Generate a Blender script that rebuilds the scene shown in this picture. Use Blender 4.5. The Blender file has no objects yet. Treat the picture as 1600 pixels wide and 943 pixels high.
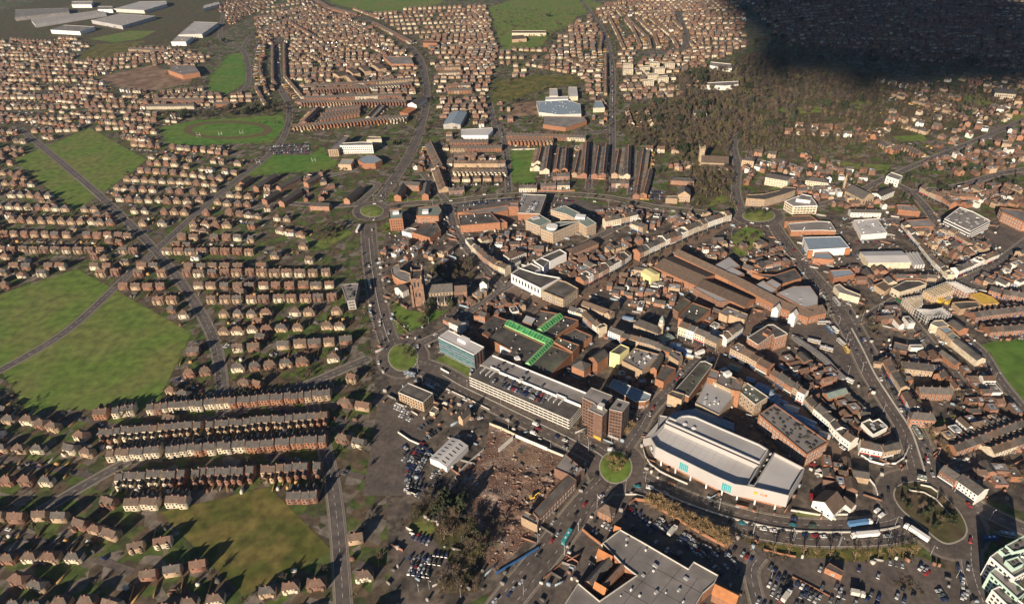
import bpy, math, random
import numpy as np
from mathutils import Vector, Matrix
random.seed(7); rng = np.random.default_rng(7)
S = bpy.context.scene
COL = S.collection

# ---------------------------------------------------------------- camera, world, sun, exposure
FPX, CX, CY, ALT = 1067., 800., 471.5, 360.      # focal length in photo pixels, photo centre, height of the aircraft in metres
PITCH, ROLL = math.radians(33.5), math.radians(-2.84)
SUN_EL, SUN_AZ = math.radians(20.0), math.radians(28.0)   # shadows run away from the camera, 28 degrees to the right
cam = bpy.data.cameras.new('camera'); co = bpy.data.objects.new('camera', cam); COL.objects.link(co)
co.location = (0, 0, ALT)
MR = (Matrix.Rotation(math.pi/2-PITCH, 3, 'X') @ Matrix.Rotation(ROLL, 3, 'Z'))
co.rotation_euler = MR.to_euler()
cam.sensor_fit = 'HORIZONTAL'; cam.sensor_width = 36; cam.lens = 36*FPX/1600
cam.clip_start = 1; cam.clip_end = 30000
S.camera = co
W = bpy.data.worlds.new('World'); S.world = W; W.use_nodes = True
nt = W.node_tree; bg = nt.nodes['Background']
sky = nt.nodes.new('ShaderNodeTexSky'); sky.sky_type = 'NISHITA'; sky.sun_disc = False
sky.air_density = 0.55; sky.dust_density = 0.3; sky.altitude = 400; sky.sun_elevation = SUN_EL; sky.sun_rotation = math.pi+SUN_AZ
nt.links.new(sky.outputs[0], bg.inputs[0]); bg.inputs[1].default_value = 0.05
sl = bpy.data.lights.new('sun', 'SUN'); so = bpy.data.objects.new('sun', sl); COL.objects.link(so)
sl.energy = 5.0; sl.angle = math.radians(0.5); sl.color = (1.0, 0.84, 0.66)
SHD = Vector((math.sin(SUN_AZ)*math.cos(SUN_EL), math.cos(SUN_AZ)*math.cos(SUN_EL), -math.sin(SUN_EL)))
so.rotation_euler = SHD.to_track_quat('-Z', 'Y').to_euler(); so.location = (-300, -600, 900)
S.view_settings.view_transform = 'Standard'; S.view_settings.look = 'None'; S.view_settings.exposure = 0.62; S.view_settings.gamma = 1
S.cycles.max_bounces = 4; S.cycles.diffuse_bounces = 1; S.cycles.glossy_bounces = 2; S.cycles.transmission_bounces = 2; S.cycles.volume_bounces = 0

# ---------------------------------------------------------------- survey: from a point of the photograph to metres on a level plane
RN = np.array(MR)
ZN = {'1': (0, 0, 3.93), '2': (400, 0, 3.93), '3': (800, 0, 3.93), '4': (1200, 0, 3.93), 'A': (350, 200, 4.491), 'B': (650, 200, 4.491),
      'C': (950, 200, 4.491), 'D': (1250, 200, 4.491), 'E': (500, 380, 4.491), 'F': (800, 380, 4.491), 'H': (1050, 380, 4.491),
      'I': (1300, 380, 5.24), 'J': (600, 560, 4.491), 'K': (850, 560, 4.491), 'L': (1100, 560, 4.491), 'M': (1300, 540, 5.24),
      'N': (600, 733, 4.491), 'O': (850, 733, 4.491), 'P': (1100, 733, 4.491), 'Q': (1300, 733, 4.49), 'T': (590, 400, 8.572),
      'U': (1200, 780, 7.86), 'V': (880, 580, 7.856), 'W': (830, 230, 8.), 'X': (1400, 640, 7.86), 'Y': (1500, 820, 7.67),
      'S': (880, 820, 7.665), 'R': (560, 280, 9.43), 'a': (1000, 540, 7.99), 'b': (1000, 640, 7.99), 'c': (1150, 640, 7.99),
      'd': (740, 470, 7.99), 'e': (920, 500, 7.99), 'f': (700, 300, 6.154), 'g': (1140, 700, 7.99), 'h': (1150, 560, 7.99),
      'k': (1060, 440, 6.667), 'n': (1400, 430, 7.99), '_': (0, 0, 1.)}
def at(x, y, z=0.0):
    d = RN @ np.array([(x-CX)/FPX, -(y-CY)/FPX, -1.0]); t = (z-ALT)/d[2]
    return Vector((d[0]*t, d[1]*t, z))
def zp(z, x, y): o = ZN[z]; return o[0]+x/o[2], o[1]+y/o[2]
def P(z, x, y, h=0.0): return at(*zp(z, x, y), h)
def PL(z, pts, h=0.0): return [P(z, x, y, h) if len(q) == 0 else P(q[0], x, y, h) for (x, y, *q) in pts]
def to_px(v):
    q = RN.T @ (np.array(v)-np.array([0, 0, ALT]))
    if q[2] > -1: return (1e9, 1e9)
    return (CX+FPX*q[0]/-q[2], CY-FPX*q[1]/-q[2])
SEEN_EDGE = [(0, 0), (30, 20), (130, 100), (250, 190), (330, 250), (450, 340), (520, 420), (560, 480), (590, 550), (610, 610), (625, 680), (637, 760), (637, 943)]
def seen(v, m=12):
    x, y = to_px(v)
    if x < -m or x > 1600+m or y < -m or y > 943+m: return False
    for (x0, y0), (x1, y1) in zip(SEEN_EDGE, SEEN_EDGE[1:]):
        if y0 <= y <= y1: return x > x0+(x1-x0)*(y-y0)/(y1-y0)-4
    return True

# ---------------------------------------------------------------- materials
MATS = {}
def mat(name, c, rough=0.85, amp=0.22, sc=0.35, rnd=0.0, metal=0.0, spec=0.3, c2=None, sc2=0.05, f2=0.5, bump=0.0, alpha=None):
    m = bpy.data.materials.new(name); m.use_nodes = True; t = m.node_tree; N = t.nodes; L = t.links
    b = N['Principled BSDF']; b.inputs['Roughness'].default_value = rough; b.inputs['Metallic'].default_value = metal
    b.inputs['Specular IOR Level'].default_value = spec
    geo = N.new('ShaderNodeNewGeometry')
    def noise(scale, det=4):
        n = N.new('ShaderNodeTexNoise'); n.inputs['Scale'].default_value = scale; n.inputs['Detail'].default_value = det
        L.new(geo.outputs['Position'], n.inputs['Vector']); return n
    n1 = noise(sc)
    mr = N.new('ShaderNodeMapRange'); mr.inputs[1].default_value = .3; mr.inputs[2].default_value = .7
    mr.inputs[3].default_value = 1-amp; mr.inputs[4].default_value = 1+amp; L.new(n1.outputs[0], mr.inputs[0])
    col = None
    base = N.new('ShaderNodeRGB'); base.outputs[0].default_value = (*c, 1); col = base.outputs[0]
    if c2:
        n2 = noise(sc2, 5); r2 = N.new('ShaderNodeMapRange'); r2.inputs[1].default_value = f2-.09; r2.inputs[2].default_value = f2+.09; L.new(n2.outputs[0], r2.inputs[0])
        mx = N.new('ShaderNodeMix'); mx.data_type = 'RGBA'; L.new(r2.outputs[0], mx.inputs[0]); L.new(col, mx.inputs[6]); mx.inputs[7].default_value = (*c2, 1); col = mx.outputs[2]
    val = mr.outputs[0]
    if rnd:
        oi = N.new('ShaderNodeObjectInfo'); r3 = N.new('ShaderNodeMapRange'); r3.inputs[3].default_value = 1-rnd; r3.inputs[4].default_value = 1+rnd; L.new(oi.outputs['Random'], r3.inputs[0])
        mu = N.new('ShaderNodeMath'); mu.operation = 'MULTIPLY'; L.new(val, mu.inputs[0]); L.new(r3.outputs[0], mu.inputs[1]); val = mu.outputs[0]
    vm = N.new('ShaderNodeVectorMath'); vm.operation = 'SCALE'; L.new(col, vm.inputs[0]); L.new(val, vm.inputs['Scale']); L.new(vm.outputs[0], b.inputs['Base Color'])
    if bump:
        bp = N.new('ShaderNodeBump'); bp.inputs['Strength'].default_value = bump; bp.inputs['Distance'].default_value = .3; L.new(n1.outputs[0], bp.inputs['Height']); L.new(bp.outputs[0], b.inputs['Normal'])
    MATS[name] = m; return m
mat('brick_red', (.24, .125, .085), rnd=.25, amp=.28, sc=.6); mat('brick_orange', (.31, .15, .085), rnd=.22, amp=.22, sc=.6); mat('brick_brown', (.20, .115, .08), rnd=.2)
mat('brick_buff', (.40, .29, .19), rnd=.18, amp=.2, sc=.6); mat('render_cream', (.58, .50, .37), rnd=.1); mat('render_white', (.74, .71, .64), rnd=.07, amp=.1)
mat('stone', (.36, .28, .19), amp=.3, sc=.4); mat('sandstone_red', (.24, .145, .10), amp=.35, sc=.3)
mat('slate', (.095, .086, .078), rnd=.3, amp=.25, sc=.5); mat('tile_brown', (.125, .09, .068), rnd=.28, amp=.22, sc=.5); mat('tile_red', (.155, .095, .068), rnd=.25, amp=.22, sc=.5)
mat('felt_dark', (.085, .078, .072), rnd=.2, amp=.35, sc=.12, c2=(.115, .105, .092), sc2=.08); mat('felt_grey', (.20, .185, .172), rnd=.2, amp=.2, sc=.1, c2=(.25, .23, .215), sc2=.06)
mat('felt_green', (.115, .12, .085), rnd=.12, amp=.25, sc=.1, c2=(.075, .07, .06), sc2=.06); mat('membrane', (.56, .545, .53), amp=.07, sc=.06, c2=(.49, .475, .465), sc2=.035); mat('membrane_grey', (.42, .41, .405), amp=.08, sc=.06, c2=(.37, .36, .355), sc2=.04); mat('clad_white', (.43, .405, .385), amp=.05, sc=.08)
mat('metal_blue', (.26, .32, .37), amp=.1, rnd=.1, rough=.5); mat('metal_green', (.2, .25, .22), amp=.14, rnd=.1); mat('white', (.78, .76, .72), amp=.06, rnd=.05)
mat('concrete', (.36, .34, .31), amp=.18, sc=.2); mat('concrete_pale', (.56, .53, .47), amp=.12, sc=.2); mat('dark', (.02, .02, .022), amp=.1); mat('window_glass', (.035, .042, .05), rough=.15, amp=.1, spec=.6)
mat('window_pale', (.25, .28, .3), rough=.15, spec=.6); mat('turquoise', (.05, .34, .36), rough=.2, spec=.6, amp=.15, sc=.6); mat('teal_glass', (.085, .135, .155), rough=.12, spec=.7, amp=.45, sc=.4)
mat('green_glass', (.035, .19, .065), rough=.3, spec=.5, amp=.55, sc=.35, rnd=.35); mat('green_frame', (.30, .56, .24), amp=.15); mat('yellow', (.6, .40, .07), amp=.18, sc=.3); mat('office_green', (.12, .30, .27), rough=.3, amp=.2); mat('orange', (.75, .22, .03), amp=.05)
mat('orange_tile', (.42, .175, .07), amp=.14, rnd=.1); mat('blue_paint', (.03, .11, .28), amp=.05); mat('red_paint', (.45, .03, .03), amp=.05, rnd=.15, rough=.35); mat('mint', (.50, .66, .55), amp=.06)
mat('timber', (.45, .28, .11), amp=.2); mat('steel', (.42, .42, .42), rough=.5, amp=.1); mat('cream_yellow', (.75, .68, .32), amp=.1)
mat('tarmac', (.142, .116, .098), amp=.25, sc=.3, c2=(.105, .088, .077), sc2=.06); mat('tarmac_dark', (.11, .095, .086), amp=.22, sc=.2, c2=(.14, .12, .107), sc2=.05)
mat('pavement', (.22, .185, .15), amp=.15, sc=.4); mat('paving_pink', (.20, .135, .095), amp=.2, sc=.4, c2=(.15, .11, .085), sc2=.1); mat('kerb', (.36, .33, .28), amp=.1); mat('paint_white', (.42, .40, .37), amp=.25)
mat('yard', (.155, .125, .098), amp=.45, sc=.2, c2=(.075, .064, .054), sc2=.07)
mat('grass', (.125, .19, .034), amp=.34, sc=.12, c2=(.165, .185, .05), sc2=.02); mat('grass_bright', (.088, .19, .028), amp=.26, sc=.1, c2=(.125, .19, .036), sc2=.015)
mat('grass_dry', (.17, .14, .04), amp=.35, sc=.15, c2=(.09, .10, .02), sc2=.06); mat('earth', (.20, .125, .08), amp=.3, sc=.06, c2=(.26, .18, .12), sc2=.03)
mat('leaf_litter', (.10, .075, .045), amp=.4, sc=.1, c2=(.085, .085, .03), sc2=.03); mat('rubble_earth', (.165, .10, .072), amp=.45, sc=.4, c2=(.31, .23, .18), sc2=.06, f2=.56, bump=.5); mat('brick_dust', (.25, .155, .115), amp=.4, sc=.8)
mat('track_red', (.135, .11, .05), amp=.2); mat('bark', (.18, .135, .09), amp=.25, rnd=.2); mat('twig', (.145, .104, .07), amp=.4, sc=.1, rnd=.3); mat('twig_olive', (.15, .135, .062), amp=.35, sc=.1, rnd=.3); mat('twig_grey', (.105, .088, .072), amp=.35, sc=.1, rnd=.3); mat('twig_gold', (.30, .205, .10), amp=.3, sc=.2, rnd=.2)
mat('leaf_dark', (.034, .042, .019), amp=.4, sc=.6, rnd=.25); mat('leaf_brown', (.10, .062, .03), amp=.4, sc=.4, rnd=.3)
for n, c in dict(silver=(.42, .43, .44), white=(.75, .74, .72), black=(.02, .02, .022), dark_blue=(.02, .035, .11), red=(.36, .02, .02), grey=(.12, .125, .13), green=(.03, .1, .06), teal=(.02, .24, .28)).items():
    mat('paint_'+n, c, rough=.3, amp=.04, spec=.6)
mat('stall_blue', (.22, .32, .45), amp=.15); mat('blue_tarp', (.10, .22, .40), amp=.1)
# ground of the housing districts: a patchwork of gardens, yards and drives
def ground_mat():
    m = mat('garden_ground', (.1, .1, .05), amp=.4, sc=.2); t = m.node_tree; N = t.nodes; L = t.links
    v = N.new('ShaderNodeTexVoronoi'); v.inputs['Scale'].default_value = .12; g = [n for n in N if n.type == 'NEW_GEOMETRY'][0]; L.new(g.outputs['Position'], v.inputs['Vector'])
    sp = N.new('ShaderNodeSeparateColor'); L.new(v.outputs['Color'], sp.inputs[0]); r = N.new('ShaderNodeValToRGB'); r.color_ramp.interpolation = 'CONSTANT'
    cols = [(.085, .12, .028), (.125, .09, .055), (.065, .075, .03), (.16, .135, .105), (.09, .07, .045), (.10, .125, .035), (.07, .10, .025), (.115, .088, .06), (.2, .17, .14)]
    e = r.color_ramp.elements
    while len(e) < len(cols): e.new(.5)
    for i, c in enumerate(cols): e[i].position = i/len(cols); e[i].color = (*c, 1)
    L.new(sp.outputs[0], r.inputs[0]); vm = [n for n in N if n.type == 'VECT_MATH'][0]; L.new(r.outputs[0], vm.inputs[0])
ground_mat()

# ---------------------------------------------------------------- mesh helpers
class MB:
    """collects faces in world metres; build() links ONE mesh object"""
    def __init__(s): s.v = []; s.f = []; s.m = []
    def face(s, pts, m=0):
        b = len(s.v); s.v += [tuple(p) for p in pts]; s.f.append(tuple(range(b, b+len(pts)))); s.m.append(m)
    def prism(s, poly, z0, z1, m=0, top=True, bottom=False, mt=None):
        n = len(poly); b = len(s.v)
        s.v += [(p[0], p[1], z0) for p in poly]+[(p[0], p[1], z1) for p in poly]
        for i in range(n): j = (i+1) % n; s.f.append((b+i, b+j, b+n+j, b+n+i)); s.m.append(m)
        if top: s.f.append(tuple(range(b+n, b+2*n))); s.m.append(m if mt is None else mt)
        if bottom: s.f.append(tuple(range(b+n-1, b-1, -1))); s.m.append(m)
        return s
    def box(s, c, u, L, D, z0, z1, m=0):
        """box centred on c in plan, L along the unit vector u, D across"""
        u = Vector((u[0], u[1], 0)).normalized(); w = Vector((-u.y, u.x, 0)); c = Vector((c[0], c[1], 0))
        return s.prism([c-u*L/2-w*D/2, c+u*L/2-w*D/2, c+u*L/2+w*D/2, c-u*L/2+w*D/2], z0, z1, m, bottom=True)
    def tube(s, a, b, r0, r1, n=6, m=0):
        a = Vector(a); b = Vector(b); d = (b-a).normalized(); x = d.orthogonal().normalized(); y = d.cross(x); k = len(s.v)
        for i in range(n):
            t = 2*math.pi*i/n; o = x*math.cos(t)+y*math.sin(t); s.v += [tuple(a+o*r0), tuple(b+o*r1)]
        for i in range(n): j = (i+1) % n; s.f.append((k+2*i, k+2*j, k+2*j+1, k+2*i+1)); s.m.append(m)
        s.f.append(tuple(k+2*i+1 for i in range(n))); s.m.append(m); return s
    def mesh(s, name, mats, org=(0, 0, 0)):
        me = bpy.data.meshes.new(name); ox, oy, oz = org
        me.from_pydata([(x-ox, y-oy, z-oz) for x, y, z in s.v], [], s.f)
        for x in (mats if isinstance(mats, (list, tuple)) else [mats]): me.materials.append(MATS[x] if isinstance(x, str) else x)
        if any(s.m): me.polygons.foreach_set('material_index', s.m)
        return me
    def build(s, name, mats, parent=None, org=None):
        o0 = parent.location if parent is not None else (org or (0, 0, 0))
        o = bpy.data.objects.new(name, s.mesh(name, mats, o0)); COL.objects.link(o)
        if parent is not None: o.parent = parent
        elif org: o.location = org
        return o
def tag(o, label=None, cat=None, group=None, kind=None):
    if label: o['label'] = label
    if cat: o['category'] = cat
    if group: o['group'] = group
    if kind: o['kind'] = kind
    return o
def thing(name, label, cat, loc, group=None):
    o = bpy.data.objects.new(name, None); o.location = loc; o.empty_display_size = .5; COL.objects.link(o); return tag(o, label, cat, group)
def put(name, me, parent, loc, rz=0, sc=(1, 1, 1), m=None):
    """one more object on shared mesh data, placed in world metres under its parent"""
    o = bpy.data.objects.new(name, me); COL.objects.link(o); o.parent = parent
    pl = parent.location if parent is not None else Vector((0, 0, 0)); o.location = Vector(loc)-pl; o.rotation_euler = (0, 0, rz); o.scale = sc
    if m: o.material_slots[0].link = 'OBJECT'; o.material_slots[0].material = MATS[m]
    return o
def area(poly): return .5*sum(poly[i][0]*poly[(i+1) % len(poly)][1]-poly[(i+1) % len(poly)][0]*poly[i][1] for i in range(len(poly)))
def ccw(poly): return list(poly) if area(poly) > 0 else list(reversed(poly))
def cen(poly): return sum((Vector((p[0], p[1], 0)) for p in poly), Vector())/len(poly)
def offset(poly, d):
    """move every edge of a CCW polygon outwards by d (negative: inwards)"""
    out = []; n = len(poly)
    for i in range(n):
        a, b, c = (Vector(poly[(i+k-1) % n][:2]) for k in range(3))
        e1 = (b-a).normalized(); e2 = (c-b).normalized(); n1 = Vector((e1.y, -e1.x)); n2 = Vector((e2.y, -e2.x)); bs = n1+n2
        k = bs.length_squared
        v = b+(bs*(2*d/k) if k > .3 else n1*d); out.append(Vector((v.x, v.y, 0)))
    return out
def rect3(A, B, C):
    """rectangle from edge A-B and the far side through C"""
    u = (B-A); u.z = 0; L = u.length; u.normalize(); w = Vector((-u.y, u.x, 0)); d = (C-B).dot(w)
    return [A, A+u*L, A+u*L+w*d, A+w*d]
unit = MB(); unit.prism([(-.5, -.5), (.5, -.5), (.5, .5), (-.5, .5)], 0, 1); 
BOXM = {}
def boxm(m):
    if m not in BOXM: BOXM[m] = unit.mesh('block_'+m, m)
    return BOXM[m]
def win_mesh(fr, gl):
    b = MB()
    for x0, x1, z0, z1 in ((-.5, .5, 0, .08), (-.5, .5, .92, 1), (-.5, -.42, .08, .92), (.42, .5, .08, .92)):
        b.face([(x0, -.09, z0), (x1, -.09, z0), (x1, -.09, z1), (x0, -.09, z1)], 0)
    for p, q in (((-.5, 0), (.5, 0)), ((.5, 0), (.5, 1)), ((.5, 1), (-.5, 1)), ((-.5, 1), (-.5, 0))):
        b.face([(p[0], 0, p[1]), (q[0], 0, q[1]), (q[0], -.09, q[1]), (p[0], -.09, p[1])], 0)
    b.face([(-.42, -.05, .08), (.42, -.05, .08), (.42, -.05, .92), (-.42, -.05, .92)], 1)
    return b.mesh('window', [fr, gl])
WINM = {'w': win_mesh('white', 'window_glass'), 'd': win_mesh('dark', 'window_glass'), 'p': win_mesh('white', 'window_pale'), 't': win_mesh('white', 'teal_glass')}
NWIN = [0]
def faces_cam(a, b):
    """is the outside of the wall a->b (building on the left) turned to where the photograph was taken?"""
    d = b-a; n = Vector((d.y, -d.x, 0)); mid = (a+b)/2; return n.dot(Vector((0, 0, 0))-Vector((mid.x, mid.y, 0))) > 0
def windows(root, a, b, z0, rows, storey, spacing, w, h, kind='w', n=None, margin=1.0):
    L = (Vector((b.x, b.y, 0))-Vector((a.x, a.y, 0))).length; u = Vector((b.x-a.x, b.y-a.y, 0)).normalized(); rz = math.atan2(u.y, u.x)
    k = n or int((L-2*margin)/spacing+.5)
    if k < 1: return
    for r in range(rows):
        for i in range(k):
            c = Vector((a.x, a.y, 0))+u*(margin+(L-2*margin)*(i+.5)/k); c.z = z0+r*storey
            put('window', WINM[kind], root, c, rz, (w, 1, h)); NWIN[0] += 1

# ---------------------------------------------------------------- what stands where (2 m cells), so that nothing runs into anything else
GX0, GY0, CELL = -1900., 150., 2.0
OCC = np.zeros((1800, 1450), np.uint8)       # [ix, iy]: 1 road, 2 building, 4 open ground, 8 paved town centre
def raster(poly):
    xs = np.array([p[0] for p in poly]); ys = np.array([p[1] for p in poly])
    i0 = max(int((xs.min()-GX0)/CELL), 0); i1 = min(int((xs.max()-GX0)/CELL)+2, OCC.shape[0]); j0 = max(int((ys.min()-GY0)/CELL), 0); j1 = min(int((ys.max()-GY0)/CELL)+2, OCC.shape[1])
    if i1 <= i0 or j1 <= j0: return None
    X, Y = np.meshgrid(GX0+CELL*(np.arange(i0, i1)+.5), GY0+CELL*(np.arange(j0, j1)+.5), indexing='ij'); ins = np.zeros(X.shape, bool); n = len(poly)
    for a in range(n):
        x0, y0, x1, y1 = xs[a], ys[a], xs[(a+1) % n], ys[(a+1) % n]
        if y0 == y1: continue
        c = ((Y >= y0) != (Y >= y1)) & (X < (x1-x0)*(Y-y0)/(y1-y0)+x0); ins ^= c
    return i0, i1, j0, j1, ins
def occupy(poly, bit):
    r = raster(poly)
    if r: OCC[r[0]:r[1], r[2]:r[3]][r[4]] |= bit
def occ_at(x, y):
    i = int((x-GX0)/CELL); j = int((y-GY0)/CELL)
    return int(OCC[i, j]) if 0 <= i < OCC.shape[0] and 0 <= j < OCC.shape[1] else 0
def free(poly, bits, sc=.9):
    c = cen(poly)
    for p in poly:
        for t in (1, .5):
            if occ_at(c.x+(p[0]-c.x)*t*sc, c.y+(p[1]-c.y)*t*sc) & bits: return False
    return not occ_at(c.x, c.y) & bits
ORD = 'zeroth first second third fourth fifth sixth seventh eighth ninth tenth eleventh twelfth thirteenth fourteenth fifteenth sixteenth seventeenth eighteenth nineteenth'.split()
TENS = {2: 'twenty', 3: 'thirty', 4: 'forty', 5: 'fifty', 6: 'sixty', 7: 'seventy', 8: 'eighty', 9: 'ninety'}
def lab(*v):
    """the fullest of several wordings that keeps to sixteen words"""
    for s in v:
        if len(s.replace('-', ' ').split()) <= 16: return s
    return v[-1]
def ordw(n):
    if n < 20: return ORD[n]
    if n % 10 == 0 and n < 100: return TENS[n//10][:-1]+'ieth'
    return (TENS[n//10 % 10]+'-' if n < 100 else 'hundred-and-'+(TENS[n//10 % 10]+'-' if n//10 % 10 > 1 else ''))+ORD[n % 10 if n//10 % 10 != 1 else n % 20]
# ================================================================ THE SETTING
def sheet(name, poly, z, m, bit=0, kind='structure'):
    b = MB(); b.face([(p[0], p[1], z) for p in ccw(poly)]); o = b.build(name, m); tag(o, kind=kind)
    if bit: occupy(poly, bit)
    return o
g = MB(); N_ = 24
for i in range(N_):
    for j in range(N_):
        x0 = -9000+18000*i/N_; x1 = -9000+18000*(i+1)/N_; y0 = -3000+15000*j/N_; y1 = -3000+15000*(j+1)/N_
        g.face([(x0, y0, 0), (x1, y0, 0), (x1, y1, 0), (x0, y1, 0)])
tag(g.build('ground', 'garden_ground'), kind='structure')
def patch(name, z, pts, m, lev, bit=0): return sheet(name, PL(z, pts), lev, m, bit)
# paved town centre inside the ring road
patch('town_paving', '_', [(610, 335), (700, 325), (850, 312), (1000, 325), (1160, 345), (1215, 350), (1262, 425), (1340, 535), (1440, 720), (1400, 800), (1250, 815), (1080, 780), (1000, 750), (900, 800), (800, 905), (700, 960), (610, 960), (600, 700), (585, 600), (575, 480), (590, 420)], 'yard', .03, 8)
patch('town_paving', '_', [(1230, 340), (1400, 330), (1500, 330), (1600, 350), (1600, 530), (1560, 570), (1540, 600), (1600, 660), (1600, 800), (1500, 760), (1440, 690), (1330, 500), (1250, 400)], 'yard', .034, 8)
patch('retail_yard', '_', [(900, 800), (1000, 760), (1180, 830), (1440, 870), (1560, 930), (1600, 1010), (760, 1010)], 'tarmac', .038, 8)
patch('industrial_yard', '_', [(-150, 60), (100, -10), (350, -20), (420, 10), (330, 60), (250, 70), (60, 70)], 'leaf_litter', .03)
patch('leaf_litter', '_', [(1050, 120), (1200, 75), (1330, 110), (1560, 140), (1540, 200), (1390, 215), (1300, 225), (1150, 225), (1150, 320), (1085, 318), (1080, 250), (1000, 222), (960, 200), (985, 165), (1050, 165)], 'leaf_litter', .03)
GR = [  # open grass: zone, outline, material
 ('_', [(500, -14), (700, -14), (690, 6), (640, 14), (600, 20), (560, 16), (520, 6)], 'grass'), ('_', [(762, 12), (800, 0), (840, -12), (900, -6), (945, 8), (900, 28), (893, 40), (862, 52), (845, 75), (785, 78), (772, 40)], 'grass'),
 ('_', [(775, 128), (830, 119), (900, 117), (905, 130), (850, 140), (800, 158), (768, 158)], 'grass_dry'),
 ('_', [(328, 120), (358, 85), (380, 82), (386, 128), (355, 147), (325, 140)], 'grass_bright'), ('_', [(248, 200), (300, 189), (442, 179), (447, 196), (425, 223), (300, 227), (262, 225)], 'grass_bright'),
 ('A', [(140, 335), (310, 190), (600, 190), (690, 125), (730, 200), (800, 240), (760, 290), (600, 310), (480, 310), (300, 330)], 'grass_bright'),
 ('M', [(1225, -10), (1330, -40), (1700, -60), (1700, 620), (1560, 560), (1400, 380), (1340, 250), (1330, 160)], 'grass_bright'),
 ('B', [(662, 160), (848, 152), (835, 390), (690, 390), (650, 380)], 'grass_bright'), ('E', [(500, 400), (545, 420), (620, 470), (720, 480), (905, 465), (800, 540), (690, 590), (640, 620), (560, 560), (510, 490)], 'grass_bright'),
 ('E', [(488, 540), (520, 530), (630, 630), (560, 640), (500, 600)], 'grass'), ('J', [(365, 5), (430, -30), (610, 60), (600, 170), (520, 160), (400, 80)], 'grass'),
 ('R', [(415, 200), (500, 80), (530, 250), (640, 300), (1060, 260), (1060, 285), (740, 325), (520, 325), (440, 290)], 'grass'), ('R', [(330, 690), (450, 620), (460, 770), (620, 770), (560, 810), (440, 800)], 'grass'),
 ('P', [(180, 465), (300, 500), (520, 522), (700, 542), (1000, 542), (1300, 522), (1500, 530), (1520, 600), (1300, 640), (1000, 642), (850, 622), (640, 612), (420, 560)], 'grass_dry'),
 ('C', [(680, 555), (780, 470), (850, 480), (845, 515), (690, 555)], 'grass'), ('C', [(860, 760), (960, 690), (1080, 720), (1090, 770), (960, 900), (880, 880)], 'grass'), ('C', [(430, 590), (560, 580), (700, 565), (560, 600), (430, 610)], 'grass'),
 ('D', [(150, 200), (400, 250), (640, 260), (620, 290), (480, 305), (300, 265)], 'grass'), ('D', [(640, 60), (860, 45), (900, 95), (700, 90)], 'grass'), ('4', [(1140, 580), (1300, 590), (1400, 640), (1290, 650)], 'grass'), ('4', [(1480, 700), (1600, 640), (1600, 720), (1500, 750)], 'grass'),
 ('4', [(40, 680), (120, 650), (120, 690)], 'grass'), ('4', [(180, 660), (330, 650), (330, 690), (200, 700)], 'grass'), ('4', [(470, 640), (560, 620), (640, 640), (560, 670)], 'grass'), ('D', [(820, 520), (900, 540), (940, 590), (880, 610), (840, 570)], 'grass'),
 ('N', [(180, 380), (340, 350), (360, 430), (280, 480), (190, 440)], 'grass'), ('A', [(520, 720), (600, 810), (700, 850), (900, 740), (860, 700), (640, 800)], 'grass'), ('K', [(690, 860), (740, 840), (770, 880), (700, 895)], 'grass'),
 ('P', [(640, 300), (700, 290), (810, 300), (800, 335), (650, 325)], 'grass'), ('M', [(665, 595), (960, 610), (800, 700), (740, 700)], 'grass'), ('P', [(1220, 400), (1310, 345), (1350, 370), (1300, 425)], 'grass'),
 ('_', [(20, 250), (140, 200), (230, 250), (120, 330)], 'grass'), ('_', [(-60, 480), (120, 420), (300, 520), (240, 640), (40, 640)], 'grass'), ('_', [(250, 800), (420, 760), (520, 860), (380, 930)], 'grass_dry'),
 ('1', [(480, 350), (600, 270), (900, 250), (760, 330), (600, 370)], 'grass_dry'), ('1', [(540, 240), (800, 190), (960, 190), (860, 240), (700, 260)], 'grass')]
for i, (z, pts, m) in enumerate(GR): patch('grass_field', z, pts, m, .05+.0012*i, 4)
patch('bare_field', '_', [(150, 122), (235, 102), (300, 120), (298, 130), (240, 142), (180, 135)], 'earth', .06, 4)
# athletics oval on its field
def ellipse(zn, cx, cy, rx, ry, n=40): return [P(zn, cx+rx*math.cos(2*math.pi*i/n), cy+ry*math.sin(2*math.pi*i/n)) for i in range(n)]
sheet('running_track', ellipse('_', 356, 203, 70, 14.5), .1, 'track_red', 4); sheet('grass_field', ellipse('_', 356, 203, 56, 10.5), .13, 'grass_bright', 4)

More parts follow.
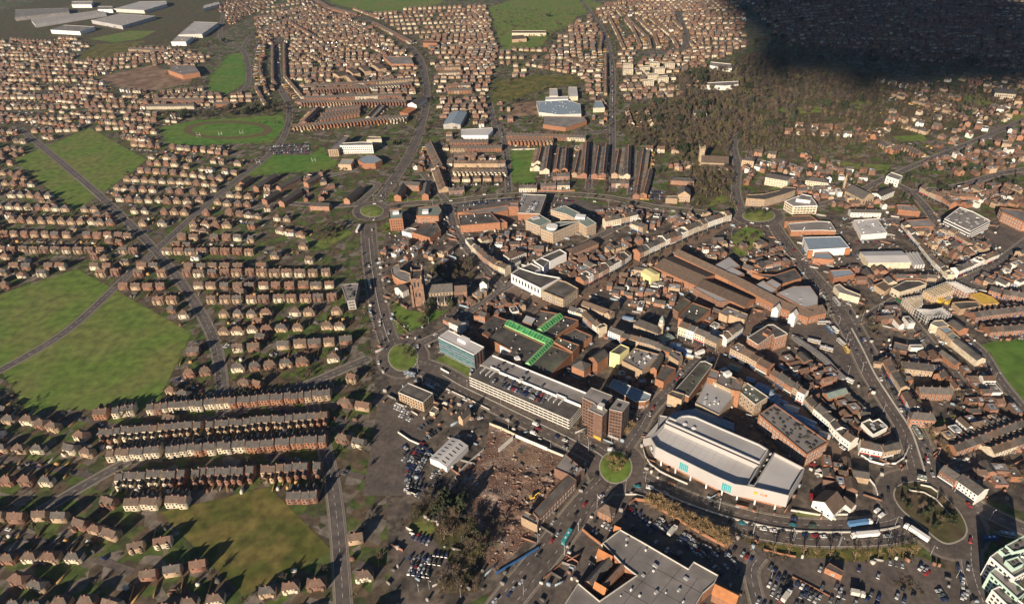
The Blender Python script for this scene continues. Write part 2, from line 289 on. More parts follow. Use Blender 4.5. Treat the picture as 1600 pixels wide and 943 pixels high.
ROADS = [  # name, width, outline zone, centre line
 ('ring_road', 13.5, '_', [(1205, 345), (1228, 380), (1264, 424), (1310, 476), (1346, 542)]), ('ring_road', 19.5, '_', [(1310, 476), (1346, 542), (1366, 583), (1393.5, 626), (1422, 670), (1437, 712), (1445, 740)]),
 ('ring_road', 11.5, '_', [(600, 325), (640, 318), (700, 315), (760, 308), (840, 303), (900, 304), (960, 310), (1020, 323), (1080, 330), (1140, 336), (1165, 338)]),
 ('ring_road', 20, '_', [(985, 742), (1010, 758), (1080, 789), (1160, 814), (1240, 829), (1330, 831), (1390, 826), (1420, 815)]),
 ('ring_road', 21, '_', [(948, 722), (935, 708), (890, 684), (830, 655), (770, 626), (720, 602), (685, 582), (650, 570)]),
 ('ring_road', 16, '_', [(612, 545), (600, 510), (590, 470), (583, 430), (578, 390), (575, 350)]),
 ('main_road', 13.5, '_', [(592, 312), (610, 288), (640, 242), (658, 200)]), ('main_road', 10.5, '_', [(655, 208), (666, 160), (664, 120), (652, 86), (620, 58), (560, 26), (500, 6), (470, -8), (440, -25)]),
 ('main_road', 17, '_', [(948, 752), (910, 792), (850, 868), (795, 935), (770, 970), (740, 1020)]),
 ('street', 9, '_', [(978, 700), (1000, 668), (1013, 645), (1044, 610), (1070, 581), (1092, 560)]), ('street', 7, 'M', [(402, 60), (440, 210), (500, 350), (640, 600), (735, 760), (830, 930)]),
 ('street', 9, '_', [(1160, 330), (1150, 300), (1152, 260), (1146, 225), (1160, 205)]), ('street', 6.5, '_', [(957, 300), (957, 205), (957, 160), (958, 120), (954, 85), (945, 52), (925, 22), (900, -10)]),
 ('street', 7, '_', [(1218, 330), (1260, 325), (1330, 305), (1380, 280), (1450, 250), (1510, 225), (1560, 205), (1620, 178)]), ('street', 9, '_', [(1380, 278), (1425, 302), (1460, 345), (1440, 352), (1400, 345), (1330, 352)]), ('street', 9, '_', [(1425, 300), (1500, 290), (1560, 272), (1620, 262)]),
 ('street', 9, '_', [(1400, 345), (1440, 385), (1478, 430), (1500, 440), (1560, 410), (1620, 365)]), ('street', 7, '_', [(1478, 432), (1400, 468), (1345, 500), (1330, 505)]), ('street', 8, '_', [(1400, 470), (1440, 520), (1480, 570), (1510, 612)]),
 ('street', 9, '_', [(1500, 438), (1545, 455), (1620, 480)]), ('street', 7, '_', [(1470, 500), (1530, 545), (1560, 590), (1600, 640), (1640, 690)]), ('street', 10, '_', [(1455, 742), (1490, 765), (1545, 800), (1620, 835)]), ('street', 10, '_', [(1520, 830), (1517, 870), (1525, 910), (1545, 960)]),
 ('street', 7, '_', [(1480, 735), (1540, 712), (1620, 680)]), ('street', 7, 'W', [(262, -40), (240, 170), (222, 400)]), ('street', 7, 'W', [(755, -40), (745, 170), (715, 520)]), ('street', 7, 'W', [(1280, 30), (1270, 170), (1240, 600)]),
 ('street', 7, '_', [(780, 190), (790, 230), (795, 300)]), ('street', 8, '_', [(700, 322), (712, 360), (735, 395), (775, 440), (790, 452)]), ('street', 8, '_', [(786, 452), (830, 425), (880, 400), (930, 372), (985, 345)]),
 ('street', 8, '_', [(786, 450), (762, 470), (735, 485), (700, 515), (660, 535), (636, 545)]), ('street', 8, '_', [(570, 318), (520, 322), (440, 318), (380, 330)]), ('street', 7, '_', [(440, 318), (500, 280), (560, 265)]), ('street', 7, '_', [(560, 318), (590, 290), (575, 285)]),
 ('street', 8, '_', [(432, 60), (437, 130), (452, 165), (447, 205), (425, 238), (365, 285), (300, 340)]), ('street', 7, '_', [(765, 160), (772, 190), (790, 215), (950, 205)]), ('street', 7, '_', [(660, 270), (690, 305), (700, 318)]), ('street', 7, '_', [(668, 240), (690, 300)]),
 ('street', 8, '_', [(1060, 20), (1068, 75), (960, 82)]), ('street', 8, '_', [(350, 20), (345, 60), (380, 80), (388, 130), (360, 150)]), ('street', 8, '_', [(380, 75), (400, 50), (470, 20)]),
 ('street', 7, 'P', [(395, 1000), (330, 720), (400, 600)]), ('street', 8, '_', [(300, 340), (200, 430), (100, 520), (-40, 600)]), ('street', 8, '_', [(575, 560), (480, 600), (350, 650), (200, 720), (60, 800)]), ('street', 8, '_', [(350, 650), (330, 520), (250, 400), (150, 300), (30, 200)]), ('street', 8, '_', [(480, 600), (520, 760), (540, 1000)])]
ROADMASK = np.zeros_like(OCC)
def smooth(pts, n=5):
    if len(pts) < 3: return pts
    out = []; Q = [pts[0]]+pts+[pts[-1]]
    for i in range(1, len(Q)-2):
        p0, p1, p2, p3 = Q[i-1:i+3]
        for k in range(n):
            t = k/n; out.append(.5*((2*p1)+(-p0+p2)*t+(2*p0-5*p1+4*p2-p3)*t*t+(-p0+3*p1-3*p2+p3)*t**3))
    return out+[pts[-1]]
def ribbon(c, off0, off1):
    L, R_ = [], []
    for i, p in enumerate(c):
        d = (c[min(i+1, len(c)-1)]-c[max(i-1, 0)]).normalized(); w = Vector((-d.y, d.x, 0)); L.append(p+w*off0); R_.append(p+w*off1)
    return L, R_
ROADC = []; mk = MB(); kb = MB()
for i, (nm, w, z, pts) in enumerate(ROADS):
    c = smooth(PL(z, pts)); ROADC.append((nm, w, c))
    for o0, o1, zz, mm, pname in ((-w/2-1.8, w/2+1.8, .08+i*.0008, 'pavement', 'pavement'), (-w/2, w/2, .125+i*.0008, 'tarmac' if w > 12 else 'tarmac_dark', nm)):
        L, R_ = ribbon(c, o0, o1); b = MB()
        for k in range(len(c)-1): b.face([(v.x, v.y, zz) for v in (L[k], L[k+1], R_[k+1], R_[k])][::-1])
        tag(b.build(pname, mm), kind='structure')
    for k in range(len(c)-1):
        q = [L[k], L[k+1], R_[k+1], R_[k]]; occupy(q, 1); r = raster(q)
        if r: ROADMASK[r[0]:r[1], r[2]:r[3]][r[4]] = i+1
# roundabouts: circulating carriageway, kerb and planted island
RBS = [('R', 200, 470, 175, 92, 8, 'grass'), ('C', 1057, 617, 117, 42, 9, 'grass'), ('K', 503, 762, 118, 116, 8.5, 'grass'), ('Q', 683, 308, 268, 226, 10, 'leaf_litter'), ('E', 583, 800, 108, 98, 8, 'grass')]
RBI = []
for i, (z, cx, cy, rx, ry, w, m) in enumerate(RBS):
    pts = ccw(ellipse(z, cx, cy, rx, ry, 44)) if z != 'Q' else ccw(smooth(PL('Q', [(500, 95), (600, 80), (700, 105), (800, 195), (890, 290), (940, 380), (950, 440), (920, 490), (830, 525), (745, 500), (620, 395), (530, 325), (465, 260), (428, 185), (445, 125), (500, 95)]), 3)[:-1]); RBI.append(pts); out = offset(pts, w)
    sheet('roundabout_pavement', offset(pts, w+2), .118+i*.0005, 'pavement'); sheet('roundabout_road', out, .19+i*.0008, 'tarmac', 1); r = raster(out); ROADMASK[r[0]:r[1], r[2]:r[3]][r[4]] = 99
    b = MB(); b.prism(pts, .15, .36, top=False); b.face([(p.x, p.y, .36) for p in pts]); tag(b.build('island_kerb', 'kerb'), kind='structure')
    ins = offset(pts, -.9); b = MB(); ce = cen(pts); rings = [[ce+(p-ce)*s for p in ins] for s in (1, .8, .5)]
    for a_, b_, z0, z1 in ((rings[0], rings[1], .40, .7), (rings[1], rings[2], .7, 1.0)):
        for k in range(len(ins)): j = (k+1) % len(ins); b.face([(a_[k].x, a_[k].y, z0), (a_[j].x, a_[j].y, z0), (b_[j].x, b_[j].y, z1), (b_[k].x, b_[k].y, z1)])
    b.face([(p.x, p.y, 1.0) for p in rings[2]]); tag(b.build('traffic_island', m), kind='structure'); occupy(pts, 4)
# kerbs along the carriageways and painted lines
for i, (nm, w, c) in enumerate(ROADC):
    big = w > 12
    for off in (-w/2-.18, w/2+.18):
        for k in range(len(c)-1):
            d = c[k+1]-c[k]; n = max(1, int(d.length/3)); u = d.normalized(); wv = Vector((-u.y, u.x, 0))
            if (c[k].y > 900): continue
            for q in range(n):
                p = c[k]+d*((q+.5)/n)+wv*off; ii = int((p.x-GX0)/CELL); jj = int((p.y-GY0)/CELL)
                if 0 <= ii < OCC.shape[0] and 0 <= jj < OCC.shape[1] and ROADMASK[ii, jj] not in (0, i+1): continue
                kb.box(p, u, d.length/n+.1, .34, .05, .26)
    offs = (0,) if not big else (-w*.27, w*.27)
    if c[0].y > 1000 and c[-1].y > 1000: continue
    for k in range(len(c)-1):
        d = c[k+1]-c[k]; u = d.normalized(); wv = Vector((-u.y, u.x, 0)); s = 2.0
        while s < d.length-1:
            for of in offs:
                p = c[k]+u*s+wv*of; q = [p-u*1.3-wv*.1, p+u*1.3-wv*.1, p+u*1.3+wv*.1, p-u*1.3+wv*.1]; mk.face([(v.x, v.y, .215) for v in q])
            s += 7
tag(kb.build('kerb', 'kerb'), kind='structure'); tag(mk.build('lane_marking', 'paint_white'), kind='structure')
# central reservations of the dual carriageways: a low barrier wall each
for k, (lbl, ri, t0, t1, m) in enumerate((('pale barrier wall down the middle of the wide eastern ring road', 1, .12, .97, 'concrete_pale'), ('pale barrier wall dividing the road below the white cinema', 3, .15, .93, 'concrete_pale'), ('low wall dividing the road beside the long car park', 4, .1, .85, 'concrete'),
        ('kerbed strip dividing the road left of the sandstone church', 5, .1, .9, 'concrete'), ('grassy strip dividing the road past the playing field', 6, .02, .3, 'grass'), ('low pale strip dividing the northern ring road', 2, .1, .95, 'grass_dry'))):
    c = ROADC[ri][2]; c = c[int(t0*len(c)):int(t1*len(c))]; b = MB(); L, R_ = ribbon(c, -.45, .45)
    for i in range(len(c)-1): b.prism([R_[i], R_[i+1], L[i+1], L[i]], .1, .95 if k < 2 else .42)
    tag(b.build('median_barrier', m, org=(c[len(c)//2].x, c[len(c)//2].y, 0)), lbl, 'barrier')
# pedestrian streets and lots
def strip(name, z, pts, w, m, lev, bit=1):
    c = smooth(PL(z, pts)); L, R_ = ribbon(c, -w/2, w/2); b = MB()
    for k in range(len(c)-1): b.face([(v.x, v.y, lev) for v in (R_[k], R_[k+1], L[k+1], L[k])]); occupy([R_[k], R_[k+1], L[k+1], L[k]], bit)
    tag(b.build(name, m), kind='structure')
strip('pedestrian_street', '_', [(1150, 340), (1118, 358), (1090, 374), (1045, 392), (1000, 410), (956, 431), (918, 460), (905, 478)], 13, 'paving_pink', .06)
strip('pedestrian_street', '_', [(790, 455), (850, 472), (907, 486), (978, 513), (1040, 527), (1112, 553)], 14, 'paving_pink', .065)
strip('pedestrian_street', '_', [(1112, 553), (1150, 575), (1187, 598), (1238, 634), (1262, 662), (1290, 692), (1330, 712)], 13, 'paving_pink', .07); strip('pedestrian_street', '_', [(1120, 552), (1150, 530), (1175, 505), (1200, 490), (1235, 500)], 12, 'paving_pink', .075)
patch('bus_station_yard', 'H', [(850, 575), (1010, 545), (1130, 560), (1220, 690), (1330, 910), (1310, 960), (1230, 960), (1100, 830), (950, 700), (850, 650)], 'tarmac', .08, 1)
patch('car_park_ground', 'J', [(-40, 300), (150, 360), (290, 420), (300, 560), (200, 760), (150, 960), (-150, 960)], 'tarmac', .05, 4); patch('car_park_ground', 'O', [(640, 215), (720, 225), (1270, 540), (1420, 610), (1460, 660), (1400, 860), (1250, 790), (1040, 640), (690, 510), (520, 400)], 'tarmac', .055, 4)
patch('car_park_ground', 'P', [(400, 560), (640, 640), (900, 640), (1150, 650), (1500, 640), (1700, 700), (1760, 1150), (250, 1150), (330, 800)], 'tarmac', .06, 4); patch('car_park_ground', 'N', [(100, 430), (330, 480), (470, 590), (560, 700), (420, 760), (100, 720)], 'tarmac', .05, 4)
patch('car_park_ground', 'B', [(270, 520), (560, 500), (740, 490), (720, 560), (290, 580)], 'tarmac_dark', .05, 4); patch('car_park_ground', 'B', [(950, 480), (1180, 510), (1320, 590), (1260, 610), (1100, 550), (950, 560)], 'tarmac_dark', .055, 4); patch('car_park_ground', 'C', [(285, 430), (385, 430), (390, 505), (290, 505)], 'tarmac', .05, 4)
patch('car_park_ground', 'A', [(290, 140), (480, 110), (600, 130), (600, 185), (310, 190)], 'tarmac', .06, 4); patch('car_park_ground', 'H', [(1200, 130), (1420, 130), (1500, 230), (1300, 290), (1120, 250)], 'tarmac', .05, 4); patch('car_park_ground', 'I', [(30, 75), (240, 60), (300, 190), (120, 230)], 'tarmac', .058, 4)
patch('demolition_ground', '_', [(765, 664), (810, 680), (880, 713), (905, 735), (880, 760), (838, 831), (806, 862), (774, 895), (753, 875), (735, 815), (702, 790), (700, 762), (718, 738), (756, 702)], 'rubble_earth', .06, 4)
patch('leaf_litter', 'N', [(190, 240), (480, 170), (620, 330), (720, 600), (690, 700), (660, 860), (380, 870), (480, 690), (360, 480), (190, 380)], 'leaf_litter', .064); patch('concrete_slab', 'J', [(925, 600), (1130, 690), (1070, 750), (960, 740), (845, 665)], 'earth', .07, 4); patch('puddle', 'J', [(940, 630), (985, 600), (1000, 625), (965, 665), (935, 665)], 'felt_dark', .08)
patch('brown_field', 'D', [(1290, 770), (1480, 690), (1600, 690), (1600, 800), (1440, 870)], 'tarmac', .06, 4); patch('pale_yard', 'I', [(605, 830), (640, 760), (760, 830), (860, 940), (620, 900)], 'pavement', .06, 4); patch('works_yard', '3', [(0, 640), (140, 625), (190, 700), (0, 720)], 'earth', .06, 4)
# ================================================================ BUILDINGS
def roof_bits(root, poly, h, n, kinds=('v',), lo=.5, hi=1.6, rnd=None):
    R_ = rnd or random.Random(int(abs(poly[0][0]*13+poly[0][1]*7)) % 99991)
    xs = [p[0] for p in poly]; ys = [p[1] for p in poly]; e = poly[1]-poly[0]; rz = math.atan2(e[1], e[0]); k = t = 0
    inn = offset(ccw(poly), -2)
    while k < n and t < n*25:
        t += 1; x = R_.uniform(min(xs), max(xs)); y = R_.uniform(min(ys), max(ys)); ins = False
        for i in range(len(inn)):
            a, b = inn[i], inn[(i+1) % len(inn)]
            if (a.y > y) != (b.y > y) and x < (b.x-a.x)*(y-a.y)/(b.y-a.y)+a.x: ins = not ins
        if not ins: continue
        k += 1; q = R_.choice(kinds)
        if q == 'v': put('roof_vent', boxm('white'), root, (x, y, h-.05), rz, (R_.uniform(.6, 1.3), R_.uniform(.6, 1.3), R_.uniform(lo, hi)))
        elif q == 's': put('skylight', boxm('window_pale'), root, (x, y, h-.05), rz, (1.6, 2.6, .35))
        elif q == 'd': put('roof_unit', boxm('felt_dark'), root, (x, y, h-.05), rz, (R_.uniform(1, 2.6), R_.uniform(.8, 1.8), R_.uniform(lo, hi)))
        else: put('air_unit', boxm('steel'), root, (x, y, h-.05), rz, (R_.uniform(1.2, 3), R_.uniform(1.2, 2.4), R_.uniform(lo, hi)))
def flat(name, label, z, pts, h, wall, roof, par=.7, parm=None, win=None, bits=None, cat='building', root=None, group=None, wp=None, z0=-.3):
    poly = ccw(wp if wp else PL(z, pts, h)); c = cen(poly); occupy(poly, 2)
    if root is None: root = thing(name, label, cat, (c.x, c.y, 0), group)
    MB().prism(poly, z0, h+.02, top=False).build('wall', wall, root)
    b = MB(); b.face([(p.x, p.y, h) for p in poly]); b.build('roof', roof, root)
    if par:
        o = offset(poly, .04); i_ = offset(poly, -.32); b = MB(); n = len(poly)
        for k in range(n):
            j = (k+1) % n
            for A, B_, z_a, z_b in ((o[k], o[j], h-.12, h+par), (i_[j], i_[k], h-.05, h+par)): b.face([(A.x, A.y, z_a), (B_.x, B_.y, z_a), (B_.x, B_.y, z_b), (A.x, A.y, z_b)])
            b.face([(o[k].x, o[k].y, h+par), (o[j].x, o[j].y, h+par), (i_[j].x, i_[j].y, h+par), (i_[k].x, i_[k].y, h+par)])
            b.face([(o[k].x, o[k].y, h-.12), (o[j].x, o[j].y, h-.12), (poly[j].x, poly[j].y, h-.12), (poly[k].x, poly[k].y, h-.12)][::-1])
        b.build('parapet', parm or wall, root)
    if win:
        w0, rows, st, sp, ww, wh, kd = win
        for k in range(len(poly)):
            a, b_ = poly[k], poly[(k+1) % len(poly)]
            if faces_cam(a, b_) and (b_-a).length > 4: windows(root, a, b_, w0, rows, st, sp, ww, wh, kd)
    if bits: roof_bits(root, poly, h, *bits)
    return root
def gable_parts(rc, h, rise, along=True, ov=.35, hip=0.0, z0=-.3):
    A, B, C, D = rc if along else (rc[1], rc[2], rc[3], rc[0])
    if area([A, B, C, D]) < 0: A, B, C, D = D, C, B, A
    M0, M1 = (A+D)/2, (B+C)/2; u = (B-A).normalized(); w = (D-A).normalized(); up = lambda p, z: Vector((p.x, p.y, z))
    wl = MB(); wl.prism([A, B, C, D], z0, h, top=False); rf = MB()
    if hip:
        H_ = min(hip*(D-A).length/2, (B-A).length*.48); r0, r1 = up(M0+u*H_, h+rise), up(M1-u*H_, h+rise); o = ov
        a, b, c, d = (up(A-u*o-w*o, h-.08), up(B+u*o-w*o, h-.08), up(C+u*o+w*o, h-.08), up(D-u*o+w*o, h-.08))
        rf.face([a, b, r1, r0]); rf.face([c, d, r0, r1]); rf.face([b, c, r1]); rf.face([d, a, r0]); t = Vector((0, 0, -.22))
        for p, q in ((a, b), (b, c), (c, d), (d, a)): rf.face([p+t, q+t, q, p])
        rf.face([a+t, d+t, c+t, b+t])
    else:
        wl.face([up(D, h), up(A, h), up(M0, h+rise)]); wl.face([up(B, h), up(C, h), up(M1, h+rise)])
        k = rise/((D-A).length/2); T = Vector((0, 0, .2))
        for E0, E1, sgn in ((A, B, -1), (C, D, 1)):
            m0, m1 = (M0, M1) if sgn < 0 else (M1, M0); uu = u if sgn < 0 else -u
            e0 = up(E0+w*sgn*ov-uu*ov, h-ov*k+.02); e1 = up(E1+w*sgn*ov+uu*ov, h-ov*k+.02); r0 = up(m0-uu*ov, h+rise+.02); r1 = up(m1+uu*ov, h+rise+.02)
            rf.face([e0+T, e1+T, r1+T, r0+T]); rf.face([e0, r0, r1, e1]); rf.face([e0, e1, e1+T, e0+T]); rf.face([e1, r1, r1+T, e1+T]); rf.face([r0, e0, e0+T, r0+T])
    return wl, rf, (A, B, C, D, M0, M1, u, w)
CHIM = MB(); CHIM.prism([(-.5, -.35), (.5, -.35), (.5, .35), (-.5, .35)], -1.2, 1.3)
for x in (-.25, .25): CHIM.prism([(x-.13, -.13), (x+.13, -.13), (x+.13, .13), (x-.13, .13)], 1.3, 1.75)
CHIMM = CHIM.mesh('chimney', 'brick_brown')
def gable(name, label, z, pts, h, rise, wall, roof, along=True, win=None, chim=0, hip=0., cat='building', root=None, group=None, rc=None, ov=.35, gwin=True, z0=-.3):
    if rc is None: rc = rect3(*PL(z, pts, h))
    wl, rf, (A, B, C, D, M0, M1, u, w) = gable_parts(rc, h, rise, along, ov, hip, z0); c = cen(rc); occupy(ccw(rc), 2)
    if root is None: root = thing(name, label, cat, (c.x, c.y, 0), group)
    wl.build('wall', wall, root); rf.build('roof', roof, root)
    if win:
        w0, rows, st, sp, ww, wh, kd = win
        for a, b in ((A, B), (B, C), (C, D), (D, A)):
            if faces_cam(a, b) and (b-a).length > 3.2: windows(root, a, b, w0, rows, st, sp, ww, wh, kd)
    for i in range(chim):
        t = (i+.5)/chim if chim > 1 else .12; p = M0.lerp(M1, t); put('chimney', CHIMM, root, (p.x, p.y, h+rise), math.atan2(u.y, u.x)+math.pi/2)
    return root
def quick(root, name, m, z, pts, h, z0=-.3):      # one extruded piece of a building
    poly = ccw(PL(z, pts, h)); occupy(poly, 2); return MB().prism(poly, z0, h).build(name, m, root)

# ---- white cinema and shopping block with the curved parapet (bottom right of centre)
A_ = ccw(PL('b', [(130, 345), (195, 455), (370, 545), (560, 635), (760, 735), (960, 830), (1180, 925), (1345, 950), (1490, 690), (305, 165)], 15))
cin = thing('cinema', 'large white cinema block with pale roofs, curved white parapet and turquoise gridded windows', 'cinema', (*cen(A_)[:2], 0))
def hall(root, poly, hw, hr, z0, wallm, roofm, rim=.5):
    occupy(poly, 2); n = len(poly); i_ = offset(poly, -rim)
    MB().prism(poly, z0, hw, top=False).build('wall', wallm, root); b = MB()
    for k in range(n):
        j = (k+1) % n; b.face([(poly[k].x, poly[k].y, hw), (poly[j].x, poly[j].y, hw), (i_[j].x, i_[j].y, hw), (i_[k].x, i_[k].y, hw)]); b.face([(i_[j].x, i_[j].y, hr), (i_[k].x, i_[k].y, hr), (i_[k].x, i_[k].y, hw), (i_[j].x, i_[j].y, hw)])
    b.build('parapet', wallm, root); b = MB(); b.face([(p.x, p.y, hr) for p in i_]); b.build('roof', roofm, root)
    b = MB(); b.face([(p.x, p.y, z0+.02) for p in reversed(poly)]); b.build('soffit', wallm, root)
hall(cin, A_, 15, 11.2, 4.2, 'clad_white', 'membrane')
B_ = ccw(PL('b', [(322, 142), (362, 92), (448, 127), (480, 100), (520, 80), (600, 72), (690, 88), (1000, 225), (1490, 432), (1600, 500), (1495, 662)], 15.5)); hall(cin, B_, 15.5, 14.6, 0, 'clad_white', 'membrane_grey')
C_ = ccw(PL('b', [(1408, 962), (1640, 1015), (1858, 1069), (1890, 1000), (2058, 724), (1678, 529)], 15)); hall(cin, C_, 15, 12.4, 4.2, 'clad_white', 'membrane')
base = ccw(PL('b', [(160, 360), (220, 455), (560, 625), (960, 815), (1340, 930), (1840, 1050), (2020, 745), (1670, 560), (320, 180)], 15)); MB().prism(offset(base, -1.6), -.3, 4.3).build('ground_floor', 'brick_orange', cin); occupy(base, 2)
gut = ccw(PL('b', [(300, 168), (1490, 692), (1400, 950), (1470, 960), (1690, 545), (1600, 500), (1500, 662), (322, 142)], 11)); MB().prism(gut, 4, 10.6).build('gutter_deck', 'felt_dark', cin)
MB().prism(ccw(PL('b', [(1340, 949), (1412, 963), (1424, 935), (1356, 922)], 15)), 4.2, 15).build('link_wall', 'clad_white', cin)
fr = [p for p in PL('b', [(195, 455), (560, 635), (960, 830), (1345, 950), (1858, 1069)], 15)]
for a, b in zip(fr, fr[1:]):
    n = int((b-a).length/9)
    for i in range(n): p = a.lerp(b, (i+.5)/n); put('column', boxm('white'), cin, (p.x, p.y, -.1), math.atan2((b-a).y, (b-a).x), (.9, .9, 4.32))
def glass_grid(root, z, x, y, hh, a, b, n, cw, ch, zb, nm='turquoise'):
    u = (b-a); u.z = 0; u.normalize(); o = P(z, x, y, hh); t = (o-a).dot(u); p0 = a+u*t; rz = math.atan2(u.y, u.x); nn = Vector((u.y, -u.x, 0))
    g_ = MB(); fr_ = u*(n*cw/2); g_.face([(q.x, q.y, zz) for q, zz in ((p0-fr_+nn*.06, zb), (p0+fr_+nn*.06, zb), (p0+fr_+nn*.06, zb+n*ch), (p0-fr_+nn*.06, zb+n*ch))]); fo = g_.build('window_frame', 'white', root)
    for i in range(n):
        for j in range(n):
            q = p0+u*((i-n/2+.5)*cw)+nn*.1; s = bpy.data.objects.new('pane', boxm(nm)); COL.objects.link(s); s.parent = fo; s.location = (q.x-root.location.x, q.y-root.location.y, zb+j*ch+.12); s.rotation_euler = (0, 0, rz); s.scale = (cw*.9, .12, ch*.9)
A6, A8, A10 = (P('b', 370, 545, 15), P('b', 560, 635, 15), P('b', 760, 735, 15)); glass_grid(cin, 'b', 540, 720, 9, P('b', 370, 545, 15), P('b', 560, 635, 15), 5, 1.25, 1.3, 5.6)
glass_grid(cin, 'b', 1085, 960, 9, P('b', 960, 830, 15), P('b', 1180, 925, 15), 5, 1.25, 1.3, 5.6)
for i in range(15):
    t = i/14; p = P('b', 320, 172, 11).lerp(P('b', 1480, 690, 11), t); put('roof_unit', boxm('steel' if i % 3 else 'white'), cin, (p.x, p.y, 10.5), -.6, (2.2, 1.2, 1.0))
for i in range(6): p = P('b', 1440, 930, 11).lerp(P('b', 1640, 560, 11), i/5); put('air_unit', boxm('white'), cin, (p.x, p.y, 10.5), .4, (1.8, 1.8, 1.4))
for x, y in ((560, 180), (670, 230)): p = P('b', x, y, 15); put('roof_vent', boxm('white'), cin, (p.x, p.y, 14.5), .5, (2, 2, 1.3))
sm_ = MB(); ua = (P('b', 1480, 690, 11)-P('b', 300, 172, 11)); ua.z = 0; La = ua.length; ua.normalize(); va = Vector((ua.y, -ua.x, 0))
for i in range(14): p = P('b', 300, 185, 11.2)+ua*(La*(i+.7)/14.5)+va*13; sm_.box(p, va, 24.5, .12, 11.2, 11.26)
for s in (7, 15): p = P('b', 300, 185, 11.2)+ua*La*.5+va*s; sm_.box(p, ua, La*.9, .12, 11.2, 11.25)
tag(sm_.build('roof_seam', 'membrane_grey', cin), kind='stuff')
rim = MB(); rb = offset(B_, .05); ri = offset(B_, -.8)
for k in range(len(B_)): j = (k+1) % len(B_); rim.prism([rb[k], rb[j], ri[j], ri[k]], 15.4, 16.1)
rim.build('roof_edge', 'membrane', cin)
def wall_text(txt, root, a, b, t, zb, size, m, name='lettering'):
    u = (b-a); u.z = 0; u.normalize(); p = a.lerp(b, t); cu = bpy.data.curves.new('lettering', 'FONT'); cu.body = txt; cu.size = size; cu.extrude = .08; cu.align_x = 'CENTER'
    t = bpy.data.objects.new(name, cu); COL.objects.link(t); cu.materials.append(MATS[m]); me = bpy.data.meshes.new_from_object(t.evaluated_get(bpy.context.evaluated_depsgraph_get())); bpy.data.objects.remove(t); o = bpy.data.objects.new(name, me); COL.objects.link(o); o.parent = root; n = Vector((u.y, -u.x, 0)); o.location = Vector((p.x+n.x*.15, p.y+n.y*.15, zb))-root.location
    o.rotation_euler = (math.pi/2, 0, math.atan2(u.y, u.x)); return o
wa, wb = P('b', 1345, 950, 15), P('b', 1858, 1069, 15)
wall_text('vue', cin, wa, wb, .42, 9.6, 3.2, 'orange'); u_ = (wb-wa).normalized(); sg = wa.lerp(wb, .22); put('sign_panel', boxm('yellow'), cin, (sg.x+u_.y*.1, sg.y-u_.x*.1, 9.4), math.atan2(u_.y, u_.x), (2.4, .2, 2.2))
le, lf = P('b', 130, 345, 15), P('b', 195, 455, 15); lm = le.lerp(lf, .45); ud = (lf-le); ud.z = 0; ud.normalize(); no = Vector((ud.y, -ud.x, 0)); dsk = MB(); q = Vector((lm.x, lm.y, 8.5)); dsk.tube(q+no*.05, q+no*.3, 2.3, 2.3, 20); dsk.build('round_sign', 'dark', cin)
dsk = MB(); dsk.tube(q+no*.3, q+no*.4, 1.5, 1.5, 20); dsk.build('sign_face', 'white', cin)
# canopy wing at its left end, deck behind
flat('', '', 'b', [(215, 225), (300, 160), (345, 90), (240, 70)], 8, 'clad_white', 'membrane_grey', root=cin); flat('', '', 'b', [(40, 370), (130, 350), (300, 165), (225, 160), (130, 265)], 7, 'clad_white', 'membrane', root=cin)
quick(cin, 'rear_deck', 'metal_blue', 'b', [(345, 85), (440, 20), (700, -20), (1170, 160), (1180, 260), (700, 75), (580, 60), (450, 125)], 8)
# ---- stone and brick store behind the cinema
flat('department_store', 'stone fronted store with a pale grey flat roof between cinema and market street', 'a', [(830, 440), (690, 720), (985, 865), (1210, 590), (1160, 560)], 10, 'stone', 'membrane_grey', bits=(9, ('v', 'a')))
dp = flat('department_store', 'ornate stone building with brick corner towers facing the market street', 'a', [(845, 420), (1150, 560), (1330, 470), (960, 300)], 13, 'stone', 'felt_grey', win=(4, 2, 4, 3, 1.2, 2, 'w'), bits=(5, ('v', 'd')))
for q in ([(840, 400), (960, 430), (990, 330), (880, 290)], [(1150, 555), (1250, 575), (1290, 460), (1190, 440)]): flat('', '', 'a', q, 15.5, 'brick_orange', 'felt_grey', root=dp)
put('plant_room', boxm('white'), dp, P('a', 1090, 370, 13), .4, (5, 4, 3)); put('cupola', boxm('tile_red'), dp, P('a', 1240, 450, 15.5)+Vector((0, 0, -.1)), .4, (3.5, 3.5, 2.5))
flat('store', 'long brick store with a mossy dark flat roof beside the narrow street', 'a', [(440, 550), (610, 640), (905, 240), (810, 195), (750, 200)], 9, 'brick_orange', 'felt_green', parm='concrete_pale', bits=(4, ('d',)))
flat('stair_block', 'buff brick box with a flat dark roof at the end of the mossy roofed store', 'a', [(345, 610), (520, 680), (560, 610), (400, 560)], 10.5, 'brick_buff', 'felt_dark')
flat('store', 'green roofed brick building with pale stone pilasters and rooflights above the market street', 'a', [(1235, 570), (1440, 740), (1598, 640), (1335, 465)], 11, 'brick_buff', 'felt_green', win=(3, 2, 4, 4, 1.5, 2.6, 'w'), bits=(9, ('s', 'v')), parm='concrete_pale')
flat('office_block', 'long four storey brick office with a grey roof covered in small dark vents', 'c', [(285, 60), (880, 560), (1150, 405), (480, -70)], 12, 'brick_orange', 'felt_grey', win=(2, 3, 3.3, 3.4, 1.8, 1.7, 'p'), bits=(44, ('d',), .4, 1.3))
flat('store', 'low brick annex with tiny roof garden in front of the long brick office', 'c', [(745, 515), (850, 590), (900, 560), (820, 480)], 5, 'brick_orange', 'felt_grey', par=1.0, parm='concrete_pale')
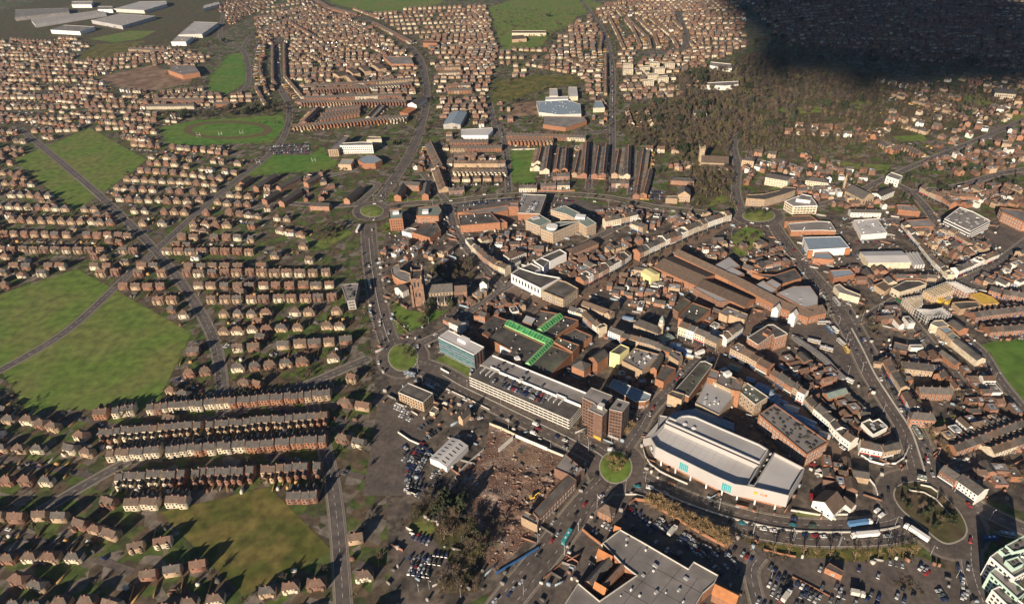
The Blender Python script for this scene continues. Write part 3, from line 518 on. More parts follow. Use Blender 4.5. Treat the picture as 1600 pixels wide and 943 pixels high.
# ---- long multi-storey car park with split roof deck
cp = ccw(rect3(P('J', 597, 122, 11), P('J', 1303, 425, 11), P('J', 1415, 248, 11))); cpk = thing('multi_storey_car_park', 'long white banded multi-storey car park with parked cars on its roof', 'car park', (*cen(cp)[:2], 0)); occupy(cp, 2)
i0 = min(range(4), key=lambda k: (cp[k]-P('J', 597, 122, 11)).length); cp = cp[i0:]+cp[:i0]; cA, cB, cC, cD = cp
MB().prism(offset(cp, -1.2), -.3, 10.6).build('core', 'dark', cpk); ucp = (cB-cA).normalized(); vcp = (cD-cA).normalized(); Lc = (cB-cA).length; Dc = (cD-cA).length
for i in range(4):
    zz = .6+i*2.72
    for a, b in ((cA, cB), (cB, cC), (cD, cA), (cC, cD)):
        m_ = (a+b)/2; u = (b-a).normalized(); put('spandrel', boxm('concrete_pale'), cpk, (m_.x, m_.y, zz+.5), math.atan2(u.y, u.x), ((b-a).length+.3, .3, 1.15))
    put('deck', boxm('concrete'), cpk, (*cen(cp)[:2], zz+.2), math.atan2(ucp.y, ucp.x), (Lc-.6, Dc-.6, .3))
for i in range(22):
    p = cA.lerp(cB, (i+.5)/22)+vcp*.5; put('column', boxm('concrete'), cpk, (p.x, p.y, 0), math.atan2(ucp.y, ucp.x), (.5, .5, 10))
mid = cA.lerp(cD, .52); cf = [cA, cB, cB.lerp(cC, .52), mid]; b = MB(); b.face([(p.x, p.y, 10.7) for p in offset(cf, -.2)]); b.build('roof_deck', 'felt_dark', cpk)
bk = [mid, cB.lerp(cC, .52), cC, cD]; MB().prism(bk, 10.2, 11.9).build('upper_roof_deck', 'felt_grey', cpk)
def cpwall(nm, u0, v0, u1, v1, z0, z1, t=.4, m='white'):
    a = cA+ucp*u0*Lc+vcp*v0*Dc; b = cA+ucp*u1*Lc+vcp*v1*Dc; d = (b-a).normalized(); MB().box((a+b)/2, d, (b-a).length+t, t, z0, z1).build(nm, m, cpk)
cpwall('dividing_wall', .2, .52, .78, .52, 10.6, 13); cpwall('dividing_wall', .85, .52, 1, .52, 10.6, 13); cpwall('roof_parapet', .02, .985, 1, .985, 11.8, 13.1)
for u0 in (.06, .12, .16, .74, .79, .84): cpwall('ramp_wall', u0, .25 if u0 < .5 else .3, u0, .55, 10.6, 12.4, .35)
for u0 in (.1, .77): cpwall('ramp_wall', u0, .56, u0+.09, .56, 11.8, 13.2, .4)
b = MB(); 
for k in range(30):
    for v in (.12, .34):
        a = cA+ucp*(Lc*(.22+.5*k/30))+vcp*(Dc*v); b.box(a, vcp, 4, .12, 10.715, 10.735)
b.build('bay_marking', 'paint_white', cpk)
p = cA+ucp*Lc*.42+vcp*Dc*.53; put('stair_head', boxm('concrete_pale'), cpk, (p.x, p.y, 10.6), math.atan2(ucp.y, ucp.x), (3, 3, 3))
# ---- brown brick tower block of three joined slabs
tb = thing('tower_block', 'tall brown brick office tower of three joined slabs beside the roundabout', 'tower block', (*P('V', 450, 700)[:2], 0))
for q, hh, wn in (([(235, 320), (380, 390), (440, 455), (605, 300), (345, 200)], 26, (2.2, 8, 3, 2.1, 1.5, 1.3, 'd')), ([(305, 470), (480, 550), (545, 480), (395, 385)], 25.5, (2.2, 8, 3, 4.4, 1.5, 1.3, 'd')), ([(565, 465), (725, 500), (818, 385), (665, 335)], 26.5, (2.2, 8, 3, 2.1, 1.5, 1.3, 'd'))):
    poly = ccw(PL('V', q, hh)); flat('', '', 'V', q, hh, 'brick_brown', 'felt_grey', par=.5, parm='concrete', win=None, root=tb)
    for k in range(len(poly)):
        a, b_ = poly[k], poly[(k+1) % len(poly)]
        if not faces_cam(a, b_) or (b_-a).length < 4: continue
        d = (b_-a).normalized(); left = d.y < 0
        if left: windows(tb, a, b_, *wn, margin=.6) if wn[3] < 4 else windows(tb, a, a.lerp(b_, .42), 2.2, 8, 3, 1.8, 1.5, 1.3, 'd', margin=.3)
        else:
            n = max(2, int((b_-a).length/2.6))
            for i in range(n): p = a.lerp(b_, (i+.5)/n); put('window_strip', boxm('window_glass'), tb, (p.x, p.y, 1.5), math.atan2(d.y, d.x), (1.1, .3, hh-3)); 
yb0, yb1 = P('V', 480, 550, 25.5), P('V', 305, 470, 25.5)
p = yb1.lerp(yb0, .7); d = (yb0-yb1).normalized(); put('sign_panel', boxm('yellow'), tb, (p.x+d.y*.1, p.y-d.x*.1, 1.6), math.atan2(d.y, d.x), (6, .25, 2.6))
put('plant_room', boxm('concrete_pale'), tb, P('V', 465, 440, 26)+Vector((0, 0, -.3)), -.6, (4, 4, 3)); put('roof_unit', boxm('dark'), tb, P('V', 685, 420, 26.5)+Vector((0, 0, -.3)), -.6, (3, 2.5, 1))
# ---- glass office by the oval green
go = ccw(rect3(P('E', 830, 660, 16), P('E', 1080, 782, 16), P('E', 1150, 728, 16))); gof = flat('glass_office', 'six storey glass fronted office with teal bands and white roof beside the oval green', '', None, 16, 'white', 'membrane', wp=go, par=.5)
i0 = min(range(4), key=lambda k: (go[k]-P('E', 830, 660, 16)).length); go = go[i0:]+go[:i0]; d = (go[1]-go[0]).normalized(); rz = math.atan2(d.y, d.x); Lg = (go[1]-go[0]).length; nn = Vector((d.y, -d.x, 0))
for r in range(6):
    for i in range(16):
        p = go[0]+d*(Lg*(i+.5)/16)+nn*.12; put('glass_panel', boxm('teal_glass'), gof, (p.x, p.y, .5+r*2.6), rz, (Lg/16-.1, .25, 1.75))
    p = (go[0]+go[1])/2+nn*.16; put('floor_band', boxm('office_green' if r in (1, 4) else 'metal_blue'), gof, (p.x, p.y, 2.28+r*2.6), rz, (Lg, .4, .65))
d2 = (go[2]-go[1]).normalized(); n2 = Vector((d2.y, -d2.x, 0)); Wg = (go[2]-go[1]).length
for i in range(7): p = go[1]+d2*(Wg*(i+.5)/7)+n2*.1; put('fin', boxm('brick_brown' if i % 2 else 'window_glass'), gof, (p.x, p.y, 0), math.atan2(d2.y, d2.x), (Wg/7-.1, .4, 15.5))
put('plant_room', boxm('white'), gof, P('E', 1010, 685, 16)+Vector((0, 0, -.2)), rz, (9, 6, 3))
# ---- sandstone parish church (left) with tower, nave, aisles and chancel
ch = thing('church', 'red sandstone parish church with square tower and grey pitched nave roof', 'church', (*P('T', 800, 620)[:2], 0))
tw = ccw(rect3(P('T', 440, 318, 30), P('T', 583, 308, 30), P('T', 577, 190, 30))); flat('', '', '', None, 30, 'sandstone_red', 'slate', wp=tw, par=1.1, root=ch)
for k, p in enumerate(tw):
    q = cen(tw); put('buttress', boxm('sandstone_red'), ch, (p.x+(p.x-q.x)*.06, p.y+(p.y-q.y)*.06, -.3), 0, (1.9, 1.9, 25)); put('pinnacle', boxm('stone'), ch, (p.x, p.y, 30), 0, (.9, .9, 4))
for i in range(2):
    a, b = (tw[0], tw[1]) if i == 0 else (tw[3], tw[0])
    for zz, hh in ((22, 5), (11, 4)):
        windows(ch, *((tw[k], tw[(k+1) % 4]) if False else (a, b)), zz, 1, 1, 4, 1.6, hh, 'd', n=2, margin=1.5)
a, b = P('T', 600, 505, 11), P('T', 1003, 474, 11); rc = rect3(a, b, P('T', 996, 300, 11)); rc[2] = rc[1]+(rc[2]-rc[1]).normalized()*12.5; rc[3] = rc[0]+(rc[2]-rc[1]); gable('', '', '', None, 11, 5.5, 'stone', 'slate', rc=rc, root=ch, win=(8, 1, 1, 2.9, 1.3, 1.8, 'd'))
def lean(root, a, b, D, hlo, hhi, wall, roof, win=None):
    u = (b-a).normalized(); n = Vector((u.y, -u.x, 0)); c_, d_ = b+n*D, a+n*D; up = lambda p, z: (p.x, p.y, z); w_ = MB()
    w_.face([up(d_, -.3), up(c_, -.3), up(c_, hlo), up(d_, hlo)]); w_.face([up(a, -.3), up(d_, -.3), up(d_, hlo), up(a, hhi)]); w_.face([up(c_, -.3), up(b, -.3), up(b, hhi), up(c_, hlo)]); w_.build('aisle_wall', wall, root)
    r_ = MB(); e = n*.3
    r_.face([up(d_+e, hlo-.1), up(c_+e, hlo-.1), up(b, hhi), up(a, hhi)]); r_.face([up(d_+e, hlo-.3), up(c_+e, hlo-.3), up(c_+e, hlo-.1), up(d_+e, hlo-.1)]); r_.build('aisle_roof', roof, root); occupy([a, b, c_, d_], 2)
    if win: windows(root, d_, c_, *win)
lean(ch, rc[0], rc[1], 6.5, 4.2, 7.4, 'stone', 'slate', (1, 1, 1, 3.2, 1.5, 2.6, 'd'))
u_ = (rc[1]-rc[0]).normalized(); n_ = Vector((u_.y, -u_.x, 0))
for i in range(5): p = rc[0].lerp(rc[1], (i+.1)/4.3)+n_*3.4; put('aisle_divider', boxm('concrete_pale'), ch, (p.x, p.y, -.1), math.atan2(n_.y, n_.x), (6.8, .5, 7.0))
rk = rect3(rc[1]+u_*.8, rc[1]+u_*13.5, rc[1]+u_*13.5-n_*9.5); rk = [p-n_*1.5 for p in rk]; gable('', '', '', None, 9, 4.2, 'sandstone_red', 'tile_brown', rc=rk, root=ch); lean(ch, rk[0], rk[0].lerp(rk[1], .7), 5.5, 3.6, 6, 'sandstone_red', 'tile_brown', (.8, 1, 1, 3, 1.3, 2.2, 'd'))
# ---- stone church among the trees (top centre)
c2 = thing('church', 'pale stone church with tall square tower among bare trees', 'church', (*P('C', 740, 260)[:2], 0))
t2 = ccw(rect3(P('C', 645, 150, 22), P('C', 682, 150, 22), P('C', 681, 138, 22))); flat('', '', '', None, 22, 'stone', 'felt_grey', wp=t2, par=1.2, root=c2)
for p in t2: put('pinnacle', boxm('stone'), c2, (p.x, p.y, 22), 0, (.8, .8, 4))
gable('', '', 'C', [(655, 240), (845, 248), (842, 212)], 8, 6, 'stone', 'tile_brown', root=c2, win=(2, 1, 1, 3.5, 1.4, 3, 'd')); lean(c2, P('C', 655, 242, 7), P('C', 845, 250, 7), 6, 3.5, 6.5, 'stone', 'tile_brown', (1, 1, 1, 3.5, 1.3, 2, 'd'))
# ---- shopping hall with dark flat roofs and green glass arcades
sh = thing('shopping_arcade', 'dark flat roofed brick shopping centre with bright green glass arcades', 'shopping centre', (*P('d', 700, 500)[:2], 0))
for q, hh, rf_, bt in (([(30, 385), (250, 180), (440, 250), (375, 320), (900, 560), (640, 790), (370, 700), (480, 625), (165, 465)], 9, 'felt_dark', (12, ('v', 'd'))), ([(700, 820), (950, 930), (1230, 655), (985, 560), (890, 580)], 9, 'felt_green', (5, ('d',))), ([(1000, 510), (1050, 460), (1320, 555), (1235, 640)], 10.5, 'felt_green', (4, ('v',))),
        ([(800, 380), (1010, 460), (1310, 245), (1120, 190), (1050, 160)], 9.6, 'felt_dark', (9, ('v', 'd'))), ([(1060, 460), (1320, 550), (1480, 440), (1270, 350)], 7, 'felt_dark', (3, ('d',))), ([(600, 250), (790, 340), (1040, 160), (830, 120), (770, 200)], 8.6, 'felt_dark', (6, ('d', 'v')))):
    flat('', '', 'd', q, hh, 'brick_orange', rf_, root=sh, bits=bt, par=.6)
for q, hh in (([(105, 400), (180, 450), (225, 405), (150, 365)], 11.5), ([(480, 780), (580, 830), (610, 770), (520, 720)], 10)): flat('', '', 'd', q, hh, 'brick_orange', 'brick_brown', root=sh, par=0)
flat('', '', 'd', [(360, 705), (600, 850), (720, 815), (480, 690)], 7.5, 'brick_orange', 'felt_dark', root=sh); flat('', '', 'd', [(260, 515), (460, 625), (480, 610), (280, 500)], 8.6, 'white', 'membrane', root=sh, par=0)
put('plant_room', boxm('white'), sh, P('d', 545, 735, 9), .4, (4, 4, 2.5)); 
def arcade(pts, W_, hh, rise):
    a, b = PL('d', pts, hh); u = (b-a).normalized(); w = Vector((-u.y, u.x, 0))*W_/2; n = max(3, int((b-a).length/3)); gl = None
    for s in (-1, 1):
        for i in range(n):
            p, q = a.lerp(b, i/n)+u*.12, a.lerp(b, (i+1)/n)-u*.12; m_ = MB(); m_.face([(p+w*s).to_tuple(), (q+w*s).to_tuple(), (q.x, q.y, hh+rise), (p.x, p.y, hh+rise)] if s < 0 else [(q+w*s).to_tuple(), (p+w*s).to_tuple(), (p.x, p.y, hh+rise), (q.x, q.y, hh+rise)])
            m_.build('pane', 'green_glass', sh)
    f_ = MB()
    for i in range(n+1):
        p = a.lerp(b, i/n)
        for s in (-1, 1): f_.tube(p+w*s, Vector((p.x, p.y, hh+rise+.06)), .14, .14, 4)
    f_.tube((a.x, a.y, hh+rise+.06), (b.x, b.y, hh+rise+.06), .16, .16, 4)
    for s in (-1, 1): f_.tube(a+w*s, b+w*s, .25, .25, 4)
    for p in (a, b): f_.face([p+w, p-w, Vector((p.x, p.y, hh+rise))])
    f_.build('arcade_frame', 'green_frame', sh); f_ = MB(); f_.prism([a-w, b-w, b+w, a+w], hh-1.5, hh); f_.build('arcade_wall', 'green_frame', sh)
arcade([(430, 265), (960, 500)], 9.5, 10.5, 2.6); arcade([(830, 370), (1080, 180)], 7.5, 10.5, 2.4); arcade([(975, 500), (680, 790)], 5.5, 10.5, 2.0)
flat('white_plant_shed', 'small white roofed box rising beside the green glass arcade', 'd', [(610, 250), (725, 290), (775, 220), (655, 178)], 12, 'brick_brown', 'membrane', par=0)
gable('brick_hall', 'tall brick hall with a dark pitched roof behind the long car park', 'e', [(0, 470), (110, 530), (240, 430)], 12, 3.5, 'brick_orange', 'slate', along=False); gable('brick_hall', 'brick building with a hipped slate roof at the corner behind the car park', 'd', [(1225, 805), (1380, 870), (1500, 800)], 11, 4, 'brick_orange', 'slate', hip=1., win=(2, 1, 1, 3, 1.4, 2, 'w'))
flat('lift_tower', 'square cream rendered tower with a flat dark roof', 'e', [(262, 405), (385, 440), (505, 350), (400, 305)], 14, 'cream_yellow', 'felt_dark', par=.8); flat('brick_store', 'buff brick building with a two level roof crowded with air units', 'e', [(415, 510), (665, 640), (900, 440), (570, 350)], 9, 'brick_buff', 'felt_grey', bits=(16, ('a', 'd', 'v'), .6, 2), par=.8)
gable('brick_store', 'narrow brick building with a dark pitched roof beside the cluttered flat roof', 'e', [(770, 600), (850, 620), (965, 440)], 8, 2.2, 'brick_orange', 'slate', along=False); flat('brick_store', 'low brick shop with a square dark flat roof on the narrow street', 'e', [(830, 730), (935, 775), (1090, 610), (960, 560)], 7, 'brick_orange', 'felt_dark')
flat('brick_store', 'small corner shop with parapet and flat grey roof beside the white canopies', 'e', [(1000, 440), (1120, 520), (1175, 470), (1150, 410), (1010, 370)], 8, 'brick_buff', 'felt_grey', bits=(3, ('d',))); flat('curved_shop', 'brick shop with a rounded end and blue grey roof behind the tower block', 'V', [(560, 190), (620, 100), (960, 240), (1080, 290), (1060, 340), (1010, 370), (890, 375)], 7, 'brick_orange', 'metal_blue', parm='concrete_pale', win=(.6, 1, 1, 3, 2, 2, 'p'), par=.9)
# ---- civic offices (cream) and the brick blocks by the northern ring road
cv = thing('civic_offices', 'cream civic offices with grey green flat roofs and a round white lantern', 'offices', (*P('B', 1000, 700)[:2], 0))
for q, hh in (([(768, 648), (870, 690), (948, 655), (868, 608)], 12), ([(875, 708), (960, 738), (1150, 655), (1000, 660), (930, 672)], 13), ([(1150, 652), (1000, 690), (960, 738), (1145, 662), (1198, 695), (1265, 668), (1190, 618), (1120, 625)], 13), ([(945, 575), (1055, 605), (1115, 635), (1190, 617), (1045, 546)], 11)):
    flat('', '', 'B', q, hh, 'brick_buff', 'metal_green', root=cv, par=.4, parm='concrete_pale', win=(1.8, 3, 3.6, 2.3, 1.2, 2., 'w'))
q = P('B', 955, 700, 13); b = MB(); b.tube(q+Vector((0, 0, -.5)), q+Vector((0, 0, 2.6)), 6.2, 6.2, 24); b.build('round_lantern', 'white', cv); put('square_lantern', boxm('white'), cv, P('B', 1155, 628, 13)+Vector((0, 0, -.2)), -.3, (11, 8, 2.5)); put('skylight', boxm('membrane'), cv, P('B', 838, 632, 12)+Vector((0, 0, -.2)), .4, (9, 6, 1.5))
st = flat('superstore', 'orange brick store with a wide dark flat roof and sloping side', 'B', [(312, 686), (590, 664), (560, 630), (522, 592), (300, 612)], 9, 'brick_orange', 'felt_dark', bits=(8, ('v',)), parm='brick_orange'); flat('', '', 'B', [(290, 594), (530, 604), (648, 575), (650, 542), (520, 562)], 8, 'brick_orange', 'felt_grey', root=st); flat('', '', 'B', [(590, 668), (640, 665), (600, 640), (560, 640)], 7, 'brick_orange', 'felt_grey', root=st)
flat('superstore_tower', 'square orange brick tower at the back of the superstore', 'B', [(648, 555), (718, 555), (718, 530), (655, 528)], 11, 'brick_orange', 'felt_grey'); flat('deck_car_park', 'flat roofed parking deck with rows of white cars and a brick front', 'B', [(715, 598), (868, 604), (915, 472), (745, 466)], 9, 'brick_orange', 'felt_grey', parm='concrete_pale')
ot = flat('office_tower', 'orange brick office tower with a white rooftop box by the grassy roundabout', 'R', [(452, 595), (650, 580), (636, 432), (438, 470)], 15, 'brick_orange', 'metal_green', par=.9, win=(2, 4, 3.3, 2.5, 1.1, 1.3, 'd')); put('plant_room', boxm('white'), ot, P('R', 555, 505, 15)+Vector((0, 0, -.2)), .1, (7, 5, 3)); 
lb = flat('library', 'long brick building with grey green roofs and a white dormer above the ring road', 'R', [(850, 540), (1180, 545), (1230, 470), (1180, 392), (872, 420)], 9, 'brick_orange', 'metal_green', win=(1.5, 2, 3.2, 3, 1.6, 1.5, 'w')); put('plant_room', boxm('white'), lb, P('R', 990, 490, 9)+Vector((0, 0, -.2)), 0, (7, 7, 3))
flat('brick_store', 'big brick store with a dark roof below the brick library', 'R', [(785, 785), (1055, 868), (1215, 762), (1150, 640), (1040, 640)], 7, 'brick_orange', 'felt_dark', bits=(4, ('d',))); flat('white_store', 'low white fronted shop joined to the big brick store', 'R', [(640, 770), (780, 805), (860, 740), (760, 720)], 5, 'white', 'felt_grey'); flat('octagon_hall', 'curved grey roofed brick hall beside the sandstone church tower', 'T', [(180, 165), (200, 255), (240, 290), (310, 330), (385, 352), (440, 330), (440, 240), (380, 212), (300, 190), (285, 112), (230, 130)], 8, 'brick_orange', 'felt_grey', parm='brick_buff')
gable('white_house', 'white rendered house with gables in front of the church tower', 'T', [(225, 425), (330, 480), (405, 430)], 7, 3, 'render_white', 'slate', along=False, win=(1, 2, 2.8, 2.5, 1, 1.3, 'w')); gable('white_house', 'white gabled end house beside the wooded churchyard wall', 'T', [(1365, 370), (1462, 380), (1475, 330)], 9, 3.5, 'render_white', 'slate', along=False)
flat('office_block', 'grey roofed office with white bands and dark glazing beside the left road', 'E', [(150, 290), (190, 405), (245, 400), (270, 282)], 10, 'concrete', 'felt_grey', par=.4, win=(1.2, 3, 3.1, 3, 2.4, 1.3, 'd'), bits=(8, ('d',)))
# ---- white framed market block with black roofs
mb = thing('market_block', 'white framed store with black flat roofs and bold white parapets', 'store', (*P('f', 780, 780)[:2], 0))
for q, hh in (([(605, 790), (890, 930), (1080, 830), (860, 790), (690, 735)], 10), ([(690, 735), (820, 785), (890, 735), (800, 690)], 9), ([(830, 670), (920, 730), (975, 665), (895, 635)], 9.5), ([(895, 632), (980, 672), (1140, 592), (1075, 555)], 9), ([(960, 880), (1090, 840), (1060, 815), (900, 850)], 8)): flat('', '', 'f', q, hh, 'white', 'felt_dark', root=mb, par=1.0, parm='white')
ma, mbb = P('f', 605, 790, 10), P('f', 890, 930, 10); windows(mb, ma, mbb, 3.5, 1, 1, 3.6, 2.3, 5.4, 'w', n=9) if faces_cam(ma, mbb) else windows(mb, mbb, ma, 3.5, 1, 1, 3.6, 2.3, 5.4, 'w', n=9)
flat('corner_store', 'brick corner building with a stepped pale stone front on the market square', 'F', [(212, 338), (360, 398), (466, 322), (380, 275), (330, 262)], 9, 'stone', 'felt_dark', win=(1.5, 2, 3.5, 2.6, 1.2, 2, 'w'), par=1.2)
w1 = gable('courtyard_building', 'cream L-shaped building with pitched roofs round a dark courtyard', 'F', [(485, 430), (690, 505), (705, 470)], 8, 2.5, 'brick_buff', 'tile_brown', win=(1.2, 2, 3.2, 2.6, 1.2, 1.6, 'w')); gable('', '', 'F', [(690, 505), (758, 420), (725, 400)], 8, 2.5, 'brick_buff', 'tile_brown', root=w1, win=(1.2, 2, 3.2, 2.6, 1.2, 1.6, 'w'))
gh = gable('guildhall', 'stone guildhall with long slate roof and clock tower in the market place', 'F', [(852, 565), (1025, 632), (1050, 590)], 7, 4, 'stone', 'slate', hip=.7, win=(1.2, 1, 1, 2.6, 1.2, 3, 'w')); q = P('F', 1042, 640, 0)
put('clock_tower', boxm('stone'), gh, (q.x, q.y, -.2), -.5, (4.6, 4.6, 14)); put('belfry', boxm('concrete_pale'), gh, (q.x, q.y, 13.8), -.5, (3.2, 3.2, 3)); b = MB(); b.tube((q.x, q.y, 16.7), (q.x, q.y, 20.5), 2.1, .1, 8); b.build('cupola', 'metal_green', gh)
for k in range(4):
    an = -.5+k*math.pi/2; b = MB(); v = Vector((math.cos(an), math.sin(an), 0)); b.tube(Vector((q.x, q.y, 11.8))+v*2.3, Vector((q.x, q.y, 11.8))+v*2.42, 1.1, 1.1, 14); b.build('clock_face', 'white', gh)
# ---- covered shopping mall with long brown tiled roofs
ml = thing('shopping_mall', 'shopping mall with long brown tiled roofs and pale grey roof decks', 'shopping mall', (*P('H', 500, 330)[:2], 0))
for q, hh, rs in (([(-125, 165), (175, 300), (230, 190)], 8, 4), ([(175, 300), (510, 445), (570, 385)], 8, 4), ([(15, 75), (395, 255), (415, 215)], 9, 4), ([(395, 255), (760, 450), (790, 400)], 9, 4), ([(745, 445), (960, 520), (975, 470)], 8, 4), ([(955, 515), (1085, 485), (1050, 420)], 8, 4)): gable('', '', 'H', q, hh, rs, 'brick_orange', 'tile_brown', root=ml, win=(1.5, 1, 1, 4, 1.6, 2, 'w'))
for q, hh in (([(735, 350), (850, 302), (970, 300), (1025, 378), (1022, 432), (930, 452)], 13), ([(295, 155), (400, 95), (480, 160), (375, 190)], 11), ([(360, 195), (420, 165), (510, 215), (440, 232)], 11.5), ([(570, 300), (640, 260), (740, 330), (690, 350)], 11), ([(655, 275), (700, 250), (770, 290), (735, 320)], 12), ([(150, 310), (250, 290), (420, 400), (330, 410)], 7.5)):
    flat('', '', 'H', q, hh, 'brick_brown', 'membrane_grey', root=ml, par=.3, bits=(3, ('a',)) if hh == 13 else None)
for x, y in ((725, 465), (845, 505)): r = gable('', '', 'H', [(x-22, y-5), (x+22, y+10), (x+34, y-18)], 11, 3.5, 'render_white', 'concrete_pale', along=False, root=ml)
flat('', '', 'H', [(560, 215), (720, 225), (860, 180), (910, 245), (760, 290), (680, 250)], 6.5, 'brick_orange', 'felt_dark', root=ml, parm='brick_orange')
hs = flat('brick_store', 'brown brick block with square rooftop lantern beside the bus station', 'k', [(715, 585), (830, 660), (985, 550), (1000, 590), (1140, 545), (990, 448), (930, 450)], 13, 'brick_orange', 'felt_dark', win=(2, 3, 3.6, 3.3, 1.5, 1.8, 'w'), parm='concrete_pale'); flat('', '', 'k', [(880, 530), (935, 560), (970, 515), (920, 490)], 15, 'brick_orange', 'felt_dark', root=hs)
flat('brick_store', 'flat roofed shop with a sandy brick stepped side next to the mall', 'k', [(425, 325), (510, 365), (530, 345), (690, 400), (725, 345), (510, 260)], 10, 'brick_buff', 'felt_grey', bits=(4, ('a', 'd'))); flat('brick_store', 'shop with a big square grey green roof and one orange side wall', 'k', [(0, 380), (170, 440), (340, 290), (145, 220)], 10, 'brick_orange', 'felt_green', bits=(3, ('v',))); flat('brick_store', 'low green roofed shop beside the big square green roof', 'k', [(-60, 280), (0, 320), (130, 210), (60, 170)], 8, 'brick_brown', 'felt_green')
# ---- demolition site edge, sheds and houses lower left
flat('old_warehouse', 'long two storey brick warehouse with a dark roof standing along the demolition site', 'N', [(1085, 345), (1350, 75), (1295, 35), (1045, 300)], 9, 'brick_brown', 'felt_dark', win=(1.5, 2, 3.6, 3, 1.5, 1.8, 'p'), par=.4); flat('old_warehouse', 'cream end wall and grey roof of a half demolished building', 'N', [(962, 338), (1075, 395), (1092, 345), (990, 295)], 7, 'brick_buff', 'felt_grey', bits=(4, ('d',))); flat('old_warehouse', 'half demolished block with a broken grey roof at the road corner', 'J', [(1195, 772), (1340, 835), (1400, 780), (1270, 670)], 8, 'brick_brown', 'felt_grey', bits=(6, ('a', 'd'), .4, 2))
ws = gable('white_shed', 'white portal shed with dark rooflights among parked cars', 'J', [(440, 762), (590, 612), (500, 528)], 5, 1.8, 'white', 'membrane', ov=.2); 
sA, sB, sC = P('J', 440, 762, 5), P('J', 590, 612, 5), P('J', 500, 528, 5); rcw = rect3(sA, sB, sC); u = (rcw[1]-rcw[0]).normalized(); v = (rcw[3]-rcw[0]); D_ = v.length; v.normalize()
for i in range(6):
    for s_ in (.27, .73):
        p = rcw[0]+u*((rcw[1]-rcw[0]).length*(i+.6)/6.4)+v*D_*s_; sl_ = bpy.data.objects.new('rooflight', boxm('dark')); COL.objects.link(sl_); sl_.parent = ws; sl_.location = Vector((p.x, p.y, 5+1.8*(.54)+.18))-ws.location; sl_.rotation_euler = (0, (-1 if s_ < .5 else 1)*math.atan2(1.8, D_/2)*1.0, math.atan2(v.y, v.x)); sl_.scale = (3.6, .8, .12)
flat('stone_office', 'three storey cream brick office with a flat dark roof beside rows of white cars', 'J', [(100, 238), (275, 312), (345, 245), (168, 172)], 9, 'brick_buff', 'felt_dark', win=(1.4, 3, 2.8, 2.6, 1.2, 1.4, 'd'), parm='concrete_pale'); gable('brick_house', 'old brown house with chimneys behind the yellow van', 'J', [(520, 410), (550, 425), (600, 370)], 6.5, 3, 'brick_buff', 'slate', along=False, chim=2); flat('garage', 'small cream lean-to at the end of the cream brick office', 'J', [(320, 375), (355, 385), (385, 355), (350, 335)], 3.5, 'render_cream', 'felt_grey')
gable('brick_house', 'brick lodge with a pyramid tiled roof beside the supermarket car park', 'O', [(375, 285), (470, 330), (525, 285)], 6.5, 4.5, 'brick_orange', 'tile_brown', hip=1., win=(1, 2, 2.7, 2.6, 1, 1.3, 'w'))
flat('kiosk_building', 'small orange brick building with a black roof in the lower car park', 'P', [(850, 690), (970, 745), (985, 715), (880, 655)], 4.5, 'brick_orange', 'felt_dark', par=.2, win=(.6, 1, 1, 5, 1.5, 1.8, 'p'))
# ---- supermarket with a huge grey roof
sm = flat('supermarket', 'huge grey flat roofed supermarket with orange gabled entrance court', 'O', [(412, 520), (535, 425), (690, 512), (850, 605), (1012, 700), (1050, 650), (1222, 745), (1195, 800), (1115, 870), (1035, 1000), (900, 1250), (280, 1250), (60, 1080), (240, 800), (390, 925), (650, 745), (545, 665)], 8, 'brick_orange', 'felt_grey', par=.9, parm='concrete_pale', bits=(26, ('v', 'a', 'v'), .6, 1.4))
for q, rs, al in (([(370, 600), (465, 650), (495, 610)], 3, True), ([(1180, 870), (1340, 950), (1378, 880)], 4, True), ([(345, 835), (420, 880), (445, 840)], 4, True), ([(490, 425), (530, 440), (545, 415)], 2.5, True)): gable('', '', 'O', q, 7, rs, 'brick_orange', 'orange_tile', root=sm, along=al)
gable('', '', 'O', [(415, 855), (565, 690), (530, 665)], 7.5, 2.5, 'brick_orange', 'tile_red', root=sm); gable('', '', 'O', [(340, 820), (480, 660), (425, 625)], 6.5, 2.8, 'brick_orange', 'slate', root=sm)
jm = MB()
for k in range(9):
    a = P('O', 420+k*95, 560+k*52, 8); b_ = P('O', 250+k*95, 830+k*52, 8); 
for (x0, y0, x1, y1) in ((690, 530, 560, 690), (830, 610, 560, 940), (960, 690, 620, 1100), (1080, 760, 760, 1200), (640, 760, 1100, 1010), (560, 850, 1040, 1110), (720, 660, 1130, 880), (480, 940, 900, 1180)):
    a, b_ = P('O', x0, y0, 8), P('O', x1, y1, 8); d = (b_-a).normalized(); jm.box((a+b_)/2, d, (b_-a).length, .3, 8.0, 8.06)
jm.build('roof_seam', 'felt_dark', sm)
# ---- stepped mint and white flats (bottom right corner)
ap = thing('apartment_block', 'stepped white and mint apartment block in the bottom corner', 'apartments', (*P('Y', 600, 800)[:2], 0))
for q, hh, wl_ in (([(355, 385), (650, 640), (800, 560), (800, 400), (480, 290)], 16, 'render_white'), ([(350, 575), (690, 890), (800, 800), (420, 515)], 12.5, 'mint'), ([(375, 780), (560, 960), (800, 1050), (760, 950), (470, 735)], 10, 'render_white'), ([(540, 250), (640, 330), (900, 260), (767, 130)], 20, 'mint'), ([(465, 300), (540, 370), (640, 330), (545, 262)], 18, 'mint'), ([(540, 430), (640, 530), (760, 470), (690, 380)], 18.5, 'mint')):
    flat('', '', 'Y', q, hh, wl_, 'felt_grey', root=ap, par=.9, parm='white' if wl_ == 'render_white' else 'mint', win=(1.4, int(hh/3.1), 3, 2.6, 1.5, 1.5, 'd'), bits=(2, ('d',)))
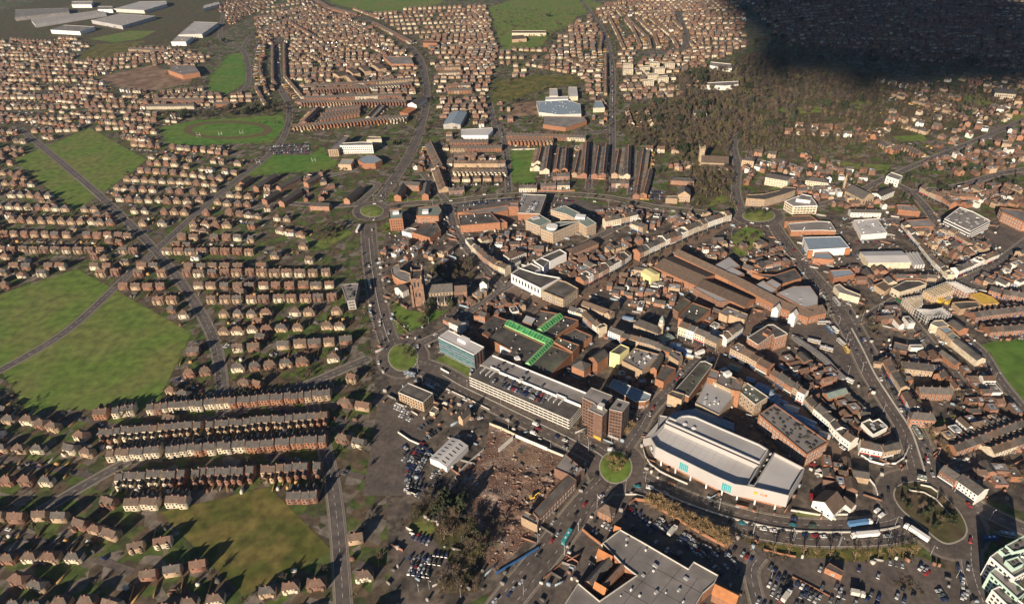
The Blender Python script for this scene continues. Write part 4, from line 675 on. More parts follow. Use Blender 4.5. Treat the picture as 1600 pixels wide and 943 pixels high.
# ---- retail sheds and blocks east of the ring road, and others
bs = flat('retail_shed', 'big blue grey roofed shed with orange corners and a white front', 'D', [(62, 856), (348, 840), (282, 762), (22, 768)], 8, 'white', 'metal_blue', par=.4)
for a in ((75, 862), (338, 845)): p = P('D', *a, 8); put('corner_pier', boxm('orange_tile'), bs, (p.x, p.y, -.2), -.1, (4.5, 2, 8.2))
p = P('D', 30, 815, 7); put('sign_panel', boxm('blue_paint'), bs, (p.x-1, p.y-1, 1), 1.1, (14, .4, 7))
flat('brick_shed', 'low brick shop with a metal roof in front of the blue grey shed', 'D', [(95, 915), (240, 925), (200, 875), (100, 878)], 6, 'brick_orange', 'metal_blue', parm='brick_orange'); cs = gable('retail_shed', 'cream shed with a wide pale ribbed roof and a green sign', 'I', [(300, 160), (650, 155), (578, 64)], 7, 1.6, 'render_cream', 'membrane', ov=.3)
p = P('I', 575, 170, 4); put('sign_panel', boxm('green_frame'), cs, (p.x, p.y-.6, 3.2), 0, (7, .5, 2)); p = P('I', 330, 172, 4); put('sign_panel', boxm('green_frame'), cs, (p.x, p.y-.6, 3.6), 0, (3, .5, 1.4))
for k in range(7): a = P('I', 330+k*45, 105, 7); put('rooflight', boxm('membrane_grey'), cs, (a.x, a.y, 7.5), -.05, (1.2, 6, .9))
for k in range(4): 
    a, b_ = P('I', 610+k*28, 65, 5), P('I', 690+k*22, 170, 5); MB().box((a+b_)/2, b_-a, (b_-a).length, 1.6, 0, 4+.2*k).build('loading_canopy', 'membrane', cs)
flat('white_store', 'white flat roofed store with ribbed rooflights and a walled yard', 'D', [(432, 752), (612, 736), (540, 636), (376, 648)], 6, 'render_white', 'membrane', bits=(14, ('s', 'v')), par=.5); flat('brick_shed', 'brick shop with a grey metal roof beside the orange walled car park', 'H', [(1135, 245), (1285, 220), (1250, 185), (1105, 192)], 6, 'brick_orange', 'metal_blue')
flat('brick_store', 'long orange brick superstore with a grey roof behind the blue grey shed', 'C', [(1285, 722), (1500, 718), (1600, 722), (1560, 660), (1470, 655), (1262, 672)], 6.5, 'brick_orange', 'felt_grey', parm='concrete_pale', bits=(5, ('v', 'd'))); flat('brick_store', 'low brick wing with a brown pitched edge behind the orange superstore', 'C', [(1240, 660), (1470, 650), (1420, 615), (1290, 618)], 7, 'brick_orange', 'tile_brown')
mc = flat('multi_storey_car_park', 'white multi-storey car park with a roof full of bays among shops', 'D', [(1012, 640), (1195, 728), (1335, 655), (1215, 590), (1120, 558)], 10, 'dark', 'felt_grey', par=.9, parm='white')
poly = ccw(PL('D', [(1012, 640), (1195, 728), (1335, 655), (1215, 590), (1120, 558)], 10))
for zz in (1.4, 4.2, 7):
    for k in range(5):
        a, b_ = poly[k], poly[(k+1) % 5]; d = (b_-a).normalized(); m_ = (a+b_)/2; put('spandrel', boxm('white'), mc, (m_.x+d.y*.1, m_.y-d.x*.1, zz), math.atan2(d.y, d.x), ((b_-a).length, .4, 1.2))
roof_bits(mc, poly, 10, 26, ('d', 'v', 'a'), .5, 1.2)
wm = flat('modern_offices', 'white modern block with curved corner and stepped roof at the far roundabout', 'C', [(1302, 552), (1470, 548), (1455, 520), (1415, 475), (1330, 480), (1240, 515)], 10, 'render_cream', 'felt_grey', par=.7, win=(2, 3, 3, 3.4, 2.6, 1.2, 'd'), parm='white'); flat('', '', 'C', [(1320, 500), (1420, 512), (1430, 480), (1360, 465)], 13, 'white', 'felt_grey', root=wm)
gable('flats', 'cream slab of flats with a low pitched grey roof and roof tank', 'C', [(1105, 345), (1262, 372), (1278, 335)], 10, 2, 'render_cream', 'slate', win=(1.5, 3, 3, 3, 1.2, 1.3, 'w'), chim=1); tr = flat('curved_terrace', 'curving brick terrace with dark roofs beside the far roundabout', 'C', [(970, 495), (1100, 505), (1240, 465), (1310, 440), (1320, 420), (1230, 415), (1200, 440), (1090, 465), (980, 470)], 9, 'brick_buff', 'slate', win=(1.5, 2, 3.3, 2.6, 1.2, 1.6, 'w'))
gable('hall', 'yellow brick hall with a dark slate roof and a gable facing the ring road', 'C', [(492, 468), (578, 472), (575, 430)], 9, 5, 'brick_buff', 'slate', along=False, win=(1.5, 2, 3.4, 2.6, 1.2, 2, 'w')); flat('hall', 'low buff wing beside the yellow brick hall', 'C', [(405, 495), (488, 500), (488, 475), (410, 478)], 6, 'brick_buff', 'felt_grey'); gable('school_wing', 'brick school wing with a grey hipped roof below the church wood', 'C', [(440, 365), (605, 375), (600, 350)], 6, 2.5, 'brick_orange', 'slate', hip=1., win=(1, 2, 2.8, 3, 1.3, 1.4, 'w'))
gable('manor_house', 'square stone villa with a hipped roof beside the wood', 'C', [(940, 222), (1025, 232), (1040, 205)], 9, 3, 'brick_buff', 'slate', hip=1., chim=2, win=(1.2, 2, 3.2, 2.6, 1.2, 1.8, 'w')); gable('villa', 'long cream brick villa with a hipped slate roof near the chapel', 'D', [(40, 365), (200, 385), (215, 360)], 7, 2.5, 'render_cream', 'slate', hip=1., win=(1, 2, 3, 2.6, 1.2, 1.6, 'w'), chim=2)
dc = gable('chapel', 'stone chapel with a steep grey roof and thin spire turret', 'D', [(318, 440), (440, 500), (470, 455)], 8, 6, 'stone', 'slate', win=(2, 1, 1, 3.5, 1.3, 3, 'd')); p = P('D', 305, 425, 0); b = MB(); b.tube((p.x, p.y, 0), (p.x, p.y, 13), 1.6, 1.5, 8); b.tube((p.x, p.y, 13), (p.x, p.y, 20), 1.5, .05, 8); b.build('turret', 'stone', dc)
gable('white_hall', 'long white rendered hall with a shallow roof beside the chapel', 'D', [(570, 480), (665, 440), (630, 405)], 7, 2, 'render_white', 'slate', win=(1.5, 2, 2.8, 3, 1.2, 1.4, 'd')); flat('white_store', 'white fronted building at the bend of the far road', 'D', [(605, 340), (695, 368), (720, 340), (640, 312)], 9, 'render_white', 'felt_grey', win=(1.5, 2, 3.4, 3.2, 1.3, 1.6, 'd')); flat('brick_store', 'brick warehouse with a grey roof by the green triangle', 'D', [(690, 575), (845, 590), (800, 545), (675, 540)], 6, 'brick_orange', 'felt_grey', bits=(3, ('d',))); gable('white_terrace', 'long low white terrace on the cross street', 'D', [(358, 592), (572, 595), (568, 572)], 6, 2.2, 'render_white', 'slate', win=(1, 2, 2.6, 3, 1, 1.2, 'd'), chim=3)
flat('mill', 'large orange brick mill with a flat dark roof at the right edge', 'D', [(1420, 590), (1572, 660), (1680, 660), (1560, 580), (1400, 560)], 11, 'brick_orange', 'felt_grey', win=(1.5, 3, 3.2, 3, 1.4, 1.6, 'p')); flat('brick_shed', 'flat grey roofed brick shed between terraces', 'D', [(780, 695), (960, 692), (900, 640), (740, 650)], 6, 'brick_orange', 'felt_grey')
flat('white_store', 'white corner shop with two dark flat roofs beside the building site', 'n', [(-60, 160), (45, 215), (215, 165), (385, 110), (290, 70), (120, 70)], 7, 'render_cream', 'felt_dark', win=(1, 1, 1, 4, 2, 2, 'd'))
flat('cream_block', 'cream flat roofed shop, leftmost of the stepped row below the building site', 'n', [(428, 610), (520, 650), (660, 630), (580, 560), (470, 570)], 7, 'render_cream', 'felt_grey'); flat('cream_block', 'low shop with a blue grey roof in the stepped row below the building site', 'n', [(525, 660), (625, 740), (720, 700), (640, 645)], 7, 'brick_buff', 'metal_blue'); flat('cream_block', 'low shop with a green grey roof in the stepped row below the building site', 'n', [(625, 755), (690, 810), (800, 785), (720, 715)], 6.5, 'brick_buff', 'metal_green'); gable('long_shed', 'long dark ridged shed with a white front running down to the playing field', 'n', [(700, 815), (1010, 1060), (1085, 1010)], 6, 2, 'render_cream', 'felt_dark'); gable('hall', 'brown roofed hall behind the cream flat roofed shops', 'n', [(640, 590), (780, 690), (880, 640)], 6, 2, 'brick_orange', 'felt_dark')
# ---- building site: open ring of white framed walls round a yard
bsx = thing('building_site', 'half built ring of flats in white scaffolding with orange and yellow inner walls', 'building site', (*P('n', 600, 300)[:2], 0)); rg = random.Random(4)
def frame_wing(pts, h, wall, m2):
    poly = ccw(PL('n', pts, h)); occupy(poly, 2); MB().prism(poly, 0, h-.4).build('wall', wall, bsx); o = offset(poly, .35)
    for k in range(len(o)):
        a, b_ = o[k], o[(k+1) % len(o)]; d = (b_-a).normalized(); n = max(1, int((b_-a).length/2.6)); rz = math.atan2(d.y, d.x)
        for i in range(n+1): p = a.lerp(b_, i/n); put('scaffold_pole', boxm('white'), bsx, (p.x, p.y, 0), rz, (.16, .16, h+.8))
        for z_ in (2.4, 5, h): m_ = (a+b_)/2; put('scaffold_rail', boxm('white'), bsx, (m_.x, m_.y, z_), rz, ((b_-a).length, .2, .22))
    i_ = offset(poly, -.5); a, b_, c_, d_ = i_[0], i_[1], i_[2 % len(i_)], i_[-1]; n = max(3, int((b_-a).length/1.6))
    for i in range(n): p, q = a.lerp(b_, (i+.5)/n), d_.lerp(c_, (i+.5)/n); m_ = (p+q)/2; dd = (q-p).normalized(); put('roof_truss', boxm(m2), bsx, (m_.x, m_.y, h-.4), math.atan2(dd.y, dd.x), ((q-p).length, .3, .7))
for q, wl_, m2 in (([(90, 290), (230, 420), (320, 370), (330, 250)], 'stone', 'render_cream'), ([(240, 420), (400, 525), (560, 410), (440, 430)], 'dark', 'white'), ([(400, 525), (690, 490), (580, 405), (480, 440)], 'dark', 'white'), ([(350, 195), (470, 270), (720, 185), (640, 85)], 'timber', 'render_cream'), ([(640, 85), (860, 220), (1000, 200), (740, 80)], 'brick_orange', 'white')): frame_wing(q, 7, wl_, m2)
flat('', '', 'n', [(930, 240), (1100, 360), (1290, 345), (1200, 270), (1040, 215)], 6, 'timber', 'yellow', root=bsx, par=.4, parm='timber'); flat('', '', 'n', [(700, 345), (800, 430), (1060, 390), (1000, 330), (870, 330)], 6, 'brick_buff', 'felt_dark', root=bsx)
for x, y, m in ((520, 310, 'yellow'), (650, 345, 'yellow'), (640, 320, 'steel'), (560, 330, 'yellow')): put('site_cabin', boxm(m), bsx, P('n', x, y, 0), .5, (7, 3, 2.8))
hb = MB(); hp = PL('n', [(0, 300), (150, 440), (300, 560), (400, 590), (690, 525)])
for a, b_ in zip(hp, hp[1:]): hb.box((a+b_)/2, b_-a, (b_-a).length, .25, 0, 2.4)
tag(hb.build('hoarding', 'green_glass', org=tuple(hp[2])), 'green hoarding fence round the half built flats', 'fence')
# ---- school, college and works further out
sc_ = flat('college', 'white college block with three rows of windows beside the playing field', 'A', [(812, 125), (1042, 122), (1040, 102), (960, 100), (830, 108)], 12, 'render_white', 'felt_grey', win=(1.2, 3, 3.6, 3, 1.8, 1.6, 'd'), par=.6); flat('', '', 'A', [(730, 155), (800, 152), (880, 60), (840, 55)], 10, 'brick_buff', 'felt_grey', root=sc_, win=(1.2, 3, 3, 3, 1.8, 1.4, 'd')); flat('', '', 'A', [(1000, 85), (1105, 80), (1100, 65), (1010, 62)], 7, 'render_cream', 'felt_grey', root=sc_)
flat('sports_hall', 'square buff brick sports hall with a pale roof at the corner of the field', 'A', [(800, 255), (890, 258), (915, 220), (825, 218)], 8, 'brick_buff', 'concrete', par=.4); ah = flat('arts_hall', 'brick hall with a folded grey roof and a glass front', 'A', [(938, 225), (985, 250), (1060, 248), (1108, 225), (1060, 195), (1000, 190)], 8, 'brick_orange', 'metal_blue', par=.3)
wk = flat('works', 'grey works building with a ribbed saw tooth roof', '3', [(165, 690), (285, 705), (425, 700), (420, 640), (340, 615), (150, 625)], 7, 'concrete_pale', 'metal_blue', par=.4, bits=(40, ('v', 's'), .5, 1))
for q, l in (([(230, 590), (282, 590), (278, 545), (228, 545)], 'left'), ([(350, 595), (405, 592), (398, 535), (345, 535)], 'right')): flat('works', f'white roofed works shed, {l} one of the pair behind the saw tooth roof', '3', q, 7, 'render_cream', 'membrane', par=.3)
flat('works', 'long low white shed joining the pair of works sheds', '3', [(205, 615), (345, 610), (345, 592), (205, 597)], 6, 'white', 'membrane', par=.3); flat('works', 'blue roofed workshop with a cream wall beside the long straight road', '3', [(498, 665), (570, 662), (550, 622), (510, 620)], 7, 'render_cream', 'metal_blue', par=.3); flat('brick_works', 'orange brick factory with a long flat roof', '3', [(190, 765), (330, 785), (460, 745), (440, 720), (190, 715)], 6, 'brick_orange', 'felt_grey')
hs_ = gable('hall', 'broad grey hall with a glass ridge beside the main road', '2', [(1150, 765), (1255, 765), (1250, 690)], 7, 2.5, 'concrete', 'metal_blue', along=False); flat('white_store', 'long white shed with ribbed front near the main road', '2', [(1262, 832), (1425, 832), (1455, 800), (1450, 785), (1258, 795)], 6, 'white', 'membrane', par=.3); flat('supermarket', 'grey roofed store with an orange brick front beside the main road', '2', [(835, 395), (968, 395), (948, 345), (870, 350), (780, 345)], 7, 'brick_orange', 'felt_grey'); flat('flats', 'terracotta block of flats in the far housing', '2', [(1025, 265), (1112, 268), (1110, 250), (1022, 250)], 9, 'brick_orange', 'tile_red'); gable('white_house', 'white gabled chapel beside the main road', '2', [(930, 640), (985, 645), (1010, 600)], 7, 4, 'render_white', 'slate', along=False); flat('brick_works', 'orange roofed garage beside the main road', '2', [(882, 690), (935, 700), (985, 670), (930, 655)], 5, 'brick_orange', 'orange_tile')
for i, (x, y) in enumerate([(710, 425), (710, 455), (812, 442), (872, 415), (903, 450), (965, 418), (862, 488), (925, 505), (835, 525)]):
    p = P('3', x, y, 0); flat('flats', f'small cream block of flats among lawns, {ordw(i+1)} of the cluster from the left', '', None, 9, 'render_cream', 'concrete', wp=[p+Vector((a, b_, 0)) for a, b_ in ((-9, -6), (9, -6), (9, 6), (-9, 6))], group='cream blocks of flats on the hill', win=(1.5, 3, 2.8, 3.4, 1.6, 1.3, 'd'), cat='flats')
for i, q in enumerate([[(470, 450), (510, 470), (530, 440)], [(552, 425), (598, 455), (612, 430)], [(630, 410), (668, 440), (682, 415)], [(706, 395), (756, 425), (770, 400)], [(550, 465), (590, 500), (605, 480)]]): gable('flats', f'buff brick slab of flats by the dry green, {ordw(i+1)} from the left', '2', q, 8, 2, 'brick_buff', 'tile_brown', along=False, group='buff flats by the green', cat='flats')
gable('white_villa', 'big white mansion in the wood on the hillside', '3', [(1120, 695), (1198, 695), (1195, 675)], 9, 3, 'render_white', 'slate', hip=1., chim=3, win=(1.2, 2, 3.5, 3, 1.4, 1.8, 'd')); flat('school', 'white school block on the wooded hill', '3', [(1195, 525), (1305, 530), (1390, 520), (1390, 500), (1200, 510)], 7, 'render_white', 'felt_grey'); flat('school', 'long white classroom block above the wood', '3', [(1215, 405), (1350, 425), (1345, 395), (1220, 382)], 6, 'render_white', 'felt_grey'); gable('white_villa', 'cream hotel with many chimneys in the trees at far right', '4', [(1395, 570), (1525, 580), (1530, 550)], 9, 3, 'render_cream', 'slate', chim=5, win=(1.2, 2, 3.5, 3, 1.4, 1.8, 'd'))
flat('school', 'pale school buildings on the green hill', '3', [(0, 205), (210, 205), (205, 190), (0, 190)], 6, 'render_cream', 'tile_brown'); flat('school', 'brown roofed school wing in front of the pale school', '3', [(0, 245), (90, 240), (70, 215), (0, 220)], 6, 'brick_buff', 'tile_brown')
for lb_, q, wl_, rf_ in (('long blue grey warehouse in the far industrial estate', [(215, 150), (650, 80), (600, 65), (190, 120)], 'membrane_grey', 'concrete'), ('wide white warehouse with dark loading doors in the far estate', [(560, 125), (750, 160), (955, 100), (730, 85)], 'membrane_grey', 'concrete'), ('flat grey unit in front of the wide white warehouse', [(310, 185), (490, 195), (580, 165), (390, 155)], 'white', 'felt_grey'), ('row of white warehouses at the top edge', [(695, 55), (885, 65), (1025, 25), (1020, 8), (850, 12)], 'concrete_pale', 'membrane_grey'), ('grey roofed unit beside the curving road', [(1095, 215), (1240, 210), (1340, 140), (1190, 135)], 'concrete_pale', 'membrane_grey'),
        ('low white unit in front of the grey roofed unit', [(1050, 258), (1140, 258), (1185, 225), (1090, 222)], 'white', 'concrete'), ('dark roofed shed at the far left edge', [(90, 110), (425, 75), (420, 50), (90, 60)], 'felt_grey', 'felt_grey'), ('white unit with a dark end at the top edge', [(600, 60), (690, 60), (690, 40), (600, 40)], 'white', 'felt_grey'), ('small white unit left of the top warehouses', [(440, 30), (560, 30), (570, 8), (440, 10)], 'white', 'concrete'), ('far white unit beside the road at the top', [(1245, 55), (1350, 25), (1340, 12), (1250, 35)], 'concrete_pale', 'membrane_grey'), ('orange brick depot with a grey roof beside the bare field', [(1030, 430), (1120, 462), (1225, 445), (1190, 400), (1060, 400)], 'brick_orange', 'felt_grey')):
    flat('warehouse', lb_, '1', q, 9, wl_, rf_, par=.4, bits=(7, ('s', 'd', 'v'), .6, 1.4), cat='warehouse', group='warehouses of the far estate')
sty = flat('stables', 'cream building with a dark roof near the hoardings', 'I', [(345, 345), (430, 400), (500, 350), (425, 310)], 5, 'brick_buff', 'tile_brown'); flat('white_store', 'white pub with a cream shopfront on the ring road corner', 'I', [(15, 350), (60, 405), (225, 450), (235, 425), (110, 375), (60, 335)], 6, 'render_cream', 'felt_grey')
gg = gable('white_pub', 'white gabled pub with a dark tiled roof above the curving road', 'g', [(1040, 650), (1300, 825), (1400, 655)], 6, 5, 'render_white', 'tile_brown', along=False, win=(1.5, 1, 1, 4, 1.2, 1.5, 'd')); gable('pub_wing', 'white cottage wing right of the white gabled pub', 'g', [(1395, 650), (1520, 750), (1560, 690)], 5, 2.5, 'render_white', 'tile_brown')
wk_ = flat('white_block', 'white boxy rooftop block among dark shops inside the bend', 'L', [(1103, 455), (1185, 540), (1287, 485), (1225, 428), (1180, 445), (1160, 428)], 8.4, 'render_white', 'felt_dark', par=1.3, bits=(4, ('a', 'd')), z0=5); flat('', '', 'L', [(1085, 475), (1190, 575), (1310, 510), (1235, 430), (1170, 430)], 5, 'brick_brown', 'felt_dark', root=wk_)
gable('hall', 'brick hall with a green grey pitched roof beside the bus station exit', 'h', [(1160, 500), (1400, 430), (1350, 350)], 6, 2.4, 'brick_orange', 'metal_green', win=(1, 1, 1, 3.5, 1.4, 1.8, 'd')); gable('market_shop', 'long brick range with a brown roof on the market street', 'f', [(1195, 595), (1450, 490), (1400, 440)], 7, 3, 'brick_orange', 'tile_brown', hip=.8, win=(1.2, 2, 3, 2.8, 1.3, 1.4, 'w')); gable('villa', 'white villa with a brown hipped roof inside the block', 'f', [(530, 595), (600, 640), (725, 560)], 7, 3.4, 'render_white', 'tile_brown', hip=1., win=(1, 2, 2.8, 2.4, 1, 1.5, 'd'), chim=2)
gable('old_works', 'yellow painted flat topped shop behind the market street', 'F', [(905, 200), (975, 240), (1025, 205)], 8, 1.2, 'cream_yellow', 'cream_yellow'); gable('apartments', 'orange brick mansion flats with paired gables beside the side road', 'X', [(185, 105), (490, 130), (470, 60)], 8, 4, 'brick_orange', 'slate', hip=.6, win=(1.2, 2, 3, 2.6, 1.5, 1.7, 'w'), chim=2)
gable('almshouses', 'brick range with a white banded front and slate roof', 'M', [(590, 182), (830, 208), (850, 150)], 6.5, 3, 'brick_buff', 'slate', win=(1, 2, 2.8, 2.6, 1.1, 1.4, 'w'), chim=3); gable('terrace_block', 'brick range with a slate roof and garden in front', 'M', [(720, 385), (990, 395), (990, 345)], 7, 3, 'brick_orange', 'slate', win=(1, 2, 2.8, 2.6, 1.1, 1.4, 'w'), chim=4); gable('brick_house', 'square brick house at the end of the banded range', 'M', [(835, 230), (895, 265), (930, 235)], 7, 3, 'brick_orange', 'slate', along=False, chim=2); flat('brick_shed', 'flat roofed brick shed beside the pale yard', 'M', [(500, 30), (615, 50), (625, 0), (510, -30)], 6, 'brick_brown', 'felt_grey'); gable('long_shed', 'long dark ridged shed between the pale yard and the side street', 'M', [(875, 55), (1010, 155), (1060, 145)], 5, 2, 'brick_orange', 'felt_dark', along=True)
# ================================================================ ROWS OF SHOPS AND YARD BUILDINGS
CN = {'brick_red': 'red brick', 'brick_orange': 'orange brick', 'brick_brown': 'brown brick', 'brick_buff': 'buff brick', 'render_cream': 'cream', 'render_white': 'white', 'stone': 'stone', 'slate': 'slate', 'tile_brown': 'brown tiled', 'tile_red': 'red tiled', 'felt_dark': 'dark flat', 'felt_grey': 'grey flat', 'metal_blue': 'blue grey', 'felt_green': 'mossy flat'}
rs = random.Random(21); SHOPFRONT = ['dark', 'blue_paint', 'red_paint', 'white', 'window_pale', 'felt_dark', 'dark']
def shop_row(z, pts, h, depth, desc, walls, roofs=('slate', 'tile_brown', 'slate'), wmin=6, wmax=10, front=True):
    Q = PL(z, pts, h); k = 0
    for a, b in zip(Q, Q[1:]):
        d = b-a; L = d.length; u = d.normalized(); w = Vector((-u.y, u.x, 0)); 
        if w.dot((a+b)/2-Vector((0, 0, h))) < 0: w = -w
        ws_ = []; t = 0
        while t < L-3: x = min(rs.uniform(wmin, wmax), L-t); x = L-t if L-t-x < 4 else x; ws_.append((t, x)); t += x
        for t, x in ws_:
            p, q = a+u*(t+.02), a+u*(t+x-.02); dd = depth*rs.uniform(.85, 1.15); hh = h+rs.uniform(-.9, .9); rc = [p, q, q+w*dd, p+w*dd]; k += 1
            if not free(rc, 2, .35): continue
            wl_, rf_ = rs.choice(walls), rs.choice(roofs); fl = rs.choice(['felt_dark', 'felt_grey']) if rs.random() < .22 else None; lb = lab(f'{CN[wl_]} shop with {CN[fl or rf_]} roof, {ordw(k)} along {desc}', f'{CN[wl_]} shop, {ordw(k)} along {desc}', f'{ordw(k)} shop along {desc}')
            if fl: rt = flat('shop_building', lb, '', None, hh, wl_, fl, wp=rc, cat='shop', group='shops along the town streets', bits=(2, ('d', 'v')))
            else: rt = gable('shop_building', lb, '', None, hh, min(dd, 9)*.3, wl_, rf_, rc=rc, chim=rs.choice([0, 1, 1]), ov=.05, cat='shop', group='shops along the town streets')
            A_, B__ = (p, q) if faces_cam(p, q) else (q, p)
            if front:
                windows(rt, A_, B__, 3.9, 2 if hh > 8.6 else 1, 2.9, 2.3, 1.15, 1.6, 'w', margin=.5); m_ = (A_+B__)/2; uu = (B__-A_).normalized(); nn_ = Vector((uu.y, -uu.x, 0))
                put('shopfront', boxm('window_glass'), rt, (m_.x+nn_.x*.05, m_.y+nn_.y*.05, .2), math.atan2(uu.y, uu.x), (x-.8, .3, 2.3)); put('fascia', boxm(rs.choice(SHOPFRONT)), rt, (m_.x+nn_.x*.1, m_.y+nn_.y*.1, 2.6), math.atan2(uu.y, uu.x), (x-.4, .5, .7))
            if rs.random() < .6:    # rear extension with a flat or lean-to roof
                e = rs.uniform(4, 8); q0 = p+w*(dd+.02)+u*.3; rc2 = [q0, q0+u*x*.55, q0+u*x*.55+w*e, q0+w*e]
                if free(rc2, 3): flat('', '', '', None, hh*.6, rs.choice(['brick_orange', 'brick_brown', wl_]), rs.choice(['felt_dark', 'felt_grey']), wp=rc2, root=rt, par=.3)
WB = ['brick_orange', 'brick_red', 'brick_buff', 'render_white', 'render_cream', 'brick_orange']; WW = ['render_white', 'render_cream', 'render_white', 'brick_buff']
for a in [('C', [(225, 880), (370, 805), (525, 742), (640, 690), (760, 645), (870, 608)], 9.5, 11, 'the upper side of the shopping street by the far roundabout', WW+['brick_orange']), ('F', [(505, 262), (640, 190), (770, 125), (840, 75)], 9.5, 11, 'the upper side of the shopping street by the market block', WB),
        ('e', [(-260, -130), (-90, -75), (130, 115), (240, 130), (390, 190)], 9, 8, 'the brick backs facing the green arcades', WB), ('e', [(395, 205), (610, 265), (740, 300), (900, 360), (1010, 400)], 9, 8, 'the backs behind the cream lift tower', ['brick_buff', 'brick_orange', 'brick_buff']),
        ('k', [(0, 465), (160, 520)], 12, 11, 'the tall white terrace in the market place', ['render_white', 'render_white', 'render_cream']), ('k', [(165, 535), (275, 580), (400, 635)], 9, 9, 'the brick side of the market place', WB), ('k', [(445, 640), (560, 560), (680, 470)], 8.5, 8, 'the white lane up from the market place', WW),
        ('k', [(540, 690), (740, 790)], 9.5, 11, 'the cream range on the market street corner', ['brick_buff', 'brick_buff', 'brick_orange']), ('k', [(740, 800), (930, 900)], 9, 10, 'the brown roofed range on the market street', ['brick_orange', 'brick_orange', 'brick_buff']), ('h', [(420, 180), (500, 225), (610, 300), (770, 400)], 9, 9, 'the bend of the lower market street', ['brick_orange', 'brick_orange', 'brick_buff', 'stone']),
        ('h', [(765, 410), (855, 455)], 11, 8, 'the tall white fronts of the market street', ['render_white']), ('h', [(860, 500), (950, 600)], 7, 9, 'the low cream fronts of the market street', WW), ('h', [(965, 630), (1070, 715), (1170, 800)], 7.5, 8, 'the low white terrace on the market street', ['render_white', 'render_white', 'render_cream']),
        ('L', [(885, 455), (920, 500), (965, 545), (1030, 590), (1100, 618), (1180, 635), (1255, 650)], 8, 9, 'the curved white terrace at the bend', ['render_white']), ('L', [(1265, 655), (1388, 628)], 8, 8, 'the brick end of the curved white terrace', ['brick_orange', 'brick_buff']),
        ('f', [(235, 530), (330, 620), (440, 700), (545, 745)], 8.5, 9, 'the street corner opposite the market block', ['render_white', 'brick_orange', 'render_cream', 'brick_buff']), ('f', [(550, 745), (620, 700), (700, 660)], 6, 6, 'the low row opposite the market block', WW+['brick_orange']), ('f', [(165, 450), (220, 520), (330, 480), (430, 440)], 8, 8, 'the row below the dark superstore', WW+['brick_orange']),
        ('Q', [(755, 5), (870, 80), (925, 115)], 8, 10, 'the brick shops on the road right of the sunken roundabout', ['brick_orange', 'brick_red', 'brick_buff']), ('Q', [(885, 95), (1020, 190), (1075, 215)], 8, 10, 'the white shops on the road right of the sunken roundabout', ['render_white', 'render_cream']),
        ('I', [(715, 10), (850, 170), (950, 262)], 7, 7, 'the pale street running down to the building site', ['brick_buff', 'render_cream', 'render_white', 'brick_orange']), ('I', [(955, 265), (1130, 190), (1250, 140), (1375, 90)], 7.5, 8, 'the white street above the building site', ['render_white', 'render_white', 'render_cream']), ('D', [(840, 420), (1000, 490), (1060, 530)], 8, 8, 'the brick street near the white car park', ['brick_orange', 'brick_buff']), ('D', [(990, 460), (1120, 480), (1260, 490)], 7, 8, 'the brick row above the white car park', ['brick_orange']),
        ('D', [(710, 670), (850, 820), (960, 945)], 7, 7, 'the pale long street beside the white store', ['render_white', 'render_cream', 'brick_buff']), ('D', [(1000, 700), (1150, 780), (1290, 860)], 7, 7, 'the back street beside the white car park', ['brick_orange', 'brick_buff', 'render_white']), ('I', [(420, 285), (520, 380)], 6.5, 8, 'the white side row by the small car park', ['render_white', 'render_cream']), ('I', [(530, 290), (720, 285), (860, 290)], 6.5, 7, 'the cross row behind the white corner shop', WB),
        ('M', [(420, 120), (480, 220), (560, 350)], 7.5, 8, 'the cream bow fronted row beside the ring road', ['brick_buff', 'brick_buff', 'brick_orange']), ('M', [(570, 380), (610, 450), (660, 560)], 7, 8, 'the striped fronts beside the ring road', ['brick_orange', 'render_white']), ('E', [(860, 530), (975, 590)], 8, 8, 'the white corner row beside the churchyard road', ['render_white', 'brick_orange']), ('d', [(0, 180), (60, 190), (140, 215)], 8, 7, 'the small row above the dark arcade roof', WB),
        ('H', [(490, 170), (600, 210), (660, 150), (770, 130)], 7, 9, 'the brick houses beside the small park', ['brick_orange', 'brick_red']), ('B', [(1330, 660), (1440, 640), (1560, 610)], 9, 10, 'the white range behind the civic offices', WW), ('C', [(160, 670), (245, 700), (320, 660)], 9, 9, 'the tall cream range on the side street', ['brick_buff', 'render_cream']), ('f', [(1300, 680), (1370, 720), (1440, 760)], 7, 8, 'the lane beside the red shed', WB)]: shop_row(*a)
YN = {}; YC = dict(f=0, p=0)
